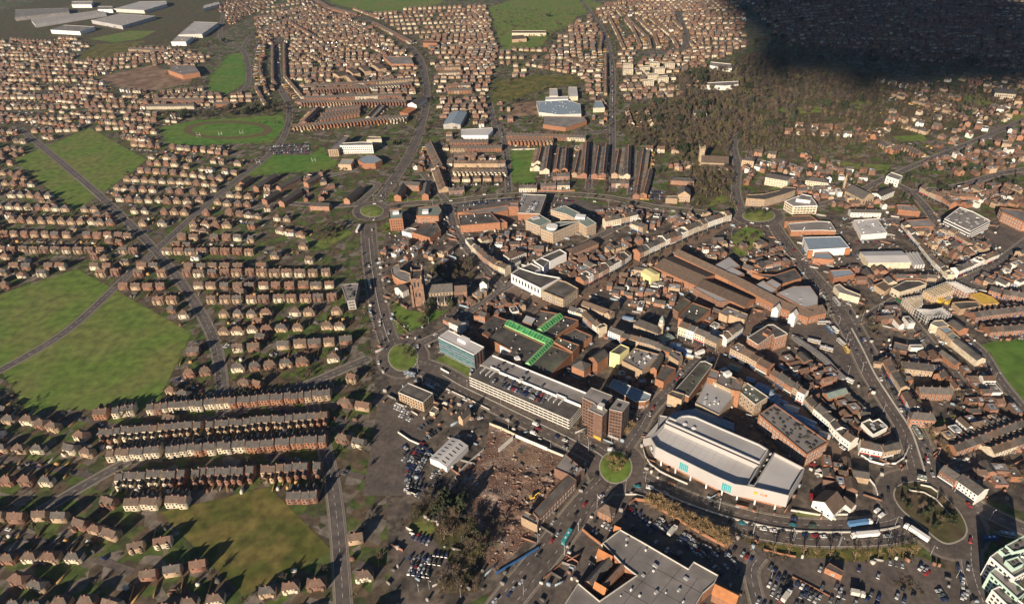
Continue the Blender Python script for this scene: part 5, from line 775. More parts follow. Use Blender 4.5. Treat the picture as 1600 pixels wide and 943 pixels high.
def yard(z, pts, n, desc, wmin=5, wmax=11.5, hmin=2.8, hmax=6, group='small buildings in the yards', bits_=3):
    poly = ccw(PL(z, pts)); e = max((poly[(i+1) % len(poly)]-poly[i] for i in range(len(poly))), key=lambda v: v.length).normalized(); r = raster(poly)
    xs = [p[0] for p in poly]; ys = [p[1] for p in poly]; got = []
    for t in range(n*14):
        if len(got) >= n: break
        x = rs.uniform(min(xs), max(xs)); y = rs.uniform(min(ys), max(ys)); ins = False
        for i in range(len(poly)):
            a, b = poly[i], poly[(i+1) % len(poly)]
            if (a.y > y) != (b.y > y) and x < (b.x-a.x)*(y-a.y)/(b.y-a.y)+a.x: ins = not ins
        if not ins: continue
        L, D = rs.uniform(wmin, wmax), rs.uniform(wmin*.8, wmax*.7); u = e if rs.random() < .5 else Vector((-e.y, e.x, 0)); w = Vector((-u.y, u.x, 0)); c = Vector((x, y, 0)); rc = [c-u*L/2-w*D/2, c+u*L/2-w*D/2, c+u*L/2+w*D/2, c-u*L/2+w*D/2]
        if free(rc, bits_): occupy(rc, 2); got.append((to_px(c)[0], rc))
    got.sort(key=lambda t: t[0])
    for i, (_, rc) in enumerate(got):
        YN[desc] = YN.get(desc, 0)+1; hh = rs.uniform(hmin, hmax); wl_ = rs.choice(['brick_orange', 'brick_red', 'brick_brown', 'brick_buff', 'render_white', 'brick_brown', 'brick_red', 'brick_brown'])
        if YC['f'] < 298 and (rs.random() < .49 or YC['p'] >= 298): YC['f'] += 1; rf_ = rs.choice(['felt_dark', 'felt_grey', 'felt_grey', 'metal_blue']); flat('flat_roofed_outbuilding', lab(f'small {CN[wl_]} building with {CN[rf_]} roof, {ordw(YN[desc])} from left in {desc}', f'small {CN[wl_]} flat roofed building, {ordw(YN[desc])} from left in {desc}', f'small flat roofed building, {ordw(YN[desc])} from left in {desc}'), '', None, hh, wl_, rf_, wp=rc, par=.3, group=group, bits=(2, ('v', 'd', 'a'), .4, 1))
        else: YC['p'] += 1; rf_ = rs.choice(['slate', 'slate', 'tile_brown', 'tile_red']); rt = gable('back_cottage', lab(f'small {CN[wl_]} building with pitched {CN[rf_]} roof, {ordw(YN[desc])} from left in {desc}', f'small {CN[wl_]} pitched roof building, {ordw(YN[desc])} from left in {desc}', f'small pitched roof building, {ordw(YN[desc])} from left in {desc}'), '', None, hh, rs.uniform(1.4, 2.6), wl_, rf_, rc=rc, ov=.15, group=group, chim=1 if rs.random() < .45 else 0, win=(hh-2.2, 1, 1, 2.6, 1, 1.3, 'w') if rs.random() < .6 else None)
for a in [('F', [(380, 110), (560, 60), (800, 0), (900, -10), (820, 60), (640, 160), (500, 230)], 26, 'the yards left of the shopping street'), ('F', [(640, 290), (760, 230), (960, 130), (1060, 180), (1210, 260), (1160, 420), (900, 480), (760, 400)], 34, 'the block between market place and mall'), ('k', [(150, 420), (380, 330), (640, 440), (480, 590), (300, 560)], 16, 'the yard behind the market place corner'),
        ('h', [(450, 120), (700, 0), (900, 60), (1180, 200), (1200, 320), (860, 400), (640, 260)], 30, 'the dark yards below the brown block'), ('h', [(1000, 560), (1400, 480), (1560, 620), (1600, 900), (1300, 780), (1100, 680)], 26, 'the yards inside the bend'), ('L', [(900, 330), (1090, 300), (1120, 420), (1090, 560), (960, 500)], 14, 'the yards behind the curved white terrace'), ('g', [(1090, 200), (1300, 130), (1598, 290), (1650, 560), (1450, 620), (1200, 470)], 24, 'the cluster beside the white pub'),
        ('d', [(0, 60), (380, -20), (640, 90), (620, 160), (400, 200), (160, 160)], 16, 'the houses above the dark arcade roof'), ('f', [(260, 430), (700, 440), (960, 540), (930, 600), (740, 620), (500, 560), (330, 580)], 26, 'the block below the superstore'), ('E', [(420, 60), (680, 0), (960, 70), (940, 170), (700, 110), (520, 120)], 16, 'the houses behind the round hall'), ('E', [(1000, 420), (1180, 330), (1350, 370), (1240, 470), (1060, 480)], 12, 'the roofs right of the sandstone church'),
        ('B', [(1260, 560), (1560, 530), (1600, 640), (1300, 640)], 10, 'the roofs left of the ring road bend'), ('C', [(0, 560), (280, 600), (420, 640), (300, 720), (0, 680)], 16, 'the roofs above the tall cream range'), ('f', [(1060, 740), (1250, 640), (1400, 690), (1330, 800), (1100, 830)], 12, 'the yard behind the market block'), ('C', [(440, 640), (640, 610), (760, 600), (690, 680), (520, 720)], 10, 'the yard by the far shopping street'), ('H', [(480, 20), (720, 0), (860, 130), (640, 210), (460, 130)], 14, 'the houses beside the small park'),
        ('H', [(180, 0), (400, 0), (420, 80), (250, 130)], 9, 'the yard behind the long mall roofs'), ('M', [(640, 20), (1000, 180), (1240, 250), (1500, 560), (1120, 560), (930, 300), (680, 240)], 44, 'the housing between ring road and field'), ('X', [(400, 310), (700, 180), (1300, 60), (1320, 140), (900, 300), (560, 420)], 22, 'the back gardens above the long brick terrace'), ('X', [(640, 620), (900, 560), (1040, 640), (1300, 720), (1550, 920), (1100, 900), (860, 760)], 16, 'the yards below the white gable'),
        ('I', [(1000, 290), (1400, 130), (1572, 100), (1600, 330), (1300, 380)], 26, 'the streets above the building site'), ('I', [(60, 230), (400, 230), (520, 290), (400, 400), (200, 320)], 8, 'the lots beside the ring road'), ('I', [(300, 500), (620, 480), (800, 640), (700, 740), (420, 680), (330, 600)], 26, 'the roofs below the building site'), ('D', [(720, 640), (1000, 710), (1280, 870), (1160, 940), (960, 880)], 36, 'the block right of the white store'), ('D', [(0, 400), (330, 400), (620, 470), (640, 560), (300, 560), (0, 520)], 34, 'the roofs below the chapel'),
        ('D', [(850, 500), (1240, 400), (1572, 420), (1572, 560), (1340, 560), (1120, 550)], 44, 'the streets above the white car park'), ('D', [(860, 240), (1230, 180), (1572, 160), (1572, 300), (1100, 340), (870, 300)], 40, 'the lots along the far right road'), ('4', [(1050, 800), (1572, 560), (1572, 940), (1120, 940)], 46, 'the far right houses beyond the road'), ('C', [(950, 280), (1150, 250), (1330, 290), (1370, 430), (1250, 420), (1100, 300), (960, 420)], 26, 'the houses beside the cream flats'),
        ('C', [(430, 230), (600, 250), (600, 340), (440, 340)], 6, 'the school yard below the church wood'), ('D', [(20, 200), (300, 280), (560, 330), (380, 400), (40, 350)], 30, 'the houses above the chapel'), ('K', [(420, 130), (640, 130), (780, 180), (640, 240), (520, 190)], 4, 'the dark yard behind the tower block'), ('A', [(540, 300), (700, 330), (760, 420), (700, 540), (560, 540)], 10, 'the brick flats below the playing field'), ('A', [(1270, 180), (1420, 180), (1500, 300), (1480, 360), (1290, 290)], 8, 'the corner behind the grassy verge'), ('R', [(560, 80), (900, 60), (1040, 180), (1000, 230), (620, 270)], 0, 'x'), ('2', [(1340, 640), (1572, 640), (1572, 760), (1440, 740)], 9, 'the works by the demolition yard'), ('2', [(1070, 400), (1440, 400), (1380, 560), (1100, 580)], 0, 'x'), ('3', [(500, 640), (600, 640), (600, 780), (500, 760)], 5, 'the workshops by the straight road')]: yard(*a) if a[2] else None
gable('flats', 'brick flats with gable end, left of the pair behind the grassy verge', 'R', [(520, 250), (625, 250), (570, 70)], 7, 2.5, 'brick_orange', 'slate', along=False); gable('flats', 'brick flats with gable end, right of the pair behind the grassy verge', 'R', [(930, 235), (1030, 230), (985, 60)], 7, 2.5, 'brick_orange', 'slate', along=False); gable('flats', 'long brick flats with white windows behind the grassy verge', 'R', [(600, 75), (890, 95), (890, 40)], 8, 2.5, 'brick_orange', 'slate', win=(1, 3, 2.5, 2.6, 1.5, 1.2, 'w'))
for i, (x0, y0, x1, y1) in enumerate([(240, 420, 380, 330), (300, 510, 400, 450), (395, 420, 540, 350), (420, 525, 550, 440), (540, 440, 600, 400), (590, 390, 680, 340), (600, 480, 720, 450), (600, 545, 735, 550), (700, 400, 850, 420), (690, 370, 780, 350), (880, 505, 980, 420), (140, 390, 200, 350)]):
    a, b = P('A', x0, y0, 6), P('A', x1, y1, 6); w = Vector((-(b-a).y, (b-a).x, 0)).normalized()*8.5; rc = [a, b, b+w, a+w]
    if free(rc, 2): gable('flats', f'low brick flats with pitched roof, {ordw(i+1)} of the estate below the playing field', '', None, 6, 2.6, 'brick_orange', 'slate', rc=rc, group='flats below the playing field', cat='flats', win=(1, 2, 2.7, 3, 1.3, 1.3, 'w'))
# ================================================================ HOUSES
def tpl_from(b): return (np.array(b.v, float), b.f, np.array(b.m))
def house_tpl(kind):
    b = MB()
    def block(x0, x1, y0, y1, h, rise, axis='x', ov=.3, end=True):
        b.prism([(x0, y0), (x1, y0), (x1, y1), (x0, y1)], -.2, h, 0, top=False)
        if axis == 'x':
            m = (y0+y1)/2
            if end: b.face([(x0, y1, h), (x0, y0, h), (x0, m, h+rise)], 0); b.face([(x1, y0, h), (x1, y1, h), (x1, m, h+rise)], 0)
            k = rise/((y1-y0)/2); xo = ov if end else 0
            for ya, s in ((y0, -1), (y1, 1)):
                e = ya+s*ov; q = [(x0-xo, e, h-ov*k+.2), (x1+xo, e, h-ov*k+.2), (x1+xo, m, h+rise+.2), (x0-xo, m, h+rise+.2)]; b.face(q if s < 0 else q[::-1], 1); lo = [(x, y, z-.2) for x, y, z in q]
                for i in range(4): j = (i+1) % 4; b.face([lo[i], lo[j], q[j], q[i]] if s < 0 else [lo[j], lo[i], q[i], q[j]], 1)
        else:
            m = (x0+x1)/2; b.face([(x0, y0, h), (x1, y0, h), (m, y0, h+rise)], 0); b.face([(x1, y1, h), (x0, y1, h), (m, y1, h+rise)], 0); k = rise/((x1-x0)/2)
            for xa, s in ((x0, -1), (x1, 1)):
                e = xa+s*ov; q = [(e, y0-ov, h-ov*k+.2), (e, y1+ov, h-ov*k+.2), (m, y1+ov, h+rise+.2), (m, y0-ov, h+rise+.2)]; b.face(q if s > 0 else q[::-1], 1); lo = [(x, y, z-.2) for x, y, z in q]
                for i in range(4): j = (i+1) % 4; b.face([lo[i], lo[j], q[j], q[i]] if s > 0 else [lo[j], lo[i], q[i], q[j]], 1)
    def hipped(x0, x1, y0, y1, h, rise, ov=.4):
        b.prism([(x0, y0), (x1, y0), (x1, y1), (x0, y1)], -.2, h, 0, top=False); m = (y0+y1)/2; d = (y1-y0)/2*.9; a, c = (x0+d, m, h+rise), (x1-d, m, h+rise); P_ = [(x0-ov, y0-ov, h), (x1+ov, y0-ov, h), (x1+ov, y1+ov, h), (x0-ov, y1+ov, h)]
        b.face([P_[0], P_[1], c, a], 1); b.face([P_[2], P_[3], a, c], 1); b.face([P_[1], P_[2], c], 1); b.face([P_[3], P_[0], a], 1)
        for i in range(4): j = (i+1) % 4; b.face([(*P_[i][:2], h-.2), (*P_[j][:2], h-.2), P_[j], P_[i]], 1)
        b.face([(*p[:2], h-.2) for p in reversed(P_)], 1)
    wins = []
    if kind == 'T':      # one house of a terrace, with its rear wing
        block(-2.6, 2.6, -4.2, 4.2, 5.4, 2.7, end=True, ov=.02); block(-2.5, .1, 4.2, 9, 4.6, 1.3, 'y', .15); b.prism([(1.7, -.45), (2.6, -.45), (2.6, .45), (1.7, .45)], 6.5, 9.4, 2)
        wins = [(-1.2, -4.2, 3.4, 1, 1.5, 0), (1.1, -4.2, 3.4, 1, 1.5, 0), (-1.1, -4.2, .8, 1.3, 1.6, 0), (1.3, 4.2, 3.2, .9, 1.3, math.pi), (-1.2, 9, 2.8, .8, 1.2, math.pi)]; door = (1.5, -4.2)
    elif kind == 'S':    # a semi-detached pair
        hipped(-6.6, 6.6, -3.9, 3.9, 5.1, 3.0); b.prism([(-.6, -.5), (.6, -.5), (.6, .5), (-.6, .5)], 7.2, 9.6, 2); b.prism([(-5.2, -4.7), (-3.2, -4.7), (-2.8, -3.9), (-5.6, -3.9)], -.2, 2.9, 0, mt=1); b.prism([(3.2, -4.7), (5.2, -4.7), (5.6, -3.9), (2.8, -3.9)], -.2, 2.9, 0, mt=1)
        wins = [(-4.2, -3.9, 3.2, 1.9, 1.2, 0), (4.2, -3.9, 3.2, 1.9, 1.2, 0), (-1.3, -3.9, 3.3, 1, 1, 0), (1.3, -3.9, 3.3, 1, 1, 0), (-4.2, 3.9, 3.1, 1.6, 1.2, math.pi), (4.2, 3.9, 3.1, 1.6, 1.2, math.pi), (-4.2, 3.9, .8, 1.8, 1.5, math.pi), (4.2, 3.9, .8, 1.8, 1.5, math.pi)]; door = (-1.4, -3.9)
    elif kind == 'G':    # a gabled semi-detached pair
        block(-6.4, 6.4, -3.8, 3.8, 5.0, 3.2); block(-4.9, -2.1, -4.8, -3.7, 4.6, 1.6, 'y', .15); block(2.1, 4.9, -4.8, -3.7, 4.6, 1.6, 'y', .15); b.prism([(-.6, -.5), (.6, -.5), (.6, .5), (-.6, .5)], 7.2, 9.5, 2)
        wins = [(-3.5, -4.8, 3, 1.7, 1.2, 0), (3.5, -4.8, 3, 1.7, 1.2, 0), (-3.5, -4.8, .8, 1.8, 1.4, 0), (3.5, -4.8, .8, 1.8, 1.4, 0), (-4, 3.8, 3, 1.6, 1.2, math.pi), (4, 3.8, 3, 1.6, 1.2, math.pi)]; door = (-1, -3.8)
    else:                # a detached house with a cross gable
        block(-5.2, 5.2, -3.8, 3.8, 5.2, 3.0); block(-4.8, -.6, -5.4, -3.7, 5.0, 2.2, 'y', .25); block(.8, 4.4, 3.7, 6.6, 3.0, 1.4, 'y', .2); b.prism([(3.6, -.45), (4.7, -.45), (4.7, .45), (3.6, .45)], 6.6, 9.3, 2)
        wins = [(-2.7, -5.4, 3.2, 1.6, 1.2, 0), (-2.7, -5.4, .9, 1.8, 1.5, 0), (2.6, -3.8, 3.2, 1.5, 1.2, 0), (3.2, -3.8, .9, 1.5, 1.4, 0), (-2.5, 3.8, 3.1, 1.5, 1.2, math.pi)]; door = (.6, -3.8)
    return b, wins, door
HT = {}
for k_ in 'TSGD':
    b, wins, door = house_tpl(k_); sub = {}
    for s, nm in ((0, 'wall'), (1, 'roof'), (2, 'chimney')):
        m_ = MB()
        for f, mm in zip(b.f, b.m):
            if mm == s: m_.face([b.v[i] for i in f])
        sub[nm] = m_.mesh(nm, 'brick_red')
    for (x, y, z, w, h, r) in wins:   # plain panes for the joined far houses
        o = -.06 if r == 0 else .06; q = [(x-w/2, y+o, z), (x+w/2, y+o, z), (x+w/2, y+o, z+h), (x-w/2, y+o, z+h)]; b.face(q if r == 0 else q[::-1], 3)
    HT[k_] = dict(sub=sub, tpl=tpl_from(b), wins=wins, door=door)
HOUSES = []; rh = random.Random(5)
KW = {'T': 5.24, 'S': 13.4, 'G': 13.2, 'D': 15.0}
PAL = {'T': (['brick_orange', 'brick_red', 'brick_red', 'brick_orange', 'render_cream', 'brick_buff'], ['slate', 'slate', 'tile_brown']), 'S': (['brick_buff', 'brick_buff', 'brick_red', 'render_cream', 'brick_brown', 'brick_buff', 'render_cream'], ['tile_brown', 'tile_red', 'tile_brown', 'slate']),
       'G': (['brick_red', 'render_cream', 'brick_buff', 'brick_brown', 'brick_buff'], ['tile_brown', 'tile_red', 'slate']), 'D': (['render_white', 'render_cream', 'brick_orange', 'brick_buff', 'brick_red'], ['slate', 'tile_brown', 'tile_red'])}
def add_row(kind, a, b, desc, flip=False, bits=3, jit=0.0, d0=0):
    d = b-a; L = d.length; u = d.normalized(); ang = math.atan2(u.y, u.x)+(math.pi if flip else 0); step = KW[kind]; n = int(L/step); k = d0; wl = rh.choice(PAL[kind][0]); rf = rh.choice(PAL[kind][1]); hs = rh.uniform(.93, 1.07)
    for i in range(n):
        if kind != 'T' or rh.random() < .12: wl, rf = rh.choice(PAL[kind][0]), rh.choice(PAL[kind][1])
        sc_ = 1 if kind == 'D' else rh.uniform(.68, .86); c = a+u*(L*(i+.5)/n); c = c+Vector((rh.uniform(-jit, jit), rh.uniform(-jit, jit), 0)); an = ang+(rh.uniform(-.06, .06) if kind != 'T' else 0)
        hw, hd = (2.6, 4.3) if kind == 'T' else (6.8, 4.4); e = Vector((math.cos(an), math.sin(an), 0)); w = Vector((-e.y, e.x, 0)); rc = [c-e*hw-w*hd, c+e*hw-w*hd, c+e*hw+w*hd, c-e*hw+w*hd]
        if not free(rc, 6 if kind == 'T' else bits|4, .45 if kind == 'T' else .75): continue
        occupy(rc, 2); k += 1; HOUSES.append(dict(k=kind, c=c, a=an, s=(L/n/step, 1, hs) if kind == 'T' else (sc_, sc_, hs*.93), wl=wl, rf=rf, desc=desc, i=k))
    return k
def row(kind, z, pts, desc, flip=False):
    Q = PL(z, pts); k = 0
    for a, b in zip(Q, Q[1:]): k = add_row(kind, a, b, desc, flip, d0=k)
def district(kind, z, TL, TR, BR, BL, n, desc, jit=1.0):
    tl, tr, br, bl = (P(z, *q) for q in (TL, TR, BR, BL))
    for i in range(n):
        t = i/max(1, n-1); add_row(kind if kind != 'M' else rh.choice('SGS'), tl.lerp(bl, t), tr.lerp(br, t), f'the {ordw(i+1)} row of {desc}', flip=bool(i % 2), jit=jit)
# terraces
for a in [('T', 'W', [(188, 335), (232, 30)], 'the terrace left of the first dark street', False), ('T', 'W', [(310, 335), (352, 60)], 'the terrace right of the first dark street', True), ('T', 'W', [(415, 330), (438, 70)], 'the short terrace backing on the first dark street', False), ('T', 'W', [(655, 390), (690, -10)], 'the terrace left of the second dark street', False), ('T', 'W', [(790, 400), (845, 40)], 'the terrace right of the second dark street', True),
          ('T', 'W', [(895, 390), (935, 30)], 'the terrace between the second and third dark streets', False), ('T', 'W', [(1195, 400), (1215, 40)], 'the terrace left of the third dark street', False), ('T', 'W', [(1310, 650), (1400, 70)], 'the terrace right of the third dark street', True), ('T', 'W', [(60, 340), (130, 60)], 'the low terrace beside the play field', False), ('T', 'W', [(540, 380), (600, 100)], 'the back range between the first and second dark streets', True), ('T', 'W', [(1040, 390), (1090, 100)], 'the back range between the second and third dark streets', True), ('T', 'W', [(1400, 640), (1480, 330)], 'the low terrace beside the small car park', False), ('T', 'W', [(115, 525), (310, 515)], 'the row facing the ring road below the play field', False), ('T', 'W', [(325, 515), (480, 512)], 'the white row facing the ring road', False), ('T', 'W', [(1000, 490), (1220, 490)], 'the short row above the ring road bend', False), ('T', 'W', [(270, 400), (480, 390)], 'the cross terrace below the first dark street', False),
          ('T', 'B', [(240, 115), (510, 115)], 'the top terrace left of the shaded street', False), ('T', 'B', [(245, 165), (605, 158)], 'the second terrace left of the shaded street', False), ('T', 'B', [(270, 215), (430, 212)], 'the third terrace left of the shaded street', False), ('T', 'B', [(270, 268), (630, 268)], 'the fourth terrace left of the shaded street', False), ('T', 'B', [(265, 325), (640, 330)], 'the lowest terrace left of the shaded street', True), ('T', 'B', [(640, 70), (960, 80), (1190, 90)], 'the terrace above the play field', False), ('T', 'B', [(650, 105), (965, 110)], 'the second terrace above the play field', True), ('T', 'B', [(105, 130), (190, 310)], 'the terrace along the sloping side road', True), ('T', 'B', [(150, 290), (210, 450)], 'the lower terrace along the sloping side road', True), ('T', 'B', [(230, 460), (340, 450)], 'the corner terrace by the ring road', False), ('T', 'B', [(725, 440), (850, 440)], 'the brick row below the play field', False),
          ('T', '2', [(225, 795), (935, 735)], 'the long terrace above the college', True), ('T', '2', [(395, 750), (640, 712)], 'the second terrace above the college', False), ('T', '2', [(400, 725), (640, 690)], 'the third terrace above the college', True), ('T', '2', [(430, 695), (645, 672)], 'the top terrace above the college', False), ('T', '2', [(300, 770), (390, 680)], 'the sloping terrace beside the oval', False), ('T', '2', [(690, 740), (760, 665)], 'the short sloping terrace beside the main road', True),
          ('T', '2', [(280, 645), (930, 640)], 'the white backed terrace facing the belt of trees', True), ('T', '2', [(300, 615), (560, 610), (900, 600)], 'the second terrace facing the belt of trees', False), ('T', '2', [(360, 565), (700, 552), (960, 530)], 'the third terrace facing the belt of trees', True), ('T', '2', [(300, 545), (740, 520), (970, 500)], 'the fourth terrace facing the belt of trees', False), ('T', '2', [(1110, 430), (1260, 425)], 'the white terrace by the main road', False), ('T', '2', [(1120, 465), (1270, 460)], 'the second white terrace by the main road', False), ('T', '2', [(1170, 545), (1320, 540)], 'the gabled row right of the main road', False), ('T', '2', [(1180, 575), (1330, 570)], 'the second gabled row right of the main road', False), ('T', '2', [(720, 150), (950, 270)], 'the cream terrace lining the main road', False), ('T', '2', [(360, 0), (450, 60), (620, 100)], 'the far terrace along the main road', False),
          ('T', 'X', [(655, 535), (1060, 385), (1495, 222)], 'the long brick terrace above the road junction', False), ('T', 'X', [(1110, 560), (1400, 460), (1700, 350)], 'the terrace behind the white gable', False), ('T', 'M', [(1230, 850), (1440, 770), (1640, 690)], 'the terrace with small yards at the right edge', False), ('T', 'n', [(1110, 740), (1290, 730), (1500, 715), (1700, 700)], 'the pale terrace above the playing field', False), ('T', 'n', [(930, 560), (1200, 520), (1600, 470)], 'the long terrace with a white end gable', False), ('T', 'n', [(1150, 225), (1300, 270), (1600, 320)], 'the brick terrace right of the yellow roof', False), ('T', 'D', [(630, 180), (720, 150), (830, 210)], 'the curving brick terrace by the green', False), ('T', 'D', [(560, 120), (650, 180)], 'the short brick terrace on the lane', False),
          ('T', 'M', [(420, 150), (470, 260)], 'the bow windowed terrace beside the ring road', True), ('T', 'I', [(1000, 130), (1260, 30)], 'the back row above the white street', False), ('T', '1', [(950, 630), (1260, 628)], 'the white row near the oval', False), ('T', '1', [(910, 668), (1200, 665)], 'the lower white row near the oval', False), ('T', '1', [(650, 305), (1040, 325)], 'the cream row behind the bare field', False), ('T', '1', [(1320, 655), (1470, 652)], 'the short cream row near the oval', False)]: row(*a)
for a in [('D', 'C', [(170, 150), (245, 160), (330, 165), (410, 168), (530, 172)], 'the white houses at the foot of the wood'), ('D', '4', [(10, 770), (140, 775), (240, 785), (330, 795), (470, 790)], 'the villas below the wood'), ('D', '4', [(90, 815), (230, 825), (380, 830), (520, 838)], 'the lower villas below the wood'), ('D', 'D', [(210, 225), (420, 245)], 'the gabled cottages by the park'), ('D', 'C', [(1010, 185), (1100, 195), (1200, 210)], 'the gabled houses by the villa'), ('D', 'C', [(1300, 220), (1420, 230), (1520, 240)], 'the three gabled cottages by the park'), ('D', '4', [(740, 720), (860, 760), (1000, 780), (1140, 820)], 'the pale houses along the lane'), ('D', '4', [(860, 580), (980, 600), (1080, 620)], 'the houses under the shadow edge'), ('D', '4', [(650, 500), (800, 530), (1000, 570)], 'the houses on the wooded ridge'), ('D', '4', [(1240, 720), (1380, 760)], 'the brick houses near the far right road'), ('D', '4', [(540, 790), (600, 880), (740, 800)], 'the white houses by the green')]: row(*a)
for a in [('S', '3', [(590, 100), (640, 200), (690, 310)], 'the first curved street'), ('S', '3', [(640, 60), (740, 180), (790, 290)], 'the second curved street'), ('S', '3', [(700, 110), (840, 250), (850, 300)], 'the third curved street', True), ('S', '3', [(760, 110), (880, 230), (900, 290)], 'the fourth curved street'), ('S', '3', [(850, 120), (980, 230), (1020, 300)], 'the fifth curved street'), ('S', '3', [(990, 130), (1060, 200), (1110, 290)], 'the sixth curved street', True), ('S', '2', [(105, 280), (105, 500), (180, 620)], 'the lit street left of the dark avenue'), ('S', '2', [(175, 270), (180, 480), (290, 610)], 'the street right of the dark avenue', True), ('S', '2', [(0, 540), (60, 650)], 'the short street above the oval'), ('S', '3', [(575, 340), (575, 590)], 'the houses left of the long straight road', True), ('S', '3', [(560, 200), (540, 320)], 'the upper houses left of the long straight road'), ('S', '2', [(390, 320), (530, 385)], 'the curved street by the dry green'), ('S', '2', [(320, 340), (400, 385)], 'the second curved street by the dry green'), ('S', '2', [(680, 280), (800, 340)], 'the white row by the dry green'), ('S', '3', [(340, 370), (440, 420), (550, 440)], 'the street above the far meadow'), ('S', '3', [(80, 400), (200, 420), (350, 450)], 'the red row above the far meadow'), ('S', '2', [(200, 140), (350, 230), (400, 260)], 'the far diagonal street'), ('S', '2', [(600, 60), (760, 120)], 'the street by the far meadow'), ('G', '3', [(730, 575), (900, 560), (1050, 545), (1200, 555)], 'the upper row below the cream flats'), ('G', '3', [(740, 605), (880, 600), (1060, 585)], 'the lower row below the cream flats'), ('G', '3', [(710, 690), (740, 780)], 'the slab houses by the straight road'), ('G', '3', [(830, 690), (860, 780)], 'the second slab houses by the straight road'), ('G', '3', [(690, 320), (930, 322), (1040, 305)], 'the cross street under the curved streets')]: row(*a)
for a in [('M', '2', (690, 70), (1480, 40), (1440, 180), (900, 210), 7, 'the far right hand estate'), ('M', '2', (900, 130), (1430, 100), (1480, 280), (1060, 300), 7, 'the estate above the terracotta flats'), ('M', '2', (1080, 300), (1572, 300), (1572, 390), (1130, 390), 4, 'the estate right of the main road'), ('M', '2', (0, 170), (560, 100), (740, 210), (300, 270), 6, 'the far estate left of the main road'), ('M', '2', (260, 250), (740, 200), (800, 270), (400, 330), 4, 'the estate above the dry green'), ('M', '2', (200, 400), (480, 380), (470, 500), (210, 490), 5, 'the estate right of the dark avenue'), ('M', '2', (740, 440), (960, 410), (960, 480), (760, 490), 3, 'the red houses beside the main road'), ('M', '2', (0, 60), (300, 20), (460, 90), (100, 130), 4, 'the top estate by the works'),
          ('M', '3', (340, 170), (560, 160), (560, 300), (350, 290), 6, 'the estate beside the far green'), ('M', '3', (400, 60), (700, 20), (700, 110), (480, 120), 5, 'the far ridge estate'), ('M', '3', (720, 10), (1300, 0), (1380, 60), (800, 100), 6, 'the far estate under the cloud edge'), ('M', '3', (900, 100), (1400, 90), (1420, 210), (1080, 200), 5, 'the estate right of the curved streets'), ('M', '3', (1090, 210), (1400, 220), (1400, 300), (1100, 300), 4, 'the lower estate right of the curved streets'), ('M', '3', (0, 310), (300, 320), (320, 360), (0, 360), 2, 'the row under the school'), ('M', '3', (0, 410), (100, 400), (90, 470), (0, 470), 3, 'the red houses by the far meadow'), ('M', '3', (430, 470), (560, 470), (560, 560), (440, 560), 4, 'the houses left of the straight road'), ('M', '3', (950, 330), (1200, 340), (1190, 380), (950, 380), 2, 'the houses at the edge of the hill wood'), ('M', '3', (1040, 420), (1200, 410), (1200, 500), (1050, 500), 3, 'the houses beside the hill school'),
          ('M', '4', (0, 30), (700, -10), (760, 110), (40, 190), 9, 'the shaded estate upper left part'), ('M', '4', (500, 10), (1300, 20), (1500, 200), (560, 180), 11, 'the shaded estate middle part'), ('M', '4', (900, 190), (1572, 150), (1600, 330), (1000, 300), 8, 'the shaded estate lower right part'), ('M', '4', (300, 180), (900, 200), (960, 300), (380, 300), 5, 'the shaded estate lower left part'), ('M', '4', (1150, 330), (1700, 310), (1700, 420), (1250, 400), 4, 'the estate at the shadow edge'), ('M', '1', (520, 360), (960, 330), (980, 400), (600, 430), 4, 'the dark estate left of the depot'), ('M', '1', (640, 310), (1060, 300), (1060, 350), (700, 340), 2, 'the houses behind the bare field'), ('M', '1', (980, 580), (1350, 545), (1370, 600), (1000, 610), 2, 'the houses between the bare field and the oval'), ('M', '1', (1540, 330), (1572, 330), (1572, 600), (1540, 600), 6, 'the houses beside the green triangle'),
          ('M', 'A', (-300, 330), (80, 380), (280, 560), (-200, 520), 4, 'the estate beside the playing field'), ('M', 'A', (-250, -20), (60, -30), (40, 90), (-200, 110), 2, 'the houses beside the oval'),
          ('M', '_', (-150, 90), (110, 95), (240, 200), (-150, 215), 9, 'the western estate'), ('M', '_', (-200, 230), (280, 260), (420, 420), (-260, 420), 10, 'the western estate below'), ('M', '_', (60, 430), (520, 430), (560, 560), (260, 590), 7, 'the estate west of the church'), ('T', '_', (150, 650), (520, 620), (500, 780), (200, 790), 5, 'the terraces west of the car lots'), ('M', '_', (-200, 650), (60, 660), (160, 943), (-150, 960), 6, 'the estate at the near left'), ('M', '_', (200, 860), (560, 790), (610, 960), (260, 1010), 4, 'the houses beyond the copse')]: district(*a)
ES = MB(); STR = []
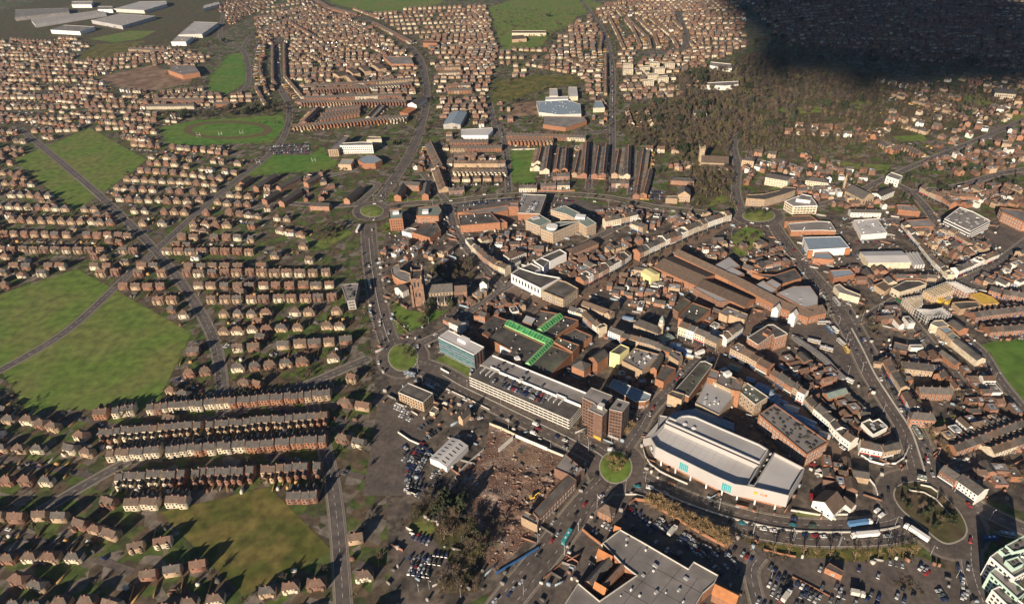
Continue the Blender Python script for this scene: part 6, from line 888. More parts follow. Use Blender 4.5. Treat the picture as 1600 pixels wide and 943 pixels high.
def fill(z, pts, p0, p1, gap, desc, keep=.9):
    poly = PL(z, pts); u = (P(z, *p1)-P(z, *p0)).normalized(); w = Vector((-u.y, u.x, 0)); A_ = [p.dot(u) for p in poly]; B_ = [p.dot(w) for p in poly]; v = min(B_); r = 0
    while v < max(B_):
        v += gap*(.75 if r % 2 else 1.25); s = min(A_); k = 0; ph = rh.uniform(0, 6); prev = None
        while not r % 2 and s < max(A_):
            s += 10; c = u*s+w*(v-gap*.62+5*math.sin(s/70+ph)); ins = False
            for i in range(len(poly)):
                a, b = poly[i], poly[(i+1) % len(poly)]
                if (a.y > c.y) != (b.y > c.y) and c.x < (b.x-a.x)*(c.y-a.y)/(b.y-a.y)+a.x: ins = not ins
            ok = ins and not occ_at(c.x, c.y) & 15
            if ok and prev: q_ = [prev-w*2.6, c-w*2.6, c+w*2.6, prev+w*2.6]; ES.face([(p.x, p.y, .1) for p in q_]); STR.append(((prev+c)/2, math.atan2((c-prev).y, (c-prev).x)))
            prev = c if ok else None
        r += 1; s = min(A_)
        while s < max(A_):
            s += rh.uniform(12.6, 15.2); c = u*s+w*(v+5*math.sin(s/70+ph)); ins = False
            for i in range(len(poly)):
                a, b = poly[i], poly[(i+1) % len(poly)]
                if (a.y > c.y) != (b.y > c.y) and c.x < (b.x-a.x)*(c.y-a.y)/(b.y-a.y)+a.x: ins = not ins
            if not ins or rh.random() > keep: continue
            kd = rh.choice('SGSD'); an = math.atan2(u.y, u.x)+(math.pi if r % 2 else 0)+5/70*math.cos(s/70+ph)+rh.uniform(-.05, .05); e = Vector((math.cos(an), math.sin(an), 0)); q = Vector((-e.y, e.x, 0)); rc = [c-e*6.6-q*6, c+e*6.6-q*6, c+e*6.6+q*7, c-e*6.6+q*7]
            if not free(rc, 15, .95): continue
            rc = [c-e*6.8-q*4.4, c+e*6.8-q*4.4, c+e*6.8+q*4.4, c-e*6.8+q*4.4]; occupy(rc, 2); k += 1; HOUSES.append(dict(k=kd, c=c, a=an, s=(rh.uniform(.62, .92), rh.uniform(.7, .95), rh.uniform(.75, .98)), wl=rh.choice(PAL[kd][0]), rf=rh.choice(PAL[kd][1]), desc=f'the {ordw(r)} row of {desc}', i=k))
for a in [('_', [(395, 30), (480, 12), (560, 32), (650, 92), (655, 130), (640, 165), (465, 165), (440, 130)], (470, 140), (640, 136), 21, 'the houses left of the main road'), ('_', [(668, 62), (760, 8), (775, 80), (770, 118), (765, 205), (692, 200), (680, 120)], (680, 100), (780, 97), 21, 'the houses right of the main road'), ('_', [(855, 75), (905, 30), (945, 30), (950, 100), (945, 200), (908, 118), (865, 115)], (870, 90), (945, 88), 24, 'the houses by the far meadow'), ('_', [(965, 85), (1010, 20), (1160, 0), (1165, 75), (1060, 118), (1050, 160), (972, 162)], (990, 100), (1080, 96), 24, 'the houses right of the straight road'), ('_', [(690, 212), (780, 212), (790, 300), (706, 300)], (700, 262), (790, 260), 26, 'the houses left of the shaded street'),
          ('_', [(1160, -5), (1620, -5), (1620, 112), (1400, 92), (1230, 72)], (1300, 50), (1500, 60), 24, 'the shaded estate'), ('_', [(1380, 135), (1620, 112), (1620, 180), (1450, 245), (1390, 215)], (1400, 190), (1480, 215), 34, 'the houses among gardens at far right', .6), ('_', [(160, 85), (265, 78), (330, 88), (300, 112), (235, 100)], (200, 95), (290, 90), 24, 'the houses above the bare field'), ('_', [(225, 150), (330, 140), (400, 150), (430, 160), (260, 176)], (260, 160), (330, 158), 24, 'the houses above the oval'), ('_', [(390, 50), (440, 60), (440, 150), (395, 150)], (400, 80), (400, 120), 24, 'the houses left of the dark avenue'), ('_', [(440, 0), (560, 30), (500, 5), (440, -30), (340, 10), (360, 40)], (380, 20), (460, 5), 24, 'the works end houses'), ('_', [(900, 20), (1000, -10), (1160, -12), (1010, 25), (940, 40)], (940, 20), (1050, 10), 24, 'the houses on the far ridge'),
          ('D', [(860, 90), (1250, 40), (1572, -60), (1572, 60), (1200, 160), (900, 180)], (900, 150), (1300, 60), 26, 'the houses along the far right road', .8), ('_', [(-250, 70), (120, 60), (440, 300), (560, 560), (620, 700), (600, 960), (-250, 960)], (100, 500), (400, 560), 27, 'the western town', .75), ('_', [(1625, 185), (1850, 130), (2100, 420), (2050, 860), (1700, 900), (1640, 640), (1720, 480)], (1650, 500), (1800, 470), 27, 'the eastern streets', .8), ('_', [(1630, 20), (1900, 0), (1850, 125), (1630, 170)], (1640, 80), (1800, 70), 25, 'the far eastern streets', .8)]: fill(*a)
tag(ES.build('estate_streets', 'tarmac'), kind='structure')
def join(name, mats, items, parent=None, kind='stuff'):
    """items (template, x, y, angle, (sx, sy, sz), slot map) become ONE object"""
    by = {}
    for it in items: by.setdefault(id(it[0]), []).append(it)
    V, LI, LT, MI = [], [], [], []; off = 0
    for its in by.values():
        tv, tf, tm = its[0][0]; n = len(its); nv = len(tv); A = np.array([[i[1], i[2], i[3], *i[4], (i[6] if len(i) > 6 else 0)] for i in its]); ca, sa = np.cos(A[:, 2])[:, None], np.sin(A[:, 2])[:, None]
        X = tv[None, :, 0]*A[:, 3:4]; Y = tv[None, :, 1]*A[:, 4:5]; Z = tv[None, :, 2]*A[:, 5:6]+A[:, 6:7]
        V.append(np.stack([X*ca-Y*sa+A[:, 0:1], X*sa+Y*ca+A[:, 1:2], Z], 2).reshape(-1, 3)); li = np.concatenate([np.array(f) for f in tf]); lt = np.array([len(f) for f in tf])
        LI.append((li[None]+(np.arange(n)*nv)[:, None]+off).ravel()); LT.append(np.tile(lt, n)); sm = np.array([i[5] for i in its]); MI.append(sm[:, tm].ravel()); off += n*nv
    V, LI, LT, MI = (np.concatenate(q) for q in (V, LI, LT, MI)); me = bpy.data.meshes.new(name); me.vertices.add(len(V)); me.vertices.foreach_set('co', V.ravel().astype(np.float32)); me.loops.add(len(LI)); me.loops.foreach_set('vertex_index', LI.astype(np.int32))
    me.polygons.add(len(LT)); me.polygons.foreach_set('loop_start', np.concatenate([[0], np.cumsum(LT)[:-1]]).astype(np.int32)); me.polygons.foreach_set('material_index', MI.astype(np.int32))
    for m in mats: me.materials.append(MATS[m])
    me.update(calc_edges=True); o = bpy.data.objects.new(name, me); COL.objects.link(o); return tag(o, kind=kind)
HM = ['brick_red', 'brick_orange', 'brick_brown', 'brick_buff', 'render_cream', 'render_white', 'slate', 'tile_brown', 'tile_red', 'window_glass']
for h in HOUSES: h['d'] = (h['c']-Vector((0, 0, ALT))).length; h['seen'] = seen(h['c'])
KN = {'T': ('terraced_house', 'terraced house', 'brick terraced houses'), 'S': ('semi_detached_house', 'pair of semi-detached houses', 'semi-detached houses of the estates'), 'G': ('semi_detached_house', 'pair of gabled semi-detached houses', 'semi-detached houses of the estates'), 'D': ('detached_house', 'detached house', 'detached houses among the trees')}
far = []; cnt = {}
for h in sorted(HOUSES, key=lambda h: h['d']):
    nm, lb, gp = KN[h['k']]; cnt.setdefault(nm, 0)
    if not h['seen'] or cnt[nm] >= 298: far.append(h); continue
    cnt[nm] += 1; T_ = HT[h['k']]; art = 'terrace' if h['k'] == 'T' else 'row'
    r = bpy.data.objects.new(nm, T_['sub']['wall']); COL.objects.link(r); r.location = h['c']; r.rotation_euler = (0, 0, h['a']); r.scale = h['s']; r.material_slots[0].link = 'OBJECT'; r.material_slots[0].material = MATS[h['wl']]
    tag(r, lab(f"{CN[h['wl']]} {lb} with {CN[h['rf']]} roof, {ordw(h['i'])} along {h['desc']}", f"{CN[h['wl']]} {lb}, {ordw(h['i'])} along {h['desc']}", f"{CN[h['wl']]} house, {ordw(h['i'])} along {h['desc']}", f"{ordw(h['i'])} house along {h['desc']}"), 'house', gp)
    for pn, pm in (('roof', h['rf']), ('chimney', 'brick_red')):
        o = bpy.data.objects.new(pn, T_['sub'][pn]); COL.objects.link(o); o.parent = r; o.material_slots[0].link = 'OBJECT'; o.material_slots[0].material = MATS[pm]
    if cnt[nm] <= 200:
        for (x, y, z, w, hh, rr) in T_['wins']: o = bpy.data.objects.new('window', WINM['w']); COL.objects.link(o); o.parent = r; o.location = (x, y, z); o.rotation_euler = (0, 0, rr); o.scale = (w, 1, hh)
        o = bpy.data.objects.new('door', boxm('blue_paint' if h['i'] % 3 else 'dark')); COL.objects.link(o); o.parent = r; o.location = (*T_['door'], 0); o.scale = (.95, .16, 2.1)
join('far_houses', HM, [(HT[h['k']]['tpl'], h['c'].x, h['c'].y, h['a'], h['s'], (HM.index(h['wl']), HM.index(h['rf']), 0, 9)) for h in far])
# garden fences and walls behind the houses
fb = MB(); fb.prism([(-.08, 0), (.08, 0), (.08, 11), (-.08, 11)], 0, 1.5); FT = tpl_from(fb); fb = MB(); fb.prism([(-1.2, -.9), (1.2, -.9), (1.2, .9), (-1.2, .9)], 0, 2, 0); ST_ = tpl_from(fb)
it = []; sheds = []
for h in HOUSES:
    u = Vector((math.cos(h['a']), math.sin(h['a']), 0)); w = Vector((-u.y, u.x, 0)); c = h['c']+w*4.5+u*(2.6 if h['k'] == 'T' else 8.3); e = c+w*11
    if not (occ_at(e.x, e.y) | occ_at((c+w*5).x, (c+w*5).y)) & 7: it.append((FT, c.x, c.y, h['a'], (1, rh.uniform(.7, 1.2), 1), (rh.choice([0, 1, 1, 2]),)))
    e = h['c']+w*rh.uniform(12, 16)+u*rh.uniform(-3, 3)
    if rh.random() < .6 and not occ_at(e.x, e.y) & 7: sheds.append((ST_, e.x, e.y, h['a']+rh.choice([0, 1.57]), (rh.uniform(.8, 1.6), rh.uniform(.8, 1.6), rh.uniform(.9, 1.2)), (rh.choice([0, 1, 2, 3]),)))
join('garden_fences', ['brick_red', 'timber', 'concrete'], it); join('garden_sheds', ['brick_brown', 'timber', 'concrete_pale', 'felt_dark'], sheds)
b = MB(); b.prism([(-.5, -.5), (.5, -.5), (.5, .5), (-.5, .5)], 0, 1); ST0 = tpl_from(b)
# ================================================================ TREES
def tree_parts(seed, h, lite=False, spread=.36, fine=None):
    R_ = random.Random(seed); tk = MB(); tw = MB()
    def limb(a, d, L, r, lev):
        b = a+d*L; tk.tube(a, b, r, r*.55, 3)
        if lev == (1 if lite else 2):
            n = fine or (15 if lite else 13)
            for i in range(n):
                t = R_.uniform(.1, 1.0); p = a.lerp(b, t); v = (d*R_.uniform(.3, 1)+Vector((R_.gauss(0, .7), R_.gauss(0, .7), R_.gauss(.25, .45)))).normalized(); l = L*R_.uniform(.5, 1.0); s = v.orthogonal().normalized()*(.14 if not lite else .30)
                s = Matrix.Rotation(R_.uniform(0, 6.28), 3, v) @ s; m = p+v*l*.5+Vector((R_.gauss(0, .1), R_.gauss(0, .1), 0)); tw.face([p-s*.6, p+s*.6, m+s*.7, p+v*l]); 
                q = p+v*l*.4; v2 = (v+Vector((R_.gauss(0, .8), R_.gauss(0, .8), R_.gauss(.1, .5)))).normalized(); tw.face([q-s*.5, q+s*.5, q+v2*l*.7])
            return
        n = R_.choice([3, 4]) if lev == 0 else 3
        for i in range(n):
            az = 2*math.pi*(i+R_.random()*.7)/n; t = R_.uniform(.55, 1); sp = spread*R_.uniform(.7, 1.7) if lev else spread*R_.uniform(.7, 1.6)
            x = d.orthogonal().normalized(); y = d.cross(x); v = (d+(x*math.cos(az)+y*math.sin(az))*sp*1.9).normalized(); limb(a.lerp(b, t), v, L*R_.uniform(.62, .85), r*.55, lev+1)
        limb(b, (d+Vector((R_.gauss(0, .12), R_.gauss(0, .12), .1))).normalized(), L*.8, r*.55, lev+1)
    limb(Vector((0, 0, -.2)), Vector((R_.gauss(0, .04), R_.gauss(0, .04), 1)).normalized(), h*.33, h*.02+.06, 0); return tk, tw
def leafy(seed, n, kind):
    R_ = random.Random(seed); b = MB(); lobes = [(Vector((R_.gauss(0, .28), R_.gauss(0, .28), R_.uniform(.3, .8))), R_.uniform(.22, .38)) for _ in range(7)]
    if kind == 'cone': lobes = [(Vector((R_.gauss(0, .04), R_.gauss(0, .04), .15+.8*i/9)), .34*(1-.85*i/9)) for i in range(10)]
    for i in range(n):
        c, r = R_.choice(lobes); v = Vector((R_.gauss(0, 1), R_.gauss(0, 1), R_.gauss(0, 1))).normalized(); p = c+v*r*R_.uniform(.6, 1.05); nrm = (v+Vector((R_.gauss(0, .5), R_.gauss(0, .5), R_.gauss(0, .5)))).normalized(); s = R_.uniform(.05, .1); x = nrm.orthogonal().normalized()*s; y = nrm.cross(x); p.z = max(p.z, .04)
        b.face([p-x-y*.6, p+x-y*.7, p+x*.8+y, p-x*.7+y*.8])
    return b
BT = []
for s in range(6):
    tk, tw = tree_parts(s+1, 1.0*12, spread=.33+.05*(s % 3)); BT.append((tk.mesh('trunk', 'bark'), tw.mesh('crown', 'twig')))
SP = [];
for s in range(2): tk, tw = tree_parts(s+40, 12, spread=.22, fine=4); SP.append((tk.mesh('trunk', 'bark'), tw.mesh('crown', 'twig_gold')))
EV = [leafy(s, 420, 'cone' if s == 2 else 'x').mesh('crown', 'leaf_dark') for s in range(3)]; etk = MB(); etk.tube((0, 0, -.02), (0, 0, .5), .035, .02, 5); ETK = etk.mesh('trunk', 'bark')
LT_ = []
for s in range(4):
    tk, tw = tree_parts(s+90, 12, lite=True, spread=.36+.04*s); b = MB(); b.v = tk.v+tw.v; b.f = tk.f+[tuple(i+len(tk.v) for i in f) for f in tw.f]; b.m = [0]*len(tk.f)+[1]*len(tw.f); LT_.append(tpl_from(b))
SHR = [tpl_from(leafy(s+7, 26, 'x')) for s in range(3)]
TREES = []; rt_ = random.Random(11)
def wood(z, pts, n, h0, h1, desc, kind='b', bits=7, ev=0.025):
    poly = PL(z, pts); xs = [p[0] for p in poly]; ys = [p[1] for p in poly]; k = t = 0
    while k < n and t < n*12:
        t += 1; x = rt_.uniform(min(xs), max(xs)); y = rt_.uniform(min(ys), max(ys)); ins = False
        for i in range(len(poly)):
            a, b = poly[i], poly[(i+1) % len(poly)]
            if (a.y > y) != (b.y > y) and x < (b.x-a.x)*(y-a.y)/(b.y-a.y)+a.x: ins = not ins
        if not ins or occ_at(x, y) & bits: continue
        k += 1; TREES.append((Vector((x, y, 0)), rt_.uniform(h0, h1), 'e' if kind == 'b' and rt_.random() < ev else kind, desc))
def single(z, pts, h, desc, kind='b'):
    for p in PL(z, pts): TREES.append((p, h*rt_.uniform(.88, 1.12), kind, desc))
single('P', [(480, 600), (595, 592), (690, 612), (780, 622), (880, 622), (1055, 642), (1145, 637), (1215, 627), (1290, 622), (1340, 612), (1390, 607), (1450, 602), (1490, 590)], 11, 'on the grass bank above the lower car park', 's')
for ri, pr, ds in ((5, .35, 'along the left ring road'), (6, .55, 'along the lower main road'), (7, .6, 'along the upper main road'), (11, .75, 'along the long straight road'), (2, .25, 'along the northern ring road'), (10, .8, 'along the lane past the stone church'), (12, .45, 'along the far right road')):
    nm_, w_, c_ = ROADC[ri]
    for a, b in zip(c_, c_[1:]):
        d = b-a; u = d.normalized(); q = Vector((-u.y, u.x, 0)); n = max(1, int(d.length/9))
        for i in range(n):
            for s in (-1, 1):
                p = a+d*((i+rt_.random())/n)+q*s*(w_/2+rt_.uniform(2.5, 8))
                if rt_.random() < pr and not occ_at(p.x, p.y) & 3: TREES.append((p, rt_.uniform(6, 11), 'b', ds))
tl = PL('O', [(735, 265), (850, 310), (980, 380), (1100, 450), (1200, 500), (1310, 545)])
for a, b in zip(tl, tl[1:]):
    for i in range(9): TREES.append((a.lerp(b, i/9)+Vector((rt_.uniform(-1.5, 1.5), (-.5 if i % 2 else 5)+rt_.uniform(-1, 1.5), 0)), rt_.uniform(8.5, 12.5), 'g', 'in the golden belt along the supermarket wall'))
wood('N', [(330, 250), (490, 190), (590, 330), (700, 560), (640, 720), (520, 640), (400, 470)], 32, 9, 15, 'in the copse beside the demolition site', bits=3, ev=.15); wood('N', [(330, 780), (560, 720), (700, 790), (650, 860), (400, 860)], 16, 7, 11, 'behind the road fence below the copse', bits=3); wood('N', [(180, 250), (330, 200), (360, 340), (190, 340)], 7, 9, 13, 'at the edge of the car lots', bits=3); wood('N', [(700, 330), (860, 330), (870, 520), (760, 640)], 10, 5, 9, 'growing over the rubble', bits=3)
single('K', [(500, 745), (470, 780), (540, 770), (450, 730), (560, 740), (510, 800), (490, 720)], 8, 'on the green roundabout before the tower block', 'g'); single('_', [(1135, 352), (1120, 362), (1104, 370), (1086, 379), (1066, 387), (1048, 395), (1028, 403), (1005, 412), (980, 422), (962, 432), (944, 443), (928, 455)], 8, 'along the upper shopping street'); single('V', [(790, 780), (830, 720)], 11, 'right of the brown tower block', 'g'); single('J', [(1360, 480), (1345, 510), (1390, 470), (1400, 560)], 6, 'on the lawn left of the brown tower block'); single('E', [(600, 760), (560, 740), (640, 790), (620, 820), (590, 790)], 7, 'on the oval green by the glass office')
wood('E', [(690, 480), (780, 460), (760, 580), (690, 590)], 9, 8, 12, 'in the churchyard of the sandstone church', bits=3); wood('T', [(680, 200), (1200, 60), (1330, 230), (1300, 330), (1000, 330), (760, 330)], 40, 8, 13, 'behind the sandstone church', bits=3); single('T', [(730, 690), (680, 780), (1000, 680), (960, 650)], 9, 'beside the sandstone church porch', 'e')
wood('C', [(860, 710), (1090, 750), (1090, 800), (980, 890), (890, 870)], 13, 7, 11, 'in the small park by the far roundabout', bits=3); single('C', [(1010, 600), (990, 590), (1090, 620), (1100, 600), (1060, 590), (975, 605)], 6, 'on the far round traffic island', 'e')
wood('Q', [(440, 120), (560, 90), (730, 150), (900, 350), (930, 450), (760, 480), (520, 300)], 34, 3, 7, 'in the sunken roundabout', bits=2, ev=.45); wood('A', [(620, 730), (700, 670), (830, 680), (880, 710), (700, 820), (640, 790)], 18, 8, 12, 'beside the western roundabout', bits=3); wood('A', [(800, 280), (960, 270), (980, 320), (800, 330)], 9, 6, 9, 'below the sports hall', bits=3); wood('A', [(1190, 60), (1290, 20), (1260, 120), (1180, 180)], 9, 6, 10, 'along the verge of the main road', bits=3)
wood('C', [(600, 270), (640, 260), (870, 300), (870, 440), (760, 490), (650, 510), (590, 430)], 95, 10, 15, 'in the churchyard wood below the stone church', bits=3); wood('C', [(380, 20), (900, 20), (910, 210), (860, 205), (690, 130), (620, 140), (640, 230), (540, 200), (400, 110)], 150, 9, 15, 'in the wood behind the stone church', bits=3)
wood('_', [(1060, 120), (1200, 85), (1250, 110), (1240, 190), (1180, 225), (1150, 220), (1100, 215), (1050, 170)], 1000, 8, 20, 'in the big wood on the hillside', bits=3); wood('_', [(1250, 110), (1390, 120), (1400, 152), (1330, 160), (1260, 150)], 330, 10, 16, 'in the far wood', bits=3); wood('_', [(1160, 195), (1300, 200), (1390, 208), (1390, 232), (1300, 235), (1160, 240)], 300, 9, 15, 'in the wood above the cottages', bits=7)
wood('_', [(1020, 160), (1075, 160), (1090, 215), (1020, 212), (965, 205), (985, 180)], 300, 10, 15, 'in the wood by the white mansion', bits=3); wood('_', [(980, 205), (1090, 205), (1085, 235), (1075, 320), (1060, 240), (985, 228)], 110, 9, 14, 'in the wood above the white houses', bits=3); wood('_', [(1160, 60), (1300, 75), (1600, 95), (1600, 130), (1400, 122), (1200, 92)], 420, 10, 16, 'in the shaded wood', bits=7); wood('_', [(1400, 130), (1600, 145), (1560, 195), (1440, 195)], 260, 9, 15, 'in the gardens at far right', bits=3); wood('_', [(1235, 150), (1400, 150), (1430, 205), (1240, 200)], 190, 6, 17, 'in the park under the cloud edge', bits=3); wood('_', [(1240, 225), (1390, 235), (1400, 262), (1290, 262)], 40, 7, 12, 'in the hillside park', bits=3)
wood('_', [(255, 178), (450, 163), (452, 177), (260, 190)], 110, 10, 15, 'in the tree belt behind the oval', bits=3); wood('_', [(160, 134), (240, 148), (320, 124), (325, 136), (250, 162), (195, 166)], 70, 7, 11, 'round the bare field', bits=3); wood('_', [(270, 75), (350, 62), (350, 70), (275, 82)], 50, 8, 12, 'in the far hedge', bits=3); wood('_', [(840, 60), (870, 40), (885, 100), (850, 112)], 36, 7, 11, 'beside the far meadow', bits=3); wood('_', [(445, 150), (465, 165), (470, 215), (450, 210)], 24, 8, 12, 'at the end of the oval', bits=3)
wood('I', [(190, 530), (280, 520), (380, 700), (410, 900), (300, 700)], 22, 5, 8, 'along the ring road embankment', bits=3); wood('I', [(850, 40), (1300, 30), (1200, 120), (960, 240)], 20, 5, 8, 'in the back gardens of the pale street', bits=3); wood('M', [(1020, 350), (1250, 400), (1150, 560), (960, 620)], 12, 5, 8, 'in the gardens by the side road', bits=3); wood('X', [(1250, 700), (1600, 760), (1600, 900), (1300, 850)], 14, 5, 8, 'on the waste ground at the right edge', bits=3); wood('N', [(180, 330), (350, 300), (400, 460), (300, 440), (180, 430)], 4, 7, 10, 'on the lawn by the car lots', bits=3)
wood('_', [(380, 20), (620, 20), (1150, 10), (1150, 200), (700, 205), (400, 200)], 1500, 5, 11, 'in the gardens of the far estates', bits=2, ev=.01); wood('_', [(1150, 5), (1600, 0), (1600, 110), (1200, 70)], 350, 6, 11, 'in the shaded estate', ev=.1); wood('D', [(0, 200), (1572, 100), (1572, 500), (600, 560), (0, 420)], 190, 5, 9, 'among the houses at right', ev=.2); wood('_', [(-100, 60), (420, 420), (600, 620), (600, 960), (-200, 960)], 420, 6, 11, 'in the western estates', ev=.12); wood('_', [(1620, 60), (1900, 20), (2100, 500), (2000, 900), (1650, 900)], 260, 6, 12, 'in the eastern streets', ev=.05); wood('_', [(640, 205), (1080, 220), (1080, 300), (680, 300)], 60, 4, 7, 'in the back yards of the terraces', ev=.2); wood('_', [(100, 20), (420, 70), (300, 110), (220, 100)], 90, 5, 9, 'round the far industrial estate')
TL_ = {}; TR_ = {}; tn = {'bare_tree': 0, 'evergreen_tree': 0}; litems = []; eitems = []
for p, h, kd, ds in sorted(TREES, key=lambda t: (t[0]-Vector((0, 0, ALT))).length):
    nm = 'evergreen_tree' if kd == 'e' else 'bare_tree'; az = rt_.uniform(0, 6.28); sx = rt_.uniform(.85, 1.2)
    if tn[nm] >= 298 or not seen(p):
        if kd == 'e': eitems.append((SHR[rt_.randrange(3)], p.x, p.y, az, (h*.7, h*.7, h), (0,)))
        else: litems.append((LT_[rt_.randrange(4)], p.x, p.y, az, (h/12*sx, h/12*sx, h/12), (0, rt_.choice([1, 1, 2, 3, 3]))))
        continue
    tn[nm] += 1
    TL_.setdefault((kd, ds), []).append(p); lb = {'b': 'bare brown winter tree ', 's': 'slim bare tree with pale trunk ', 'g': 'bare golden twigged tree ', 'e': 'dark evergreen tree '}[kd]+ds
    r = thing(nm, lb, 'tree', p, 'trees '+ds); TR_.setdefault((kd, ds), []).append(r)
    if kd == 'e': me2, s = (ETK, EV[rt_.randrange(3)]), (h*.75*sx, h*.75*sx, h)
    else: me2, s = (SP if kd == 's' else BT)[rt_.randrange(2 if kd == 's' else 6)], (h/12*sx, h/12*sx, h/12)
    for nme, me in zip(('trunk', 'crown'), me2):
        o = put(nme, me, r, p, az, s, ('twig_gold' if kd == 'g' else rt_.choice(['twig', 'twig', 'twig_olive', 'twig_grey'])) if (kd in 'gb' and nme == 'crown') else None)
for (kd, ds), rs_ in TR_.items():     # where the trees of a place can be counted, each is told by its order
    if 1 < len(rs_) <= 45:
        for i, r in enumerate(sorted(rs_, key=lambda r: to_px(r.location)[0])): r['label'] = lab(f"{r['label']}, {ordw(i+1)} from the left", f"{ordw(i+1)} {r['label']}")
join('distant_woods', ['bark', 'twig', 'twig_olive', 'twig_grey'], litems); join('distant_evergreens', ['leaf_dark'], eitems)
# garden shrubs and hedges of the housing districts
it = []; t = 0
while len(it) < 14000 and t < 90000:
    t += 1; y = 420+1500*rng.random()**1.3; x = (rng.random()*2-1)*(y*.95+100)
    if occ_at(x, y) & 15: continue
    px = to_px((x, y, 0))
    if not (-200 < px[0] < 1700 and px[1] < 960): continue
    s = rng.uniform(1.2, 4.5); it.append((SHR[int(rng.integers(3))], x, y, rng.random()*6.28, (s, s*rng.uniform(.5, 1.4), s*rng.uniform(.5, .9)), (int(rng.integers(3)),)))
for z, pts, m in GR[:16]:     # ragged hedges round the fields
    Q = PL(z, pts)
    for a, b in zip(Q, Q[1:]+Q[:1]):
        n = int((b-a).length/3.2)
        for i in range(n):
            p = a.lerp(b, i/n); x, y = p.x+rng.normal(0, 1.8), p.y+rng.normal(0, 1.8)
            if rng.random() < .6 and not occ_at(x, y) & 3: s = rng.uniform(1.5, 4.5); it.append((SHR[int(rng.integers(3))], x, y, rng.random()*6.28, (s, s, s*.8), (int(rng.integers(3)),)))
join('garden_shrubs', ['leaf_dark', 'leaf_brown', 'twig'], it)
it = []
for z, pts, n in (('_', [(735, 690), (1000, 740), (1200, 470), (1010, 400), (800, 470)], 0), ('Q', [(430, 110), (560, 85), (740, 150), (910, 350), (940, 470), (760, 500), (500, 300)], 240), ('P', [(180, 465), (1400, 530), (1500, 600), (850, 625), (420, 565)], 130), ('N', [(180, 250), (500, 190), (700, 600), (650, 850), (380, 850), (470, 600)], 260), ('A', [(600, 730), (880, 700), (700, 840)], 80), ('C', [(600, 270), (870, 300), (860, 480), (650, 510)], 160), ('I', [(190, 520), (290, 520), (440, 940), (330, 700)], 120), ('P', [(420, 570), (600, 610), (580, 650), (430, 620)], 40), ('P', [(1310, 780), (1420, 740), (1560, 880), (1500, 900)], 60)):
    poly = PL(z, pts); r = raster(poly); X = np.argwhere(r[4])
    for k in range(n):
        i, j = X[rng.integers(len(X))]; x = GX0+CELL*(r[0]+i+rng.random()); y = GY0+CELL*(r[2]+j+rng.random())
        if occ_at(x, y) & 3: continue
        s = rng.uniform(.8, 2.6); it.append((SHR[int(rng.integers(3))], x, y, rng.random()*6.28, (s, s, s*.7), (int(rng.integers(3)),)))
join('undergrowth', ['leaf_dark', 'leaf_brown', 'twig'], it)
# ================================================================ VEHICLES
def car_parts(van=False):
    hb, gb = MB(), MB(); L, Wd = (5.0, 1.95) if van else (4.2, 1.76)
    if van: prof = [(-2.5, .35), (-2.5, .9), (-2.45, 2.0), (1.3, 2.05), (1.9, 1.15), (2.45, .95), (2.5, .4)]
    else: prof = [(-2.08, .32), (-2.12, .72), (-1.95, .92), (1.0, .95), (1.95, .8), (2.1, .62), (2.08, .3)]
    n = len(prof); w = Wd/2
    for s in (-1, 1): hb.face([(x, s*w*(.94 if z > .9 else 1), z) for x, z in (prof if s > 0 else prof[::-1])][::-1])
    for i in range(n): a, b = prof[i], prof[(i+1) % n]; ka, kb = (.94 if a[1] > .9 else 1), (.94 if b[1] > .9 else 1); hb.face([(a[0], -w*ka, a[1]), (b[0], -w*kb, b[1]), (b[0], w*kb, b[1]), (a[0], w*ka, a[1])][::-1])
    if van:
        for s in (-1, 1): gb.face([(.6, s*(w*.95+.02), 1.15), (1.65, s*(w*.95+.02), 1.15), (1.25, s*(w*.95+.02), 1.85), (.6, s*(w*.95+.02), 1.85)][::-s])
        gb.face([(1.42, -w*.8, 1.92), (1.93, -w*.85, 1.18), (1.93, w*.85, 1.18), (1.42, w*.8, 1.92)])
    else:
        lo = [(-1.85, .9), (.95, .93)]; hi = [(-1.3, 1.42), (.25, 1.45)]; q = lambda p, s, k: (p[0], s*w*k, p[1])
        for s in (-1, 1): f = [q(lo[0], s, .93), q(lo[1], s, .93), q(hi[1], s, .74), q(hi[0], s, .74)]; gb.face(f if s < 0 else f[::-1])
        gb.face([q(lo[1], -1, .93), q(lo[1], 1, .93), q(hi[1], 1, .74), q(hi[1], -1, .74)]); gb.face([q(lo[0], 1, .93), q(lo[0], -1, .93), q(hi[0], -1, .74), q(hi[0], 1, .74)])
        hb.face([(hi[0][0]-.03, -w*.77, 1.45), (hi[1][0]+.03, -w*.77, 1.47), (hi[1][0]+.03, w*.77, 1.47), (hi[0][0]-.03, w*.77, 1.45)])
    return hb, gb
CARB, CARG = car_parts(); VANB, VANG = car_parts(True); CM = (CARB.mesh('car_body', 'paint_silver'), CARG.mesh('car_glass', 'window_glass')); VM = (VANB.mesh('van_body', 'paint_white'), VANG.mesh('van_glass', 'window_glass'))
wb_ = MB(); wb_.tube((0, -.11, 0), (0, .11, 0), .33, .33, 10); wb_.f.append(tuple(range(18, -2, -2))); wb_.m.append(0); WHM = wb_.mesh('wheel', 'dark'); b = MB(); b.v = CARB.v+CARG.v; b.f = CARB.f+[tuple(i+len(CARB.v) for i in f) for f in CARG.f]; b.m = [0]*len(CARB.f)+[1]*len(CARG.f); CART = tpl_from(b)
CARS = []; rc_ = random.Random(3); CCOL = ['silver', 'silver', 'silver', 'black', 'black', 'black', 'dark_blue', 'dark_blue', 'white', 'red', 'grey', 'grey', 'grey', 'dark_blue', 'silver']
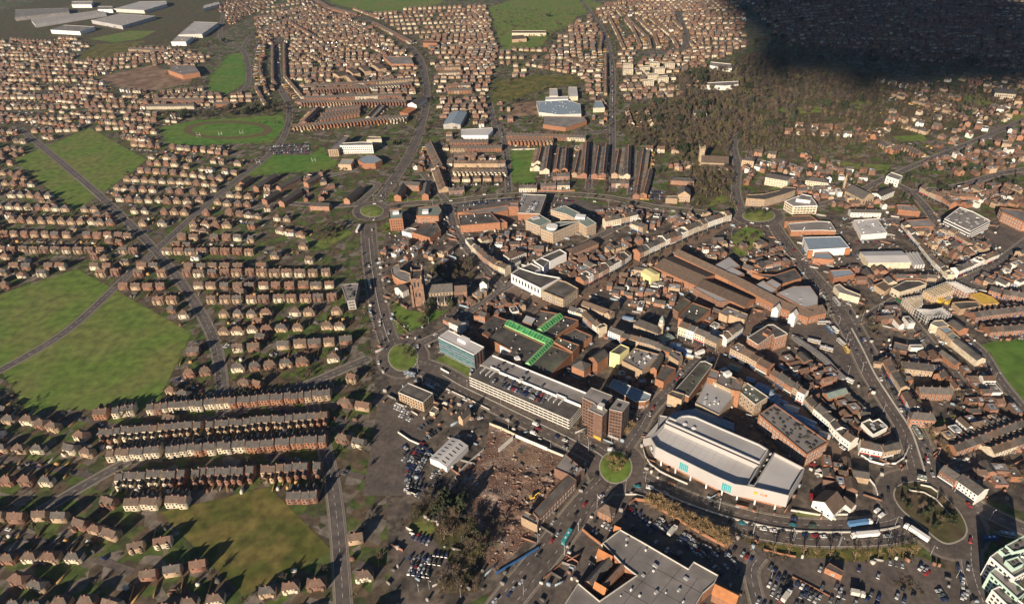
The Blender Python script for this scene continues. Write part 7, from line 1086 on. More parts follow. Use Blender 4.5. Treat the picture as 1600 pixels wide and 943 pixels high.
def car_row(z, p0, p1, n, desc, fill=.85, along=False, zz=0.07, cols=CCOL):
    a, b = P(z, *p0, zz), P(z, *p1, zz); u = (b-a).normalized(); an = math.atan2(u.y, u.x)+(0 if along else math.pi/2)
    n = n or max(1, int((b-a).length/(6.0 if along else 2.55)))
    for i in range(n):
        if rc_.random() > fill: continue
        c = a.lerp(b, (i+.5)/n); 
        if zz < 1 and occ_at(c.x, c.y) & 2: continue
        CARS.append((c, an+rc_.choice([0, math.pi])+rc_.uniform(-.03, .03), rc_.choice(cols), desc, 'parked', 'c'))
for r in [((75, 340), (180, 385), 6, ['white', 'white', 'silver']), ((110, 395), (195, 435), 5, ['white', 'white', 'silver']), ((80, 320), (160, 350), 5, ['white'])]: car_row('J', *r[:3], 'in the rows of white cars by the cream office', cols=r[3])
for p0, p1 in (((270, 590), (160, 770)), ((140, 640), (190, 600)), ((150, 800), (270, 830)), ((190, 850), (300, 880)), ((160, 880), (290, 910)), ((240, 500), (330, 440)), ((300, 600), (180, 800)), ((340, 610), (215, 830)), ((280, 570), (390, 500)), ((130, 610), (230, 660)), ((140, 660), (210, 700)), ((130, 700), (190, 740)), ((330, 820), (410, 860)), ((320, 860), (400, 900)), ((330, 790), (440, 800)), ((580, 340), (650, 360)), ((170, 800), (160, 930))): car_row('J', p0, p1, None, 'in the crowded dealer lot beside the white shed')
for p0, p1 in (((180, 440), (330, 500)), ((160, 720), (330, 745)), ((195, 465), (350, 535)), ((240, 600), (330, 640)), ((340, 590), (455, 605)), ((190, 650), (270, 690)), ((270, 640), (410, 660)), ((180, 690), (320, 720)), ((170, 610), (230, 640)), ((200, 160), (290, 205))): car_row('N', p0, p1, None, 'in the packed car lot beside the copse', .95)
for p0, p1, f in (((560, 330), (640, 240), .8), ((600, 395), (680, 455), .6), ((675, 345), (750, 390), .5), ((775, 400), (835, 345), .8), ((810, 430), (885, 370), .8), ((730, 490), (800, 525), .6), ((620, 300), (690, 320), .7), ((690, 420), (760, 455), .8), ((745, 455), (830, 480), .8), ((760, 420), (820, 360), .9), ((830, 450), (905, 390), .9), ((940, 520), (1000, 450), .8), ((965, 530), (1030, 460), .8), ((1020, 570), (1085, 500), .9), ((1080, 610), (1170, 545), .9), ((1150, 640), (1230, 570), .8), ((1180, 680), (1260, 740), .8), ((1330, 700), (1400, 740), .7), ((1200, 560), (1290, 600), .6), ((850, 560), (990, 630), .7), ((1000, 560), (1060, 490), .8), ((1050, 600), (1140, 530), .8), ((1220, 660), (1300, 590), .6), ((1260, 690), (1340, 640), .6), ((1320, 555), (1470, 640), .9), ((300, 425), (440, 475), .6), ((350, 350), (490, 425), .8)): car_row('O', p0, p1, None, 'in the shaded supermarket car park', f)
for p0, p1, f in (((420, 660), (610, 785), .9), ((440, 800), (550, 860), .9), ((425, 840), (540, 905), .8), ((360, 915), (480, 975), .8), ((560, 900), (700, 970), .9), ((640, 795), (830, 905), .95), ((800, 815), (860, 845), .8), ((470, 730), (600, 810), .6), ((590, 840), (700, 895), .9), ((690, 870), (800, 930), .8), ((880, 800), (980, 850), .6), ((1000, 800), (1110, 850), .5), ((700, 960), (850, 1030), .8), ((480, 880), (560, 925), .9), ((870, 905), (960, 950), .9), ((1200, 740), (1290, 780), .7), ((1330, 880), (1430, 930), .9), ((1040, 930), (1130, 975), .8), ((790, 690), (840, 715), .9), ((925, 870), (1000, 900), .7), ((1060, 690), (1115, 712), .9), ((1150, 860), (1250, 915), .9), ((1130, 900), (1230, 960), .7), ((1280, 650), (1410, 680), .9), ((1500, 670), (1580, 715), .9), ((1380, 830), (1490, 890), .9)): car_row('P', p0, p1, None, 'in the lower car park by the orange kiosk', f)
for p0, p1 in (((700, 780), (800, 930)), ((600, 680), (690, 745)), ((880, 660), (935, 920))): car_row('Q', p0, p1, None, 'along the far side of the lower car park', .85, along=p0[0] == 880)
for i in range(32):
    for v in (.19, .40):
        if rc_.random() < (.62 if v < .3 else .35): p = cA+ucp*(Lc*(.2+.52*(i+.5)/32))+vcp*(Dc*v); CARS.append((Vector((p.x, p.y, 10.74)), math.atan2(vcp.y, vcp.x)+rc_.choice([0, math.pi]), rc_.choice(CCOL), 'on the roof of the long white car park', 'parked', 'c'))
    if rc_.random() < .25: p = cA+ucp*(Lc*(.05+.6*i/32))+vcp*(Dc*rc_.choice([.66, .88])); CARS.append((Vector((p.x, p.y, 11.92)), math.atan2(vcp.y, vcp.x), rc_.choice(CCOL), 'on the upper roof of the long white car park', 'parked', 'c'))
for p0, p1 in (((740, 30), (700, 120)), ((830, 95), (765, 195)), ((855, 100), (805, 200))): car_row('f', p0, p1, None, 'on the flat parking deck', .8, zz=9.06, cols=['white', 'silver', 'silver', 'white', 'black'])
for p0, p1 in (((390, 525), (650, 505)), ((310, 545), (500, 530)), ((960, 500), (1120, 520)), ((965, 540), (1060, 555)), ((505, 515), (735, 498))): car_row('B', p0, p1, None, 'in the strip of parking below the northern ring road', .85)
for y in (452, 474, 496): car_row('C', (292, y), (385, y), None, 'in the small car park above the ring road', .85)
for y0, y1 in ((150, 125), (165, 145), (180, 165), (130, 115)): car_row('A', (320, y0), (600, y1), None, 'in the crowded college car park', .8)
for p0, p1 in (((1220, 150), (1310, 195)), ((1290, 180), (1400, 250)), ((1310, 210), (1390, 255))): car_row('H', p0, p1, None, 'beside the brick shop with the metal roof', .85)
for p0, p1 in (((60, 110), (220, 95)), ((200, 195), (290, 240)), ((210, 120), (250, 160))): car_row('I', p0, p1, None, 'in the retail car park before the cream shed', .8)
car_row('D', (390, 800), (560, 798), None, 'outside the white flat roofed store', .8); car_row('D', (280, 680), (340, 695), None, 'left of the white flat roofed store', .8); car_row('D', (1000, 520), (1080, 560), None, 'by the green triangle', .7); car_row('D', (900, 290), (1150, 300), None, 'in the far right lots', .7); car_row('D', (1080, 320), (1300, 260), None, 'in the far right lots', .6)
for q in [[(405, 150), (440, 260), (480, 345), (560, 490), (640, 615)], [(650, 640), (730, 760), (800, 900)]]:
    for a, b in zip(q, q[1:]): car_row('M', a, b, None, 'along the side street by the ring road', .7, True, .14)
for a, b in (((300, 400), (365, 540)), ((370, 570), (450, 800))): car_row('X', a, b, None, 'queueing beside the grass corner', .9, True, .14)
for p_, an_ in STR:
    for s_ in (-1.6, 1.6):
        if rc_.random() < .3: CARS.append((p_+Vector((-math.sin(an_)*s_, math.cos(an_)*s_, .1)), an_, rc_.choice(CCOL), 'along an estate street', 'parked', 'c'))
for z, a, b, d in (('W', (245, 40), (222, 390), 'in the first dark street'), ('W', (745, 20), (722, 480), 'in the second dark street'), ('W', (1278, 60), (1250, 560), 'in the third dark street'), ('X', (700, 560), (1500, 260), 'below the long brick terrace'), ('_', (783, 200), (795, 295), 'in the shaded street'), ('n', (1100, 790), (1590, 760), 'above the playing field'), ('D', (500, 760), (640, 600), 'beside the white store'), ('_', (432, 70), (437, 130), 'in the dark avenue'), ('_', (957, 100), (957, 200), 'in the long straight road'), ('e', (1180, 640), (980, 880), 'in the narrow street by the mossy roof')):
    car_row(z, a, b, None, 'parked '.replace('parked ', '')+d, .55, True, .14)
def drive(z, x, y, dx, dy, col, desc, kind='c', zz=.2):
    a = P(z, x, y, zz); b = P(z, x+dx, y+dy, zz); CARS.append((a, math.atan2((b-a).y, (b-a).x), col, desc, 'moving', kind))
for l in [('N', 1410, 245, 30, -40, 'red', 'on the road beside the old warehouse'), ('N', 1345, 315, 30, -40, 'black', 'on the road beside the old warehouse'), ('N', 1180, 500, 30, -40, 'red', 'on the road beside the old warehouse'), ('N', 1222, 455, 30, -40, 'silver', 'on the road beside the old warehouse'), ('N', 1085, 600, -30, 40, 'black', 'on the road past the blue hoarding'), ('N', 965, 790, -30, 35, 'silver', 'on the road past the blue hoarding'), ('N', 905, 840, -30, 35, 'silver', 'on the road past the blue hoarding'), ('N', 880, 875, -30, 35, 'dark_blue', 'on the road past the blue hoarding'), ('N', 1525, 190, 30, -20, 'white', 'entering the green roundabout'), ('N', 780, 920, -30, 30, 'silver', 'at the bottom of the wide road'), ('N', 1190, 370, 30, -35, 'silver', 'on the road beside the old warehouse'),
          ('K', 470, 642, 20, 0, 'white', 'arriving at the green roundabout', 'v'), ('K', 368, 815, -5, -30, 'black', 'circling the green roundabout'), ('K', 335, 635, 20, 8, 'grey', 'arriving at the green roundabout'), ('K', 592, 692, 20, -20, 'black', 'circling the green roundabout'), ('K', 768, 345, 15, -30, 'red', 'on the narrow street by the tower block'), ('K', 745, 388, 5, -30, 'silver', 'on the narrow street by the tower block'), ('J', 1270, 625, 20, 8, 'silver', 'in front of the long white car park'), ('J', 1270, 575, 20, 8, 'white', 'in front of the long white car park'), ('J', 1210, 550, 20, 8, 'dark_blue', 'in front of the long white car park'), ('J', 1065, 465, 20, 8, 'white', 'in front of the long white car park', 'v'), ('J', 1080, 495, 20, 8, 'red', 'in front of the long white car park'), ('J', 925, 463, 20, 8, 'black', 'in front of the long white car park'), ('J', 1050, 527, 20, 8, 'white', 'in front of the long white car park', 'v'), ('J', 815, 415, 20, 8, 'grey', 'in front of the long white car park'), ('J', 570, 290, 20, 8, 'white', 'in front of the long white car park'), ('J', 310, 170, 20, 8, 'silver', 'near the oval green'), ('J', 230, 160, 20, 8, 'silver', 'near the oval green'), ('J', 372, 188, 20, 8, 'silver', 'near the oval green'), ('J', 690, 385, 20, -8, 'black', 'beside the old brown house'), ('J', 675, 420, 20, -8, 'white', 'beside the old brown house', 'v'),
          ('O', 655, 120, -20, -3, 'teal', 'on the ring road below the cinema'), ('O', 742, 132, -20, -5, 'white', 'on the ring road below the cinema', 'v'), ('O', 850, 168, 20, 8, 'silver', 'on the ring road below the cinema'), ('P', 60, 225, 20, 7, 'grey', 'on the ring road below the cinema'), ('P', 190, 355, 20, 5, 'black', 'on the ring road below the cinema'), ('P', 265, 380, 20, 3, 'teal', 'on the ring road below the cinema'), ('P', 332, 393, 20, 3, 'black', 'on the ring road below the cinema'), ('P', 415, 420, -20, -3, 'white', 'on the ring road below the cinema'), ('P', 485, 432, -20, -3, 'white', 'on the ring road below the cinema'), ('P', 545, 438, -20, -3, 'black', 'on the ring road below the cinema'), ('P', 710, 460, -20, -1, 'dark_blue', 'on the ring road below the cinema'), ('P', 780, 467, -20, 0, 'red', 'on the ring road below the cinema'), ('P', 835, 473, -20, 0, 'white', 'on the ring road below the cinema'), ('P', 925, 470, -20, 0, 'black', 'on the ring road below the cinema'), ('P', 622, 390, 20, 2, 'teal', 'on the ring road below the cinema'), ('P', 762, 398, 20, 0, 'green', 'on the ring road below the cinema'), ('P', 632, 352, 20, 2, 'dark_blue', 'on the ring road below the cinema'), ('P', 1280, 470, -20, -2, 'silver', 'on the ring road below the cinema'), ('P', 1215, 292, 25, -18, 'white', 'by the exit below the white pub', 'v'), ('P', 1246, 325, 25, -18, 'white', 'by the exit below the white pub', 'v'),
          ('Q', 395, 150, 3, 30, 'black', 'round the sunken roundabout'), ('Q', 352, 208, 3, 30, 'black', 'round the sunken roundabout'), ('Q', 960, 252, 20, 25, 'red', 'round the sunken roundabout'), ('Q', 970, 502, -3, 30, 'red', 'round the sunken roundabout'), ('Q', 953, 690, -3, 30, 'silver', 'on the road left of the mint flats'), ('Q', 918, 780, -3, 30, 'white', 'on the road left of the mint flats'), ('Q', 945, 865, -3, 30, 'silver', 'on the road left of the mint flats'), ('Q', 912, 895, -3, 30, 'silver', 'on the road left of the mint flats'), ('Q', 705, 40, 10, 20, 'silver', 'round the sunken roundabout'),
          ('I', 120, 740, 15, 30, 'grey', 'on the wide ring road'), ('I', 240, 792, 15, 30, 'dark_blue', 'on the wide ring road'), ('I', 266, 790, 15, 30, 'silver', 'on the wide ring road'), ('I', 322, 890, 15, 30, 'black', 'on the wide ring road'), ('I', 150, 572, 15, 30, 'black', 'on the wide ring road'), ('I', 225, 716, 15, 30, 'black', 'on the wide ring road'), ('I', 203, 895, 12, 30, 'grey', 'on the wide ring road'), ('M', 325, 60, 12, 25, 'black', 'on the wide ring road'), ('L', 1240, 146, 12, 25, 'white', 'along the inner ring road', 'v'), ('L', 1380, 362, 12, 25, 'white', 'along the inner ring road', 'v'), ('L', 1438, 460, 12, 25, 'black', 'along the inner ring road'), ('L', 1545, 735, 5, 25, 'black', 'along the inner ring road'), ('L', 1560, 700, 5, 25, 'red', 'along the inner ring road', 'v'), ('H', 855, 52, 10, 15, 'red', 'on the upper ring road'), ('H', 840, 100, 10, 15, 'grey', 'on the upper ring road'), ('H', 1212, 430, 8, 20, 'grey', 'on the upper ring road'), ('H', 1185, 383, 8, 20, 'black', 'on the upper ring road'), ('H', 1250, 495, 8, 20, 'black', 'on the upper ring road'),
          ('E', 345, 162, 8, 22, 'white', 'on the road left of the church'), ('E', 432, 165, 8, 22, 'grey', 'on the road left of the church'), ('E', 392, 122, 8, 22, 'black', 'on the road left of the church'), ('E', 460, 250, -3, 22, 'grey', 'on the road left of the church'), ('E', 420, 545, -3, 22, 'white', 'on the road left of the church'), ('E', 422, 570, -3, 22, 'silver', 'on the road left of the church'), ('E', 437, 512, -3, 22, 'grey', 'on the road left of the church'), ('E', 412, 840, 2, 20, 'white', 'beside the oval green'), ('E', 686, 725, 3, 20, 'white', 'beside the oval green'), ('E', 685, 672, 15, -5, 'grey', 'beside the oval green'), ('E', 810, 640, 20, -12, 'white', 'on the churchyard road', 'v'), ('E', 480, 628, 5, 20, 'silver', 'on the road left of the church'), ('R', 340, 240, 8, -20, 'white', 'near the western roundabout'), ('R', 340, 325, 15, -3, 'silver', 'near the western roundabout'), ('R', 240, 365, 15, -1, 'white', 'on the western roundabout edge'), ('R', 235, 597, -10, 8, 'white', 'near the western roundabout'), ('R', 200, 745, 2, -20, 'white', 'near the western roundabout'), ('R', 492, 58, 8, -15, 'white', 'near the western roundabout'), ('R', 1390, 705, 3, 20, 'silver', 'in the dark side street', 'v'), ('B', 480, 468, -20, 1, 'white', 'on the northern ring road'), ('B', 245, 512, -20, 1, 'white', 'on the northern ring road'), ('B', 1055, 494, -20, -1, 'white', 'on the northern ring road'), ('B', 1255, 518, -20, -5, 'white', 'on the northern ring road'), ('C', 340, 570, 15, -3, 'white', 'on the northern ring road'), ('C', 455, 583, 15, -2, 'white', 'on the northern ring road'), ('C', 920, 542, 8, -15, 'red', 'at the far round island'), ('C', 1010, 668, 15, 2, 'white', 'at the far round island'), ('b', 125, 60, 5, -30, 'silver', 'on the narrow street by the cinema'), ('c', 1330, 480, 20, 14, 'white', 'below the curved white terrace', 'v'), ('c', 960, 690, 20, -5, 'red', 'at the foot of the long brick office'), ('g', 1110, 290, 20, -10, 'white', 'beside the yellow box', 'v'), ('g', 1020, 620, 5, 20, 'red', 'beside the white gabled pub', 'v')]: drive(*l)
cc = {}; cfar = []; NC = {}
CARS.sort(key=lambda c: (c[0]-Vector((0, 0, ALT))).length); near = [c for c in CARS if seen(c[0])]; ids = {id(c) for c in near[:296]}; ordn = {}
for c in sorted((c for c in near[:296]), key=lambda c: to_px(c[0])[0]): k = (c[2], c[3], c[5]); ordn[k] = ordn.get(k, 0)+1; cc[id(c)] = ordn[k]
tot = dict(ordn)
for idx, c in enumerate(CARS):
    p, an, col, ds, st_, kd = c
    if id(c) not in ids: cfar.append((CART, p.x, p.y, an, (1, 1, 1), (['silver', 'black', 'dark_blue', 'white', 'red', 'grey', 'green', 'teal'].index(col), 8), p.z)); continue
    k = cc[id(c)]; n_ = tot[(col, ds, kd)]; wd = 'van' if kd == 'v' else 'car'; cl_ = col.replace('_', ' ')+' '+wd; ac = 'parked' if st_ == 'parked' else 'driving'; lb = f'{cl_} {ac} {ds}' if n_ == 1 else lab(f'{ordw(k)} {cl_} from the left, {ac} {ds}', f'{ordw(k)} {cl_} from left, {ds}')
    bm_, gm_ = VM if kd == 'v' else CM; o = bpy.data.objects.new('van' if kd == 'v' else 'car', bm_); COL.objects.link(o); o.location = p; o.rotation_euler = (0, 0, an); o.material_slots[0].link = 'OBJECT'; o.material_slots[0].material = MATS['paint_'+col]; tag(o, lb, wd, ('cars parked ' if st_ == 'parked' else 'traffic ')+ds)
    g_ = bpy.data.objects.new('windows', gm_); COL.objects.link(g_); g_.parent = o
    for x in (-1.3, 1.3):
        for y in (-.82, .82): w_ = bpy.data.objects.new('wheel', WHM); COL.objects.link(w_); w_.parent = o; w_.location = (x, y, .33)
join('distant_parked_cars', ['paint_silver', 'paint_black', 'paint_dark_blue', 'paint_white', 'paint_red', 'paint_grey', 'paint_green', 'paint_teal', 'window_glass'], cfar)
def big(kind, z, x0, y0, x1, y1, label, m, m2='white', zz=.2, L=None):
    """a bus, coach or lorry standing from rear (x0, y0) to front (x1, y1) on the ground"""
    a, b = P(z, x0, y0, zz), P(z, x1, y1, zz); u = (b-a).normalized(); w = Vector((-u.y, u.x, 0)); L = L or (b-a).length; c = (a+b)/2; r = thing(kind, label, 'bus' if kind in ('bus', 'coach') else 'lorry', c, 'buses in the town' if kind in ('bus', 'coach') else 'lorries on the roads'); rz = math.atan2(u.y, u.x)
    def bx(n, s0, s1, wd, z0, z1, mm): p = c+u*(s0+s1)/2; return put(n, boxm(mm), r, (p.x, p.y, zz+z0), rz, (s1-s0, wd, z1-z0))
    if kind in ('bus', 'coach'):
        bx('body', -L/2, L/2, 2.5, .35, 1.35, m); bx('windows', -L/2+.1, L/2+.02, 2.46, 1.35, 2.35, 'window_glass'); bx('roof', -L/2, L/2, 2.5, 2.35, 3.0, m2)
        for s in (-.2, .15): bx('roof_hatch', s*L, s*L+1.2, 1, 3.0, 3.12, 'white')
        ax = (-L*.28, L*.3)
    else:
        bx('trailer', -L/2, L/2-2.9, 2.5, 1.1, 4.0, m); bx('chassis', -L/2, L/2-.5, 1.6, .6, 1.1, 'dark'); bx('cab', L/2-2.3, L/2, 2.4, .5, 3.2, m2); bx('windscreen', L/2-.02, L/2+.04, 2.1, 1.7, 2.6, 'window_glass'); bx('roof_deflector', L/2-2.1, L/2-.9, 2.0, 3.2, 3.75, m2); ax = (-L*.38, -L*.3, L*.2, L*.4)
    for s in ax:
        for q in (-1.12, 1.12): p = c+u*s+w*q; put('wheel', WHM, r, (p.x, p.y, zz+.45), rz, (1.4, 1.4, 1.4))
    return r
big('bus', 'N', 1255, 530, 1310, 435, 'teal and white bus driving up the road beside the old warehouse', 'turquoise', 'turquoise'); big('bus', 'H', 948, 685, 1040, 705, 'cream single deck bus at the bus station, left of the pair', 'render_cream', 'membrane'); big('bus', 'H', 1036, 735, 1128, 760, 'cream single deck bus at the bus station, right of the pair', 'render_cream', 'membrane'); big('bus', 'H', 1018, 565, 1105, 565, 'pale bus waiting at the top edge of the bus station', 'render_cream', 'membrane'); big('bus', 'H', 1132, 390, 1172, 440, 'silver bus heading down the upper ring road', 'membrane_grey', 'membrane_grey'); big('coach', 'H', 1085, 590, 1125, 635, 'blue coach parked in the bus station', 'blue_paint', 'metal_blue'); big('bus', 'H', 1125, 598, 1160, 632, 'white minibus beside the blue coach', 'white', 'white'); big('bus', 'H', 1160, 680, 1210, 725, 'grey white minibus by the bus station barrier', 'concrete_pale', 'concrete_pale'); big('bus', 'H', 1205, 730, 1238, 775, 'yellow minibus by the bus station barrier', 'yellow', 'yellow', L=7)
big('bus', 'M', 665, 675, 725, 765, 'cream single deck bus beside the grass corner', 'render_cream', 'metal_green'); big('bus', 'M', 82, 268, 172, 310, 'white bus half in shade below the bus station', 'white', 'white'); big('bus', 'Q', 595, 60, 660, 75, 'white single deck bus at the top of the sunken roundabout', 'render_white', 'metal_green'); big('bus', 'Q', 1060, 495, 1150, 490, 'blue bus in the deep shade right of the sunken roundabout', 'blue_paint', 'blue_paint'); big('bus', 'Q', 1170, 455, 1290, 475, 'long pale trailer bus in the shade behind the mint flats', 'metal_blue', 'metal_blue'); big('bus', 'C', 1052, 575, 1122, 578, 'white single deck bus behind the far round island', 'render_white', 'white'); big('bus', 'A', 932, 735, 955, 690, 'white bus on the road below the western roundabout', 'white', 'white'); big('bus', 'J', 145, 105, 222, 125, 'pale bus in the shade beside the oval green', 'metal_blue', 'metal_blue'); big('bus', 'J', 300, 195, 350, 225, 'pale blue bus in the shade before the cream office', 'metal_blue', 'metal_blue', L=9); big('bus', 'E', 345, 270, 355, 330, 'grey bus on the road left of the church', 'concrete', 'concrete')
big('lorry', 'P', 1008, 400, 1172, 378, 'blue sided articulated lorry on the ring road below the white pub', 'blue_tarp', 'white'); big('lorry', 'P', 1220, 463, 1032, 478, 'long white articulated lorry on the ring road below the blue one', 'white', 'white'); big('lorry', 'Q', 672, 512, 505, 402, 'white articulated lorry rounding the sunken roundabout', 'white', 'white'); big('lorry', 'P', 1035, 875, 1112, 890, 'small grey box truck in the lower car park', 'concrete_pale', 'concrete_pale', zz=.07, L=7.5); big('lorry', 'O', 872, 475, 925, 410, 'pale box truck in the shaded supermarket car park', 'concrete_pale', 'white', zz=.07); big('lorry', 'P', 548, 935, 600, 862, 'pale box truck parked among cars in the lower car park', 'concrete_pale', 'white', zz=.07); big('lorry', 'a', 790, 95, 690, 130, 'white market lorry beside the white canopies', 'white', 'white', L=9)
for i, (z, x, y, d) in enumerate([('A', 242, 252, 'left part of the playing field'), ('A', 632, 240, 'middle of the playing field'), ('1', 1222, 840, 'oval field'), ('1', 1355, 832, 'oval field centre'), ('1', 1485, 825, 'right part of the oval field')]):
    q = P(z, x, y); r = thing('goal_posts', f'white goal posts standing on the {d}', 'goal posts', q)
    for s in (-2.5, 2.5): put('post', boxm('white'), r, (q.x+s, q.y, 0), 0, (.18, .18, 7))
    put('crossbar', boxm('white'), r, (q.x, q.y, 3), 0, (5, .18, .18))
# excavator on the rubble
ex = thing('excavator', 'yellow excavator working on the demolition rubble', 'excavator', P('N', 1040, 205)); q = P('N', 1040, 205)
for s in (-1.1, 1.1): put('track', boxm('dark'), ex, (q.x, q.y+s, .3), .3, (4, .7, .9))
put('cab', boxm('yellow'), ex, (q.x, q.y, 1.2), .3, (3.2, 2.4, 1.6)); put('cab_window', boxm('window_glass'), ex, (q.x+.5, q.y-.5, 2.7), .3, (1.3, 1.2, 1.1)); b = MB(); b.tube((q.x+1, q.y, 2.2), (q.x+4.5, q.y+.8, 5), .35, .3, 6); b.tube((q.x+4.5, q.y+.8, 5), (q.x+7, q.y+1.5, 2.2), .3, .22, 6); b.build('boom', 'yellow', ex); put('bucket', boxm('steel'), ex, (q.x+7, q.y+1.5, 1.2), .3, (1.2, 1.3, 1.1))
# ================================================================ STREET FURNITURE, WALLS, MARKET
lm = MB(); lm.tube((0, 0, 0), (0, 0, 9), .11, .07, 6); LPM = lm.mesh('pole', 'steel'); lm = MB(); lm.tube((0, 0, 9), (1.6, 0, 9.35), .06, .05, 5); LAM = lm.mesh('arm', 'steel'); lm = MB(); lm.prism([(1.4, -.18), (2.3, -.14), (2.3, .14), (1.4, .18)], 9.28, 9.46, bottom=True); LHM = lm.mesh('lamp_head', 'white')
LAMPS = [('J', [(240, 105), (275, 190), (585, 205), (820, 320), (875, 500), (1170, 630), (1435, 650), (1368, 580)], 'the road before the long car park'), ('K', [(473, 590), (712, 860), (312, 630), (280, 830)], 'the green roundabout'), ('O', [(372, 270), (240, 430), (570, 160), (145, 600), (1225, 290), (1465, 455)], 'the roads round the supermarket'), ('P', [(105, 290), (345, 455), (630, 500), (950, 535), (1290, 500), (470, 765)], 'the ring road above the grass bank'), ('Q', [(440, 395), (690, 600), (1100, 360), (870, 760)], 'the sunken roundabout'), ('M', [(240, 225), (415, 550), (605, 880), (865, 905), (1325, 290), (490, 210), (130, 240)], 'the wide ring road'), ('X', [(115, 570)], 'the white subway wall'),
         ('H', [(785, 80), (1170, 570), (1220, 690), (1330, 890), (925, 230), (1090, 500), (1075, 775)], 'the bus station'), ('E', [(635, 640), (765, 570), (690, 880), (450, 690), (310, 500), (545, 600)], 'the churchyard road'), ('N', [(540, 900), (980, 880), (245, 860), (320, 840), (1365, 430), (1265, 600), (1495, 260), (1080, 510)], 'the wide road by the hoarding'), ('R', [(222, 320), (170, 600), (210, 930), (405, 250), (730, 330), (1065, 285), (1100, 390), (1230, 420)], 'the western roundabout'), ('B', [(570, 500), (345, 530), (1000, 495), (1200, 515), (1350, 560), (115, 545)], 'the northern ring road'), ('C', [(385, 615), (580, 605), (855, 520), (865, 760)], 'the far roundabout'), ('I', [(240, 640), (128, 850), (375, 560)], 'the upper bus lanes'), ('U', [(862, 570), (300, 500), (1325, 710 - 400)], 'the barrier below the white pub')]
for z, pts, d in LAMPS:
    for i, p in enumerate(sorted(pts)):
        q = P(z, *p); r = thing('street_lamp', f'tall pale street lamp, {ordw(i+1)} from the left round {d}', 'street lamp', q, 'street lamps')
        az = rc_.uniform(0, 6.28)
        for n_, me in (('pole', LPM), ('arm', LAM), ('lamp_head', LHM)): put(n_, me, r, q, az)
def wall_line(name, label, z, pts, h, m, t=.35, cat='wall', z0=-.2):
    Q = PL(z, pts); b = MB()
    for p, q in zip(Q, Q[1:]): b.box((p+q)/2, q-p, (q-p).length+t*.9, t, z0, h)
    tag(b.build(name, m, org=tuple(Q[len(Q)//2])), label, cat)
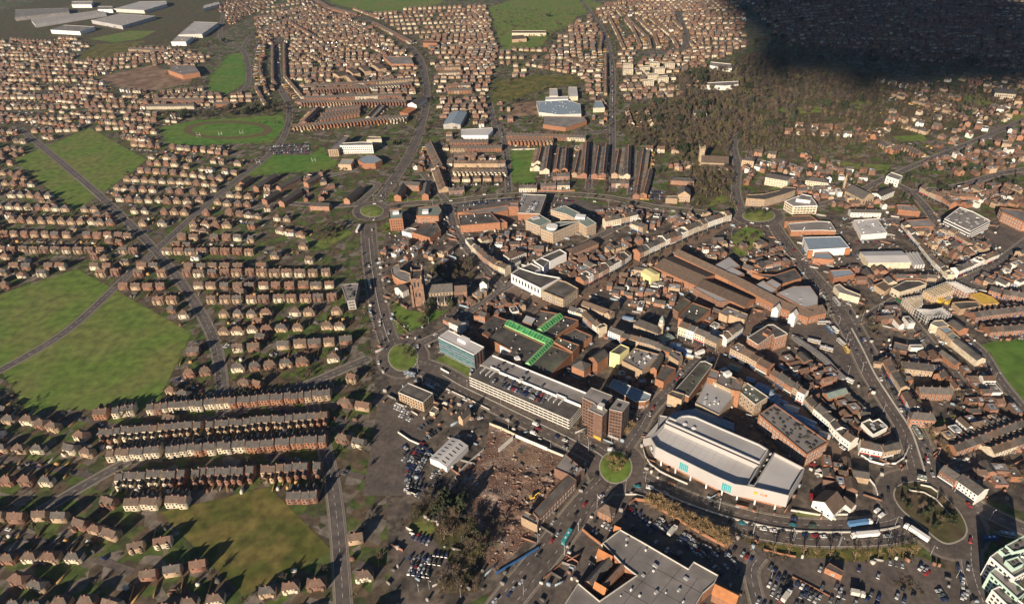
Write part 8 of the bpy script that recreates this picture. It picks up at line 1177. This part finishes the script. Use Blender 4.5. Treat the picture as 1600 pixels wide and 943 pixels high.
for a in [('boundary_wall', 'white rendered wall between demolition site and road', 'J', [(925, 552), (1145, 645)], 3.2, 'render_white'), ('boundary_wall', 'pale wall at the upper corner of the demolition site', 'J', [(742, 465), (815, 492), (925, 545)], 2.4, 'render_cream'), ('boundary_wall', 'broken pale wall along the lower part of the demolition site', 'J', [(1150, 645), (1260, 690)], 2.2, 'concrete_pale'), ('boundary_wall', 'concrete fence between shed yard and demolition site', 'J', [(515, 815), (610, 720), (700, 645)], 1.8, 'concrete_pale'), ('boundary_wall', 'brown fence left of the demolition rubble', 'N', [(440, 160), (520, 90), (500, 60)], 1.8, 'concrete'), ('advert_board', 'white advertising hoarding standing inside the demolition site', 'J', [(808, 655), (905, 572)], 4, 'render_white'),
          ('hoarding', 'bright blue hoarding fence along the road side of the rubble', 'N', [(785, 735), (930, 650), (1085, 555)], 2.0, 'blue_paint'), ('boundary_wall', 'brick wall round the shaded supermarket car park', 'O', [(600, 250), (640, 217), (720, 228), (930, 352), (1130, 472), (1268, 545), (1300, 530)], 2.6, 'brick_orange'), ('parapet_wall', 'curved white concrete parapet above the supermarket lodge', 'O', [(572, 178), (640, 178), (720, 200), (850, 245)], 1.3, 'concrete_pale'), ('parapet_wall', 'long curving pale wall round the foot of the cinema', 'b', [(40, 500), (65, 590), (130, 685), (250, 775), (400, 850), (590, 930)], 1.5, 'concrete_pale'), ('parapet_wall', 'pale retaining wall below the white pub', 'P', [(610, 290), (800, 322), (1005, 320)], 1.6, 'concrete_pale'), ('boundary_wall', 'brick wall along the foot of the grass bank', 'P', [(415, 565), (530, 595), (640, 615)], 1.5, 'brick_orange'), ('boundary_wall', 'low brick wall dividing the lower car park', 'P', [(620, 755), (750, 820), (880, 890)], 1.0, 'brick_orange'),
          ('parapet_wall', 'curved white subway wall at the bend of the ring road', 'L', [(1100, 680), (1165, 722), (1250, 745), (1345, 738), (1400, 700), (1410, 670)], 1.4, 'white'), ('parapet_wall', 'white curved wall beside the white cottages', 'Q', [(250, 60), (300, 120), (318, 180)], 1.6, 'white'), ('retaining_wall', 'stone retaining wall curving through the sunken roundabout', 'Q', [(500, 112), (545, 155), (640, 168), (725, 215), (790, 290), (840, 350)], 1.8, 'concrete_pale'), ('retaining_wall', 'short pale wall at the top of the sunken roundabout', 'Q', [(620, 115), (690, 130), (738, 165), (735, 205)], 1.8, 'concrete_pale'), ('boundary_wall', 'brick wall with rubbish bins along the supermarket approach', 'N', [(1120, 770), (1200, 705), (1285, 625)], 1.6, 'brick_orange'), ('boundary_wall', 'orange brick yard wall left of the supermarket', 'O', [(270, 430), (330, 480), (395, 530)], 2.6, 'brick_orange'), ('boundary_wall', 'orange brick wall round the retail car park', 'I', [(165, 325), (300, 320), (410, 300)], 1.8, 'brick_orange'), ('boundary_wall', 'low wall along the road opposite the long car park', 'J', [(440, 215), (600, 290), (740, 360)], 1.1, 'concrete_pale'), ('boundary_wall', 'white boundary wall at the left car lot', 'J', [(100, 520), (180, 575), (250, 605)], 1.5, 'render_white'), ('boundary_wall', 'white low wall beside the oval lawn', 'J', [(400, 75), (455, 105)], 1.6, 'white'), ('boundary_wall', 'churchyard path wall', 'E', [(510, 525), (570, 580), (630, 635)], .8, 'sandstone_red'), ('boundary_wall', 'pale wall beyond the play field', 'B', [(665, 155), (850, 150)], 1.6, 'concrete_pale'), ('retaining_wall', 'long pale wall along the works yard', '2', [(1130, 655), (1300, 680)], 2, 'concrete_pale'), ('boundary_wall', 'brick wall along the ring road below the dark streets', 'W', [(0, 545), (400, 555), (545, 545)], 1.4, 'brick_orange')]: wall_line(*a)
# bus station shelter: long curved canopy on posts
Q = smooth(PL('H', [(858, 655), (905, 690), (960, 725), (1060, 800), (1130, 875), (1205, 945)], 4)); sh_ = thing('bus_shelter', 'long curved grey bus station canopy with skylights', 'bus shelter', Q[len(Q)//2]); L_, R_ = ribbon(Q, -3.2, 3.2); b = MB()
for k in range(len(Q)-1): b.prism([R_[k], R_[k+1], L_[k+1], L_[k]], 3.4, 3.75, bottom=True)
b.build('canopy', 'felt_grey', sh_)
for k, p in enumerate(Q):
    put('post', boxm('steel'), sh_, (p.x, p.y, 0), 0, (.25, .25, 3.4))
    if k < len(Q)-1: put('skylight', boxm('membrane_grey'), sh_, (*((p+Q[k+1])/2)[:2], 3.74), .5, (.7, .7, .12))
# market stalls
sk = 0
for z, x, y, L, D, az, m in [('e', 960, 215, 13, 9, .5, 'metal_green'), ('e', 1080, 310, 9, 8, -.5, 'stall_blue'), ('e', 1160, 360, 9, 7, -.5, 'stall_blue'), ('e', 905, 290, 8, 5, -.5, 'stall_blue'), ('e', 1245, 375, 6, 5, -.5, 'white'), ('e', 1230, 420, 6, 5, -.4, 'stall_blue'), ('e', 1270, 440, 5, 4, -.4, 'white'), ('F', 815, 520, 10, 6, -.4, 'stall_blue'), ('h', 185, 255, 7, 5, -.6, 'stall_blue'), ('a', 1180, 265, 10, 8, -.6, 'metal_green'), ('h', 330, 350, 10, 8, -.7, 'stall_blue'), ('h', 395, 395, 8, 7, -.7, 'stall_blue'), ('h', 490, 450, 9, 5, -.7, 'metal_blue'), ('h', 560, 520, 11, 4, -.7, 'stall_blue'), ('h', 470, 510, 10, 4, -.7, 'stall_blue'), ('h', 560, 590, 9, 4, -.7, 'stall_blue'), ('h', 690, 610, 11, 7, -.6, 'membrane'), ('h', 640, 650, 8, 6, -.6, 'stall_blue'), ('h', 770, 720, 12, 4, -.75, 'stall_blue'), ('h', 880, 760, 14, 5, -.75, 'stall_blue'), ('h', 850, 810, 12, 4, -.75, 'blue_tarp'), ('h', 960, 850, 9, 4, -.75, 'stall_blue'), ('c', 1110, 300, 8, 6, -.6, 'membrane'), ('b', 1030, -500, 9, 4, .5, 'metal_blue'), ('e', 1510, 490, 9, 3, .5, 'metal_blue')]:
    sk += 1; q = P(z, x, y, 3); r = thing('market_stall', f'market stall with a pale {"white" if m in ("white", "membrane") else "green" if m == "metal_green" else "blue"} canopy, {ordw(sk)} down the market street', 'market stall', (q.x, q.y, 0), 'stalls of the street market'); u = Vector((math.cos(az), math.sin(az), 0)); w = Vector((-u.y, u.x, 0)); c = Vector((q.x, q.y, 0)); wl, rf, _ = gable_parts([c-u*L/2-w*D/2, c+u*L/2-w*D/2, c+u*L/2+w*D/2, c-u*L/2+w*D/2], 2.5, .8, ov=.1); rf.build('canopy', m, r)
    for s in (-1, 1):
        for t_ in (-1, 1): p = c+u*s*L*.47+w*t_*D*.45; put('post', boxm('steel'), r, (p.x, p.y, 0), az, (.1, .1, 2.6))
    put('counter', boxm('timber'), r, (c.x, c.y, .05), az, (L*.85, D*.4, .9))
# shoppers: small figures seen from far above
def figure():
    b = MB()
    def loft(rings):
        for (z0, c0, r0), (z1, c1, r1) in zip(rings, rings[1:]):
            for i in range(6):
                a0, a1 = 2*math.pi*i/6, 2*math.pi*(i+1)/6; f = lambda c, r, z, a: (c[0]+r[0]*math.cos(a), c[1]+r[1]*math.sin(a), z); b.face([f(c0, r0, z0, a0), f(c0, r0, z0, a1), f(c1, r1, z1, a1), f(c1, r1, z1, a0)], m[0])
    m = [1]
    for s, fx in ((-1, .16), (1, -.14)): loft([(0, (fx, s*.09), (.09, .06)), (.08, (fx, s*.09), (.06, .055)), (.48, (fx*.5, s*.09), (.07, .065)), (.85, (0, s*.08), (.1, .09))])
    m[0] = 0; loft([(.82, (0, 0), (.12, .17)), (1.05, (0, 0), (.12, .16)), (1.38, (.02, 0), (.13, .22)), (1.47, (.02, 0), (.06, .08))])
    for s, fx in ((-1, -.12), (1, .14)): loft([(.8, (fx, s*.25), (.03, .03)), (1.08, (fx*.5, s*.26), (.045, .045)), (1.42, (.02, s*.2), (.06, .05))])
    m[0] = 2; loft([(1.45, (.02, 0), (.05, .05)), (1.54, (.03, 0), (.09, .08)), (1.66, (.03, 0), (.1, .085)), (1.75, (.02, 0), (.04, .035))]); return b
FG = tpl_from(figure()); it = []
for pts, n in (([(1112, 553), (1040, 527), (978, 513)], 60), ([(1100, 556), (1130, 545), (1160, 515), (1190, 497)], 60), ([(1120, 556), (1187, 600), (1238, 636), (1280, 690)], 60), ([(1150, 340), (1090, 374), (1000, 410), (918, 460)], 60), ([(905, 486), (850, 474)], 20), ([(1195, 495), (1240, 505)], 40)):
    Q = PL('_', pts)
    for k in range(n): i = rc_.randrange(len(Q)-1); p = Q[i].lerp(Q[i+1], rc_.random())+Vector((rc_.uniform(-5, 5), rc_.uniform(-5, 5), .08)); it.append((FG, p.x, p.y, rc_.uniform(0, 6.28), (1, 1, rc_.uniform(.92, 1.06)), (rc_.choice([0, 0, 1, 2, 3, 4]), 1, 5), .08))
join('crowd', ['dark', 'paint_dark_blue', 'paint_grey', 'paint_red', 'render_cream', 'brick_buff'], it)
# bins, skips, low walls, sheds and stacked goods in the town yards
it = []; t = 0; X = np.argwhere((OCC & 15) == 8)
for k in range(6500):
    i, j = X[rng.integers(len(X))]; x = GX0+CELL*(i+rng.random()); y = GY0+CELL*(j+rng.random())
    if (occ_at(x+1, y) | occ_at(x-1, y) | occ_at(x, y+1) | occ_at(x, y-1)) & 7: near_ = True
    else: near_ = rng.random() < .15
    if not near_: continue
    a = (-.55 if rng.random() < .7 else .6)+rng.normal(0, .15); w_ = rng.random()
    sz = (rng.uniform(4, 12), .3, rng.uniform(1.2, 2.4)) if w_ < .22 else (rng.uniform(.8, 3.4), rng.uniform(.8, 2.4), rng.uniform(.7, 2.6))
    it.append((ST0, x, y, a, sz, (int(rng.integers(7)),)))
join('yard_clutter', ['brick_red', 'brick_brown', 'concrete', 'felt_dark', 'felt_grey', 'concrete_pale', 'metal_blue'], it)
it = []
for k in range(900):
    i, j = X[rng.integers(len(X))]; s = rng.uniform(1, 3); it.append((SHR[int(rng.integers(3))], GX0+CELL*(i+rng.random()), GY0+CELL*(j+rng.random()), rng.random()*6.28, (s, s, s*.8), (int(rng.integers(3)),)))
join('town_shrubs', ['leaf_dark', 'leaf_brown', 'twig_olive'], it)
# rubble of the demolished works
rb_ = MB(); rb_.prism([(-.5, -.4), (.5, -.5), (.45, .5), (-.5, .4)], -.1, .7); RT = tpl_from(rb_); poly = PL('_', [(765, 664), (810, 680), (880, 713), (905, 735), (880, 760), (838, 831), (806, 862), (774, 895), (753, 875), (735, 815), (702, 790), (700, 762), (718, 738), (756, 702)]); r = raster(poly); X = np.argwhere(r[4]); it = []
heaps = [P('N', *p) for p in ((950, 300), (1120, 120), (700, 60), (880, 260), (900, 400), (1150, 60), (600, 120), (1000, 60), (760, 180), (820, 30))]
for k in range(5600):
    if k % 3: i, j = X[rng.integers(len(X))]; x = GX0+CELL*(r[0]+i+rng.random()); y = GY0+CELL*(r[2]+j+rng.random()); zb = 0
    else: q = heaps[int(rng.integers(len(heaps)))]; rr = abs(rng.normal(0, 4.5)); a = rng.random()*6.28; x, y = q.x+rr*math.cos(a)*1.4, q.y+rr*math.sin(a); zb = max(0, 1.8-rr*.28)*rng.random()
    if occ_at(x, y) & 2 or not occ_at(x, y) & 4: continue
    s = rng.uniform(.12, .5) if rng.random() < .96 else rng.uniform(.6, 1.6); it.append((RT, x, y, rng.random()*6.28, (s*rng.uniform(.7, 2.6), s, s*rng.uniform(.3, .9)), (int(rng.choice([0, 0, 0, 1, 2, 3, 4])),), zb+.05))
join('rubble', ['brick_dust', 'brick_red', 'concrete', 'felt_dark', 'brick_buff'], it)
b = MB()
for q, L in zip(heaps, (9, 8, 12, 9, 7, 6, 8, 9, 8, 7)):
    pts = [[q+Vector((L*s*math.cos(a*.5236)*rng.uniform(.8, 1.2), L*.7*s*math.sin(a*.5236)*rng.uniform(.8, 1.2), z)) for a in range(12)] for s, z in ((1, -.1), (.6, .7), (.25, 1.4))]
    for r0, r1 in zip(pts, pts[1:]):
        for i in range(12): j = (i+1) % 12; b.face([r0[i], r0[j], r1[j], r1[i]])
    b.face(pts[-1])
tag(b.build('rubble_heaps', 'rubble_earth'), kind='stuff')
# ================================================================ the cloud whose shadow darkens the far right estate (it floats behind and above the aircraft)
cb = MB(); t_ = 3000/math.sin(SUN_EL); rq = random.Random(8)
for k, (px, py, rx, ry) in enumerate([(1190+rq.uniform(0, 420), 0, 0, 0) for _ in range(130)]+[(1225, 22, 120, 170), (1300, 40, 150, 190), (1390, 60, 170, 150), (1470, 62, 180, 130), (1560, 62, 200, 130), (1330, 12, 260, 240), (1450, 28, 260, 200), (1560, 35, 220, 150), (1400, 95, 120, 45), (1310, 85, 90, 50), (1480, 92, 120, 45), (1570, 92, 120, 45), (1250, 62, 90, 70), (1180, 14, 70, 90), (1650, 55, 220, 150), (1250, -5, 200, 260), (1420, 2, 260, 260)]):
    if not rx: py = 78+.1*(px-1200)-.00023*(px-1200)**2+abs(rq.gauss(0, 15)) if k % 4 else 60+rq.uniform(0, 40); rx = rq.uniform(14, 40); ry = rx*rq.uniform(.5, 1)
    c = at(px, py)-SHD*t_; n, m_ = 14, 8; R_ = random.Random(k); base = len(cb.v); ph = [R_.uniform(0, 6.28) for _ in range(6)]
    for j in range(m_+1):
        la = -math.pi/2+math.pi*j/m_
        for i in range(n):
            lo = 2*math.pi*i/n; w_ = 1+.12*math.sin(3*lo+ph[0])+.1*math.sin(5*lo+ph[1]+2*la)+.07*math.sin(7*lo+ph[2]-3*la); cb.v.append((c.x+rx*w_*math.cos(la)*math.cos(lo), c.y+ry*w_*math.cos(la)*math.sin(lo), c.z+min(rx, 110)*.6*w_*math.sin(la)))
    for j in range(m_):
        for i in range(n): i2 = (i+1) % n; cb.f.append((base+j*n+i, base+j*n+i2, base+(j+1)*n+i2, base+(j+1)*n+i)); cb.m.append(0)
mat('cloud', (.85, .86, .88), rough=1, amp=.03, spec=0); tag(cb.build('cloud', 'cloud'), kind='structure')
# ================================================================ the air: thin haze over the whole valley
hz = MB(); hz.prism([(-9200, -3200), (9200, -3200), (9200, 12300), (-9200, 12300)], -1.5, 372, bottom=True); ho = hz.build('haze', 'dark'); ho.data.materials.clear(); hm = bpy.data.materials.new('haze'); hm.use_nodes = True; ht = hm.node_tree; ht.nodes.remove(ht.nodes['Principled BSDF'])
pv = ht.nodes.new('ShaderNodeVolumePrincipled'); pv.inputs['Color'].default_value = (.50, .72, 1, 1); pv.inputs['Density'].default_value = .00004; pv.inputs['Anisotropy'].default_value = .3; ht.links.new(pv.outputs[0], ht.nodes['Material Output'].inputs['Volume']); ho.data.materials.append(hm); tag(ho, kind='stuff')
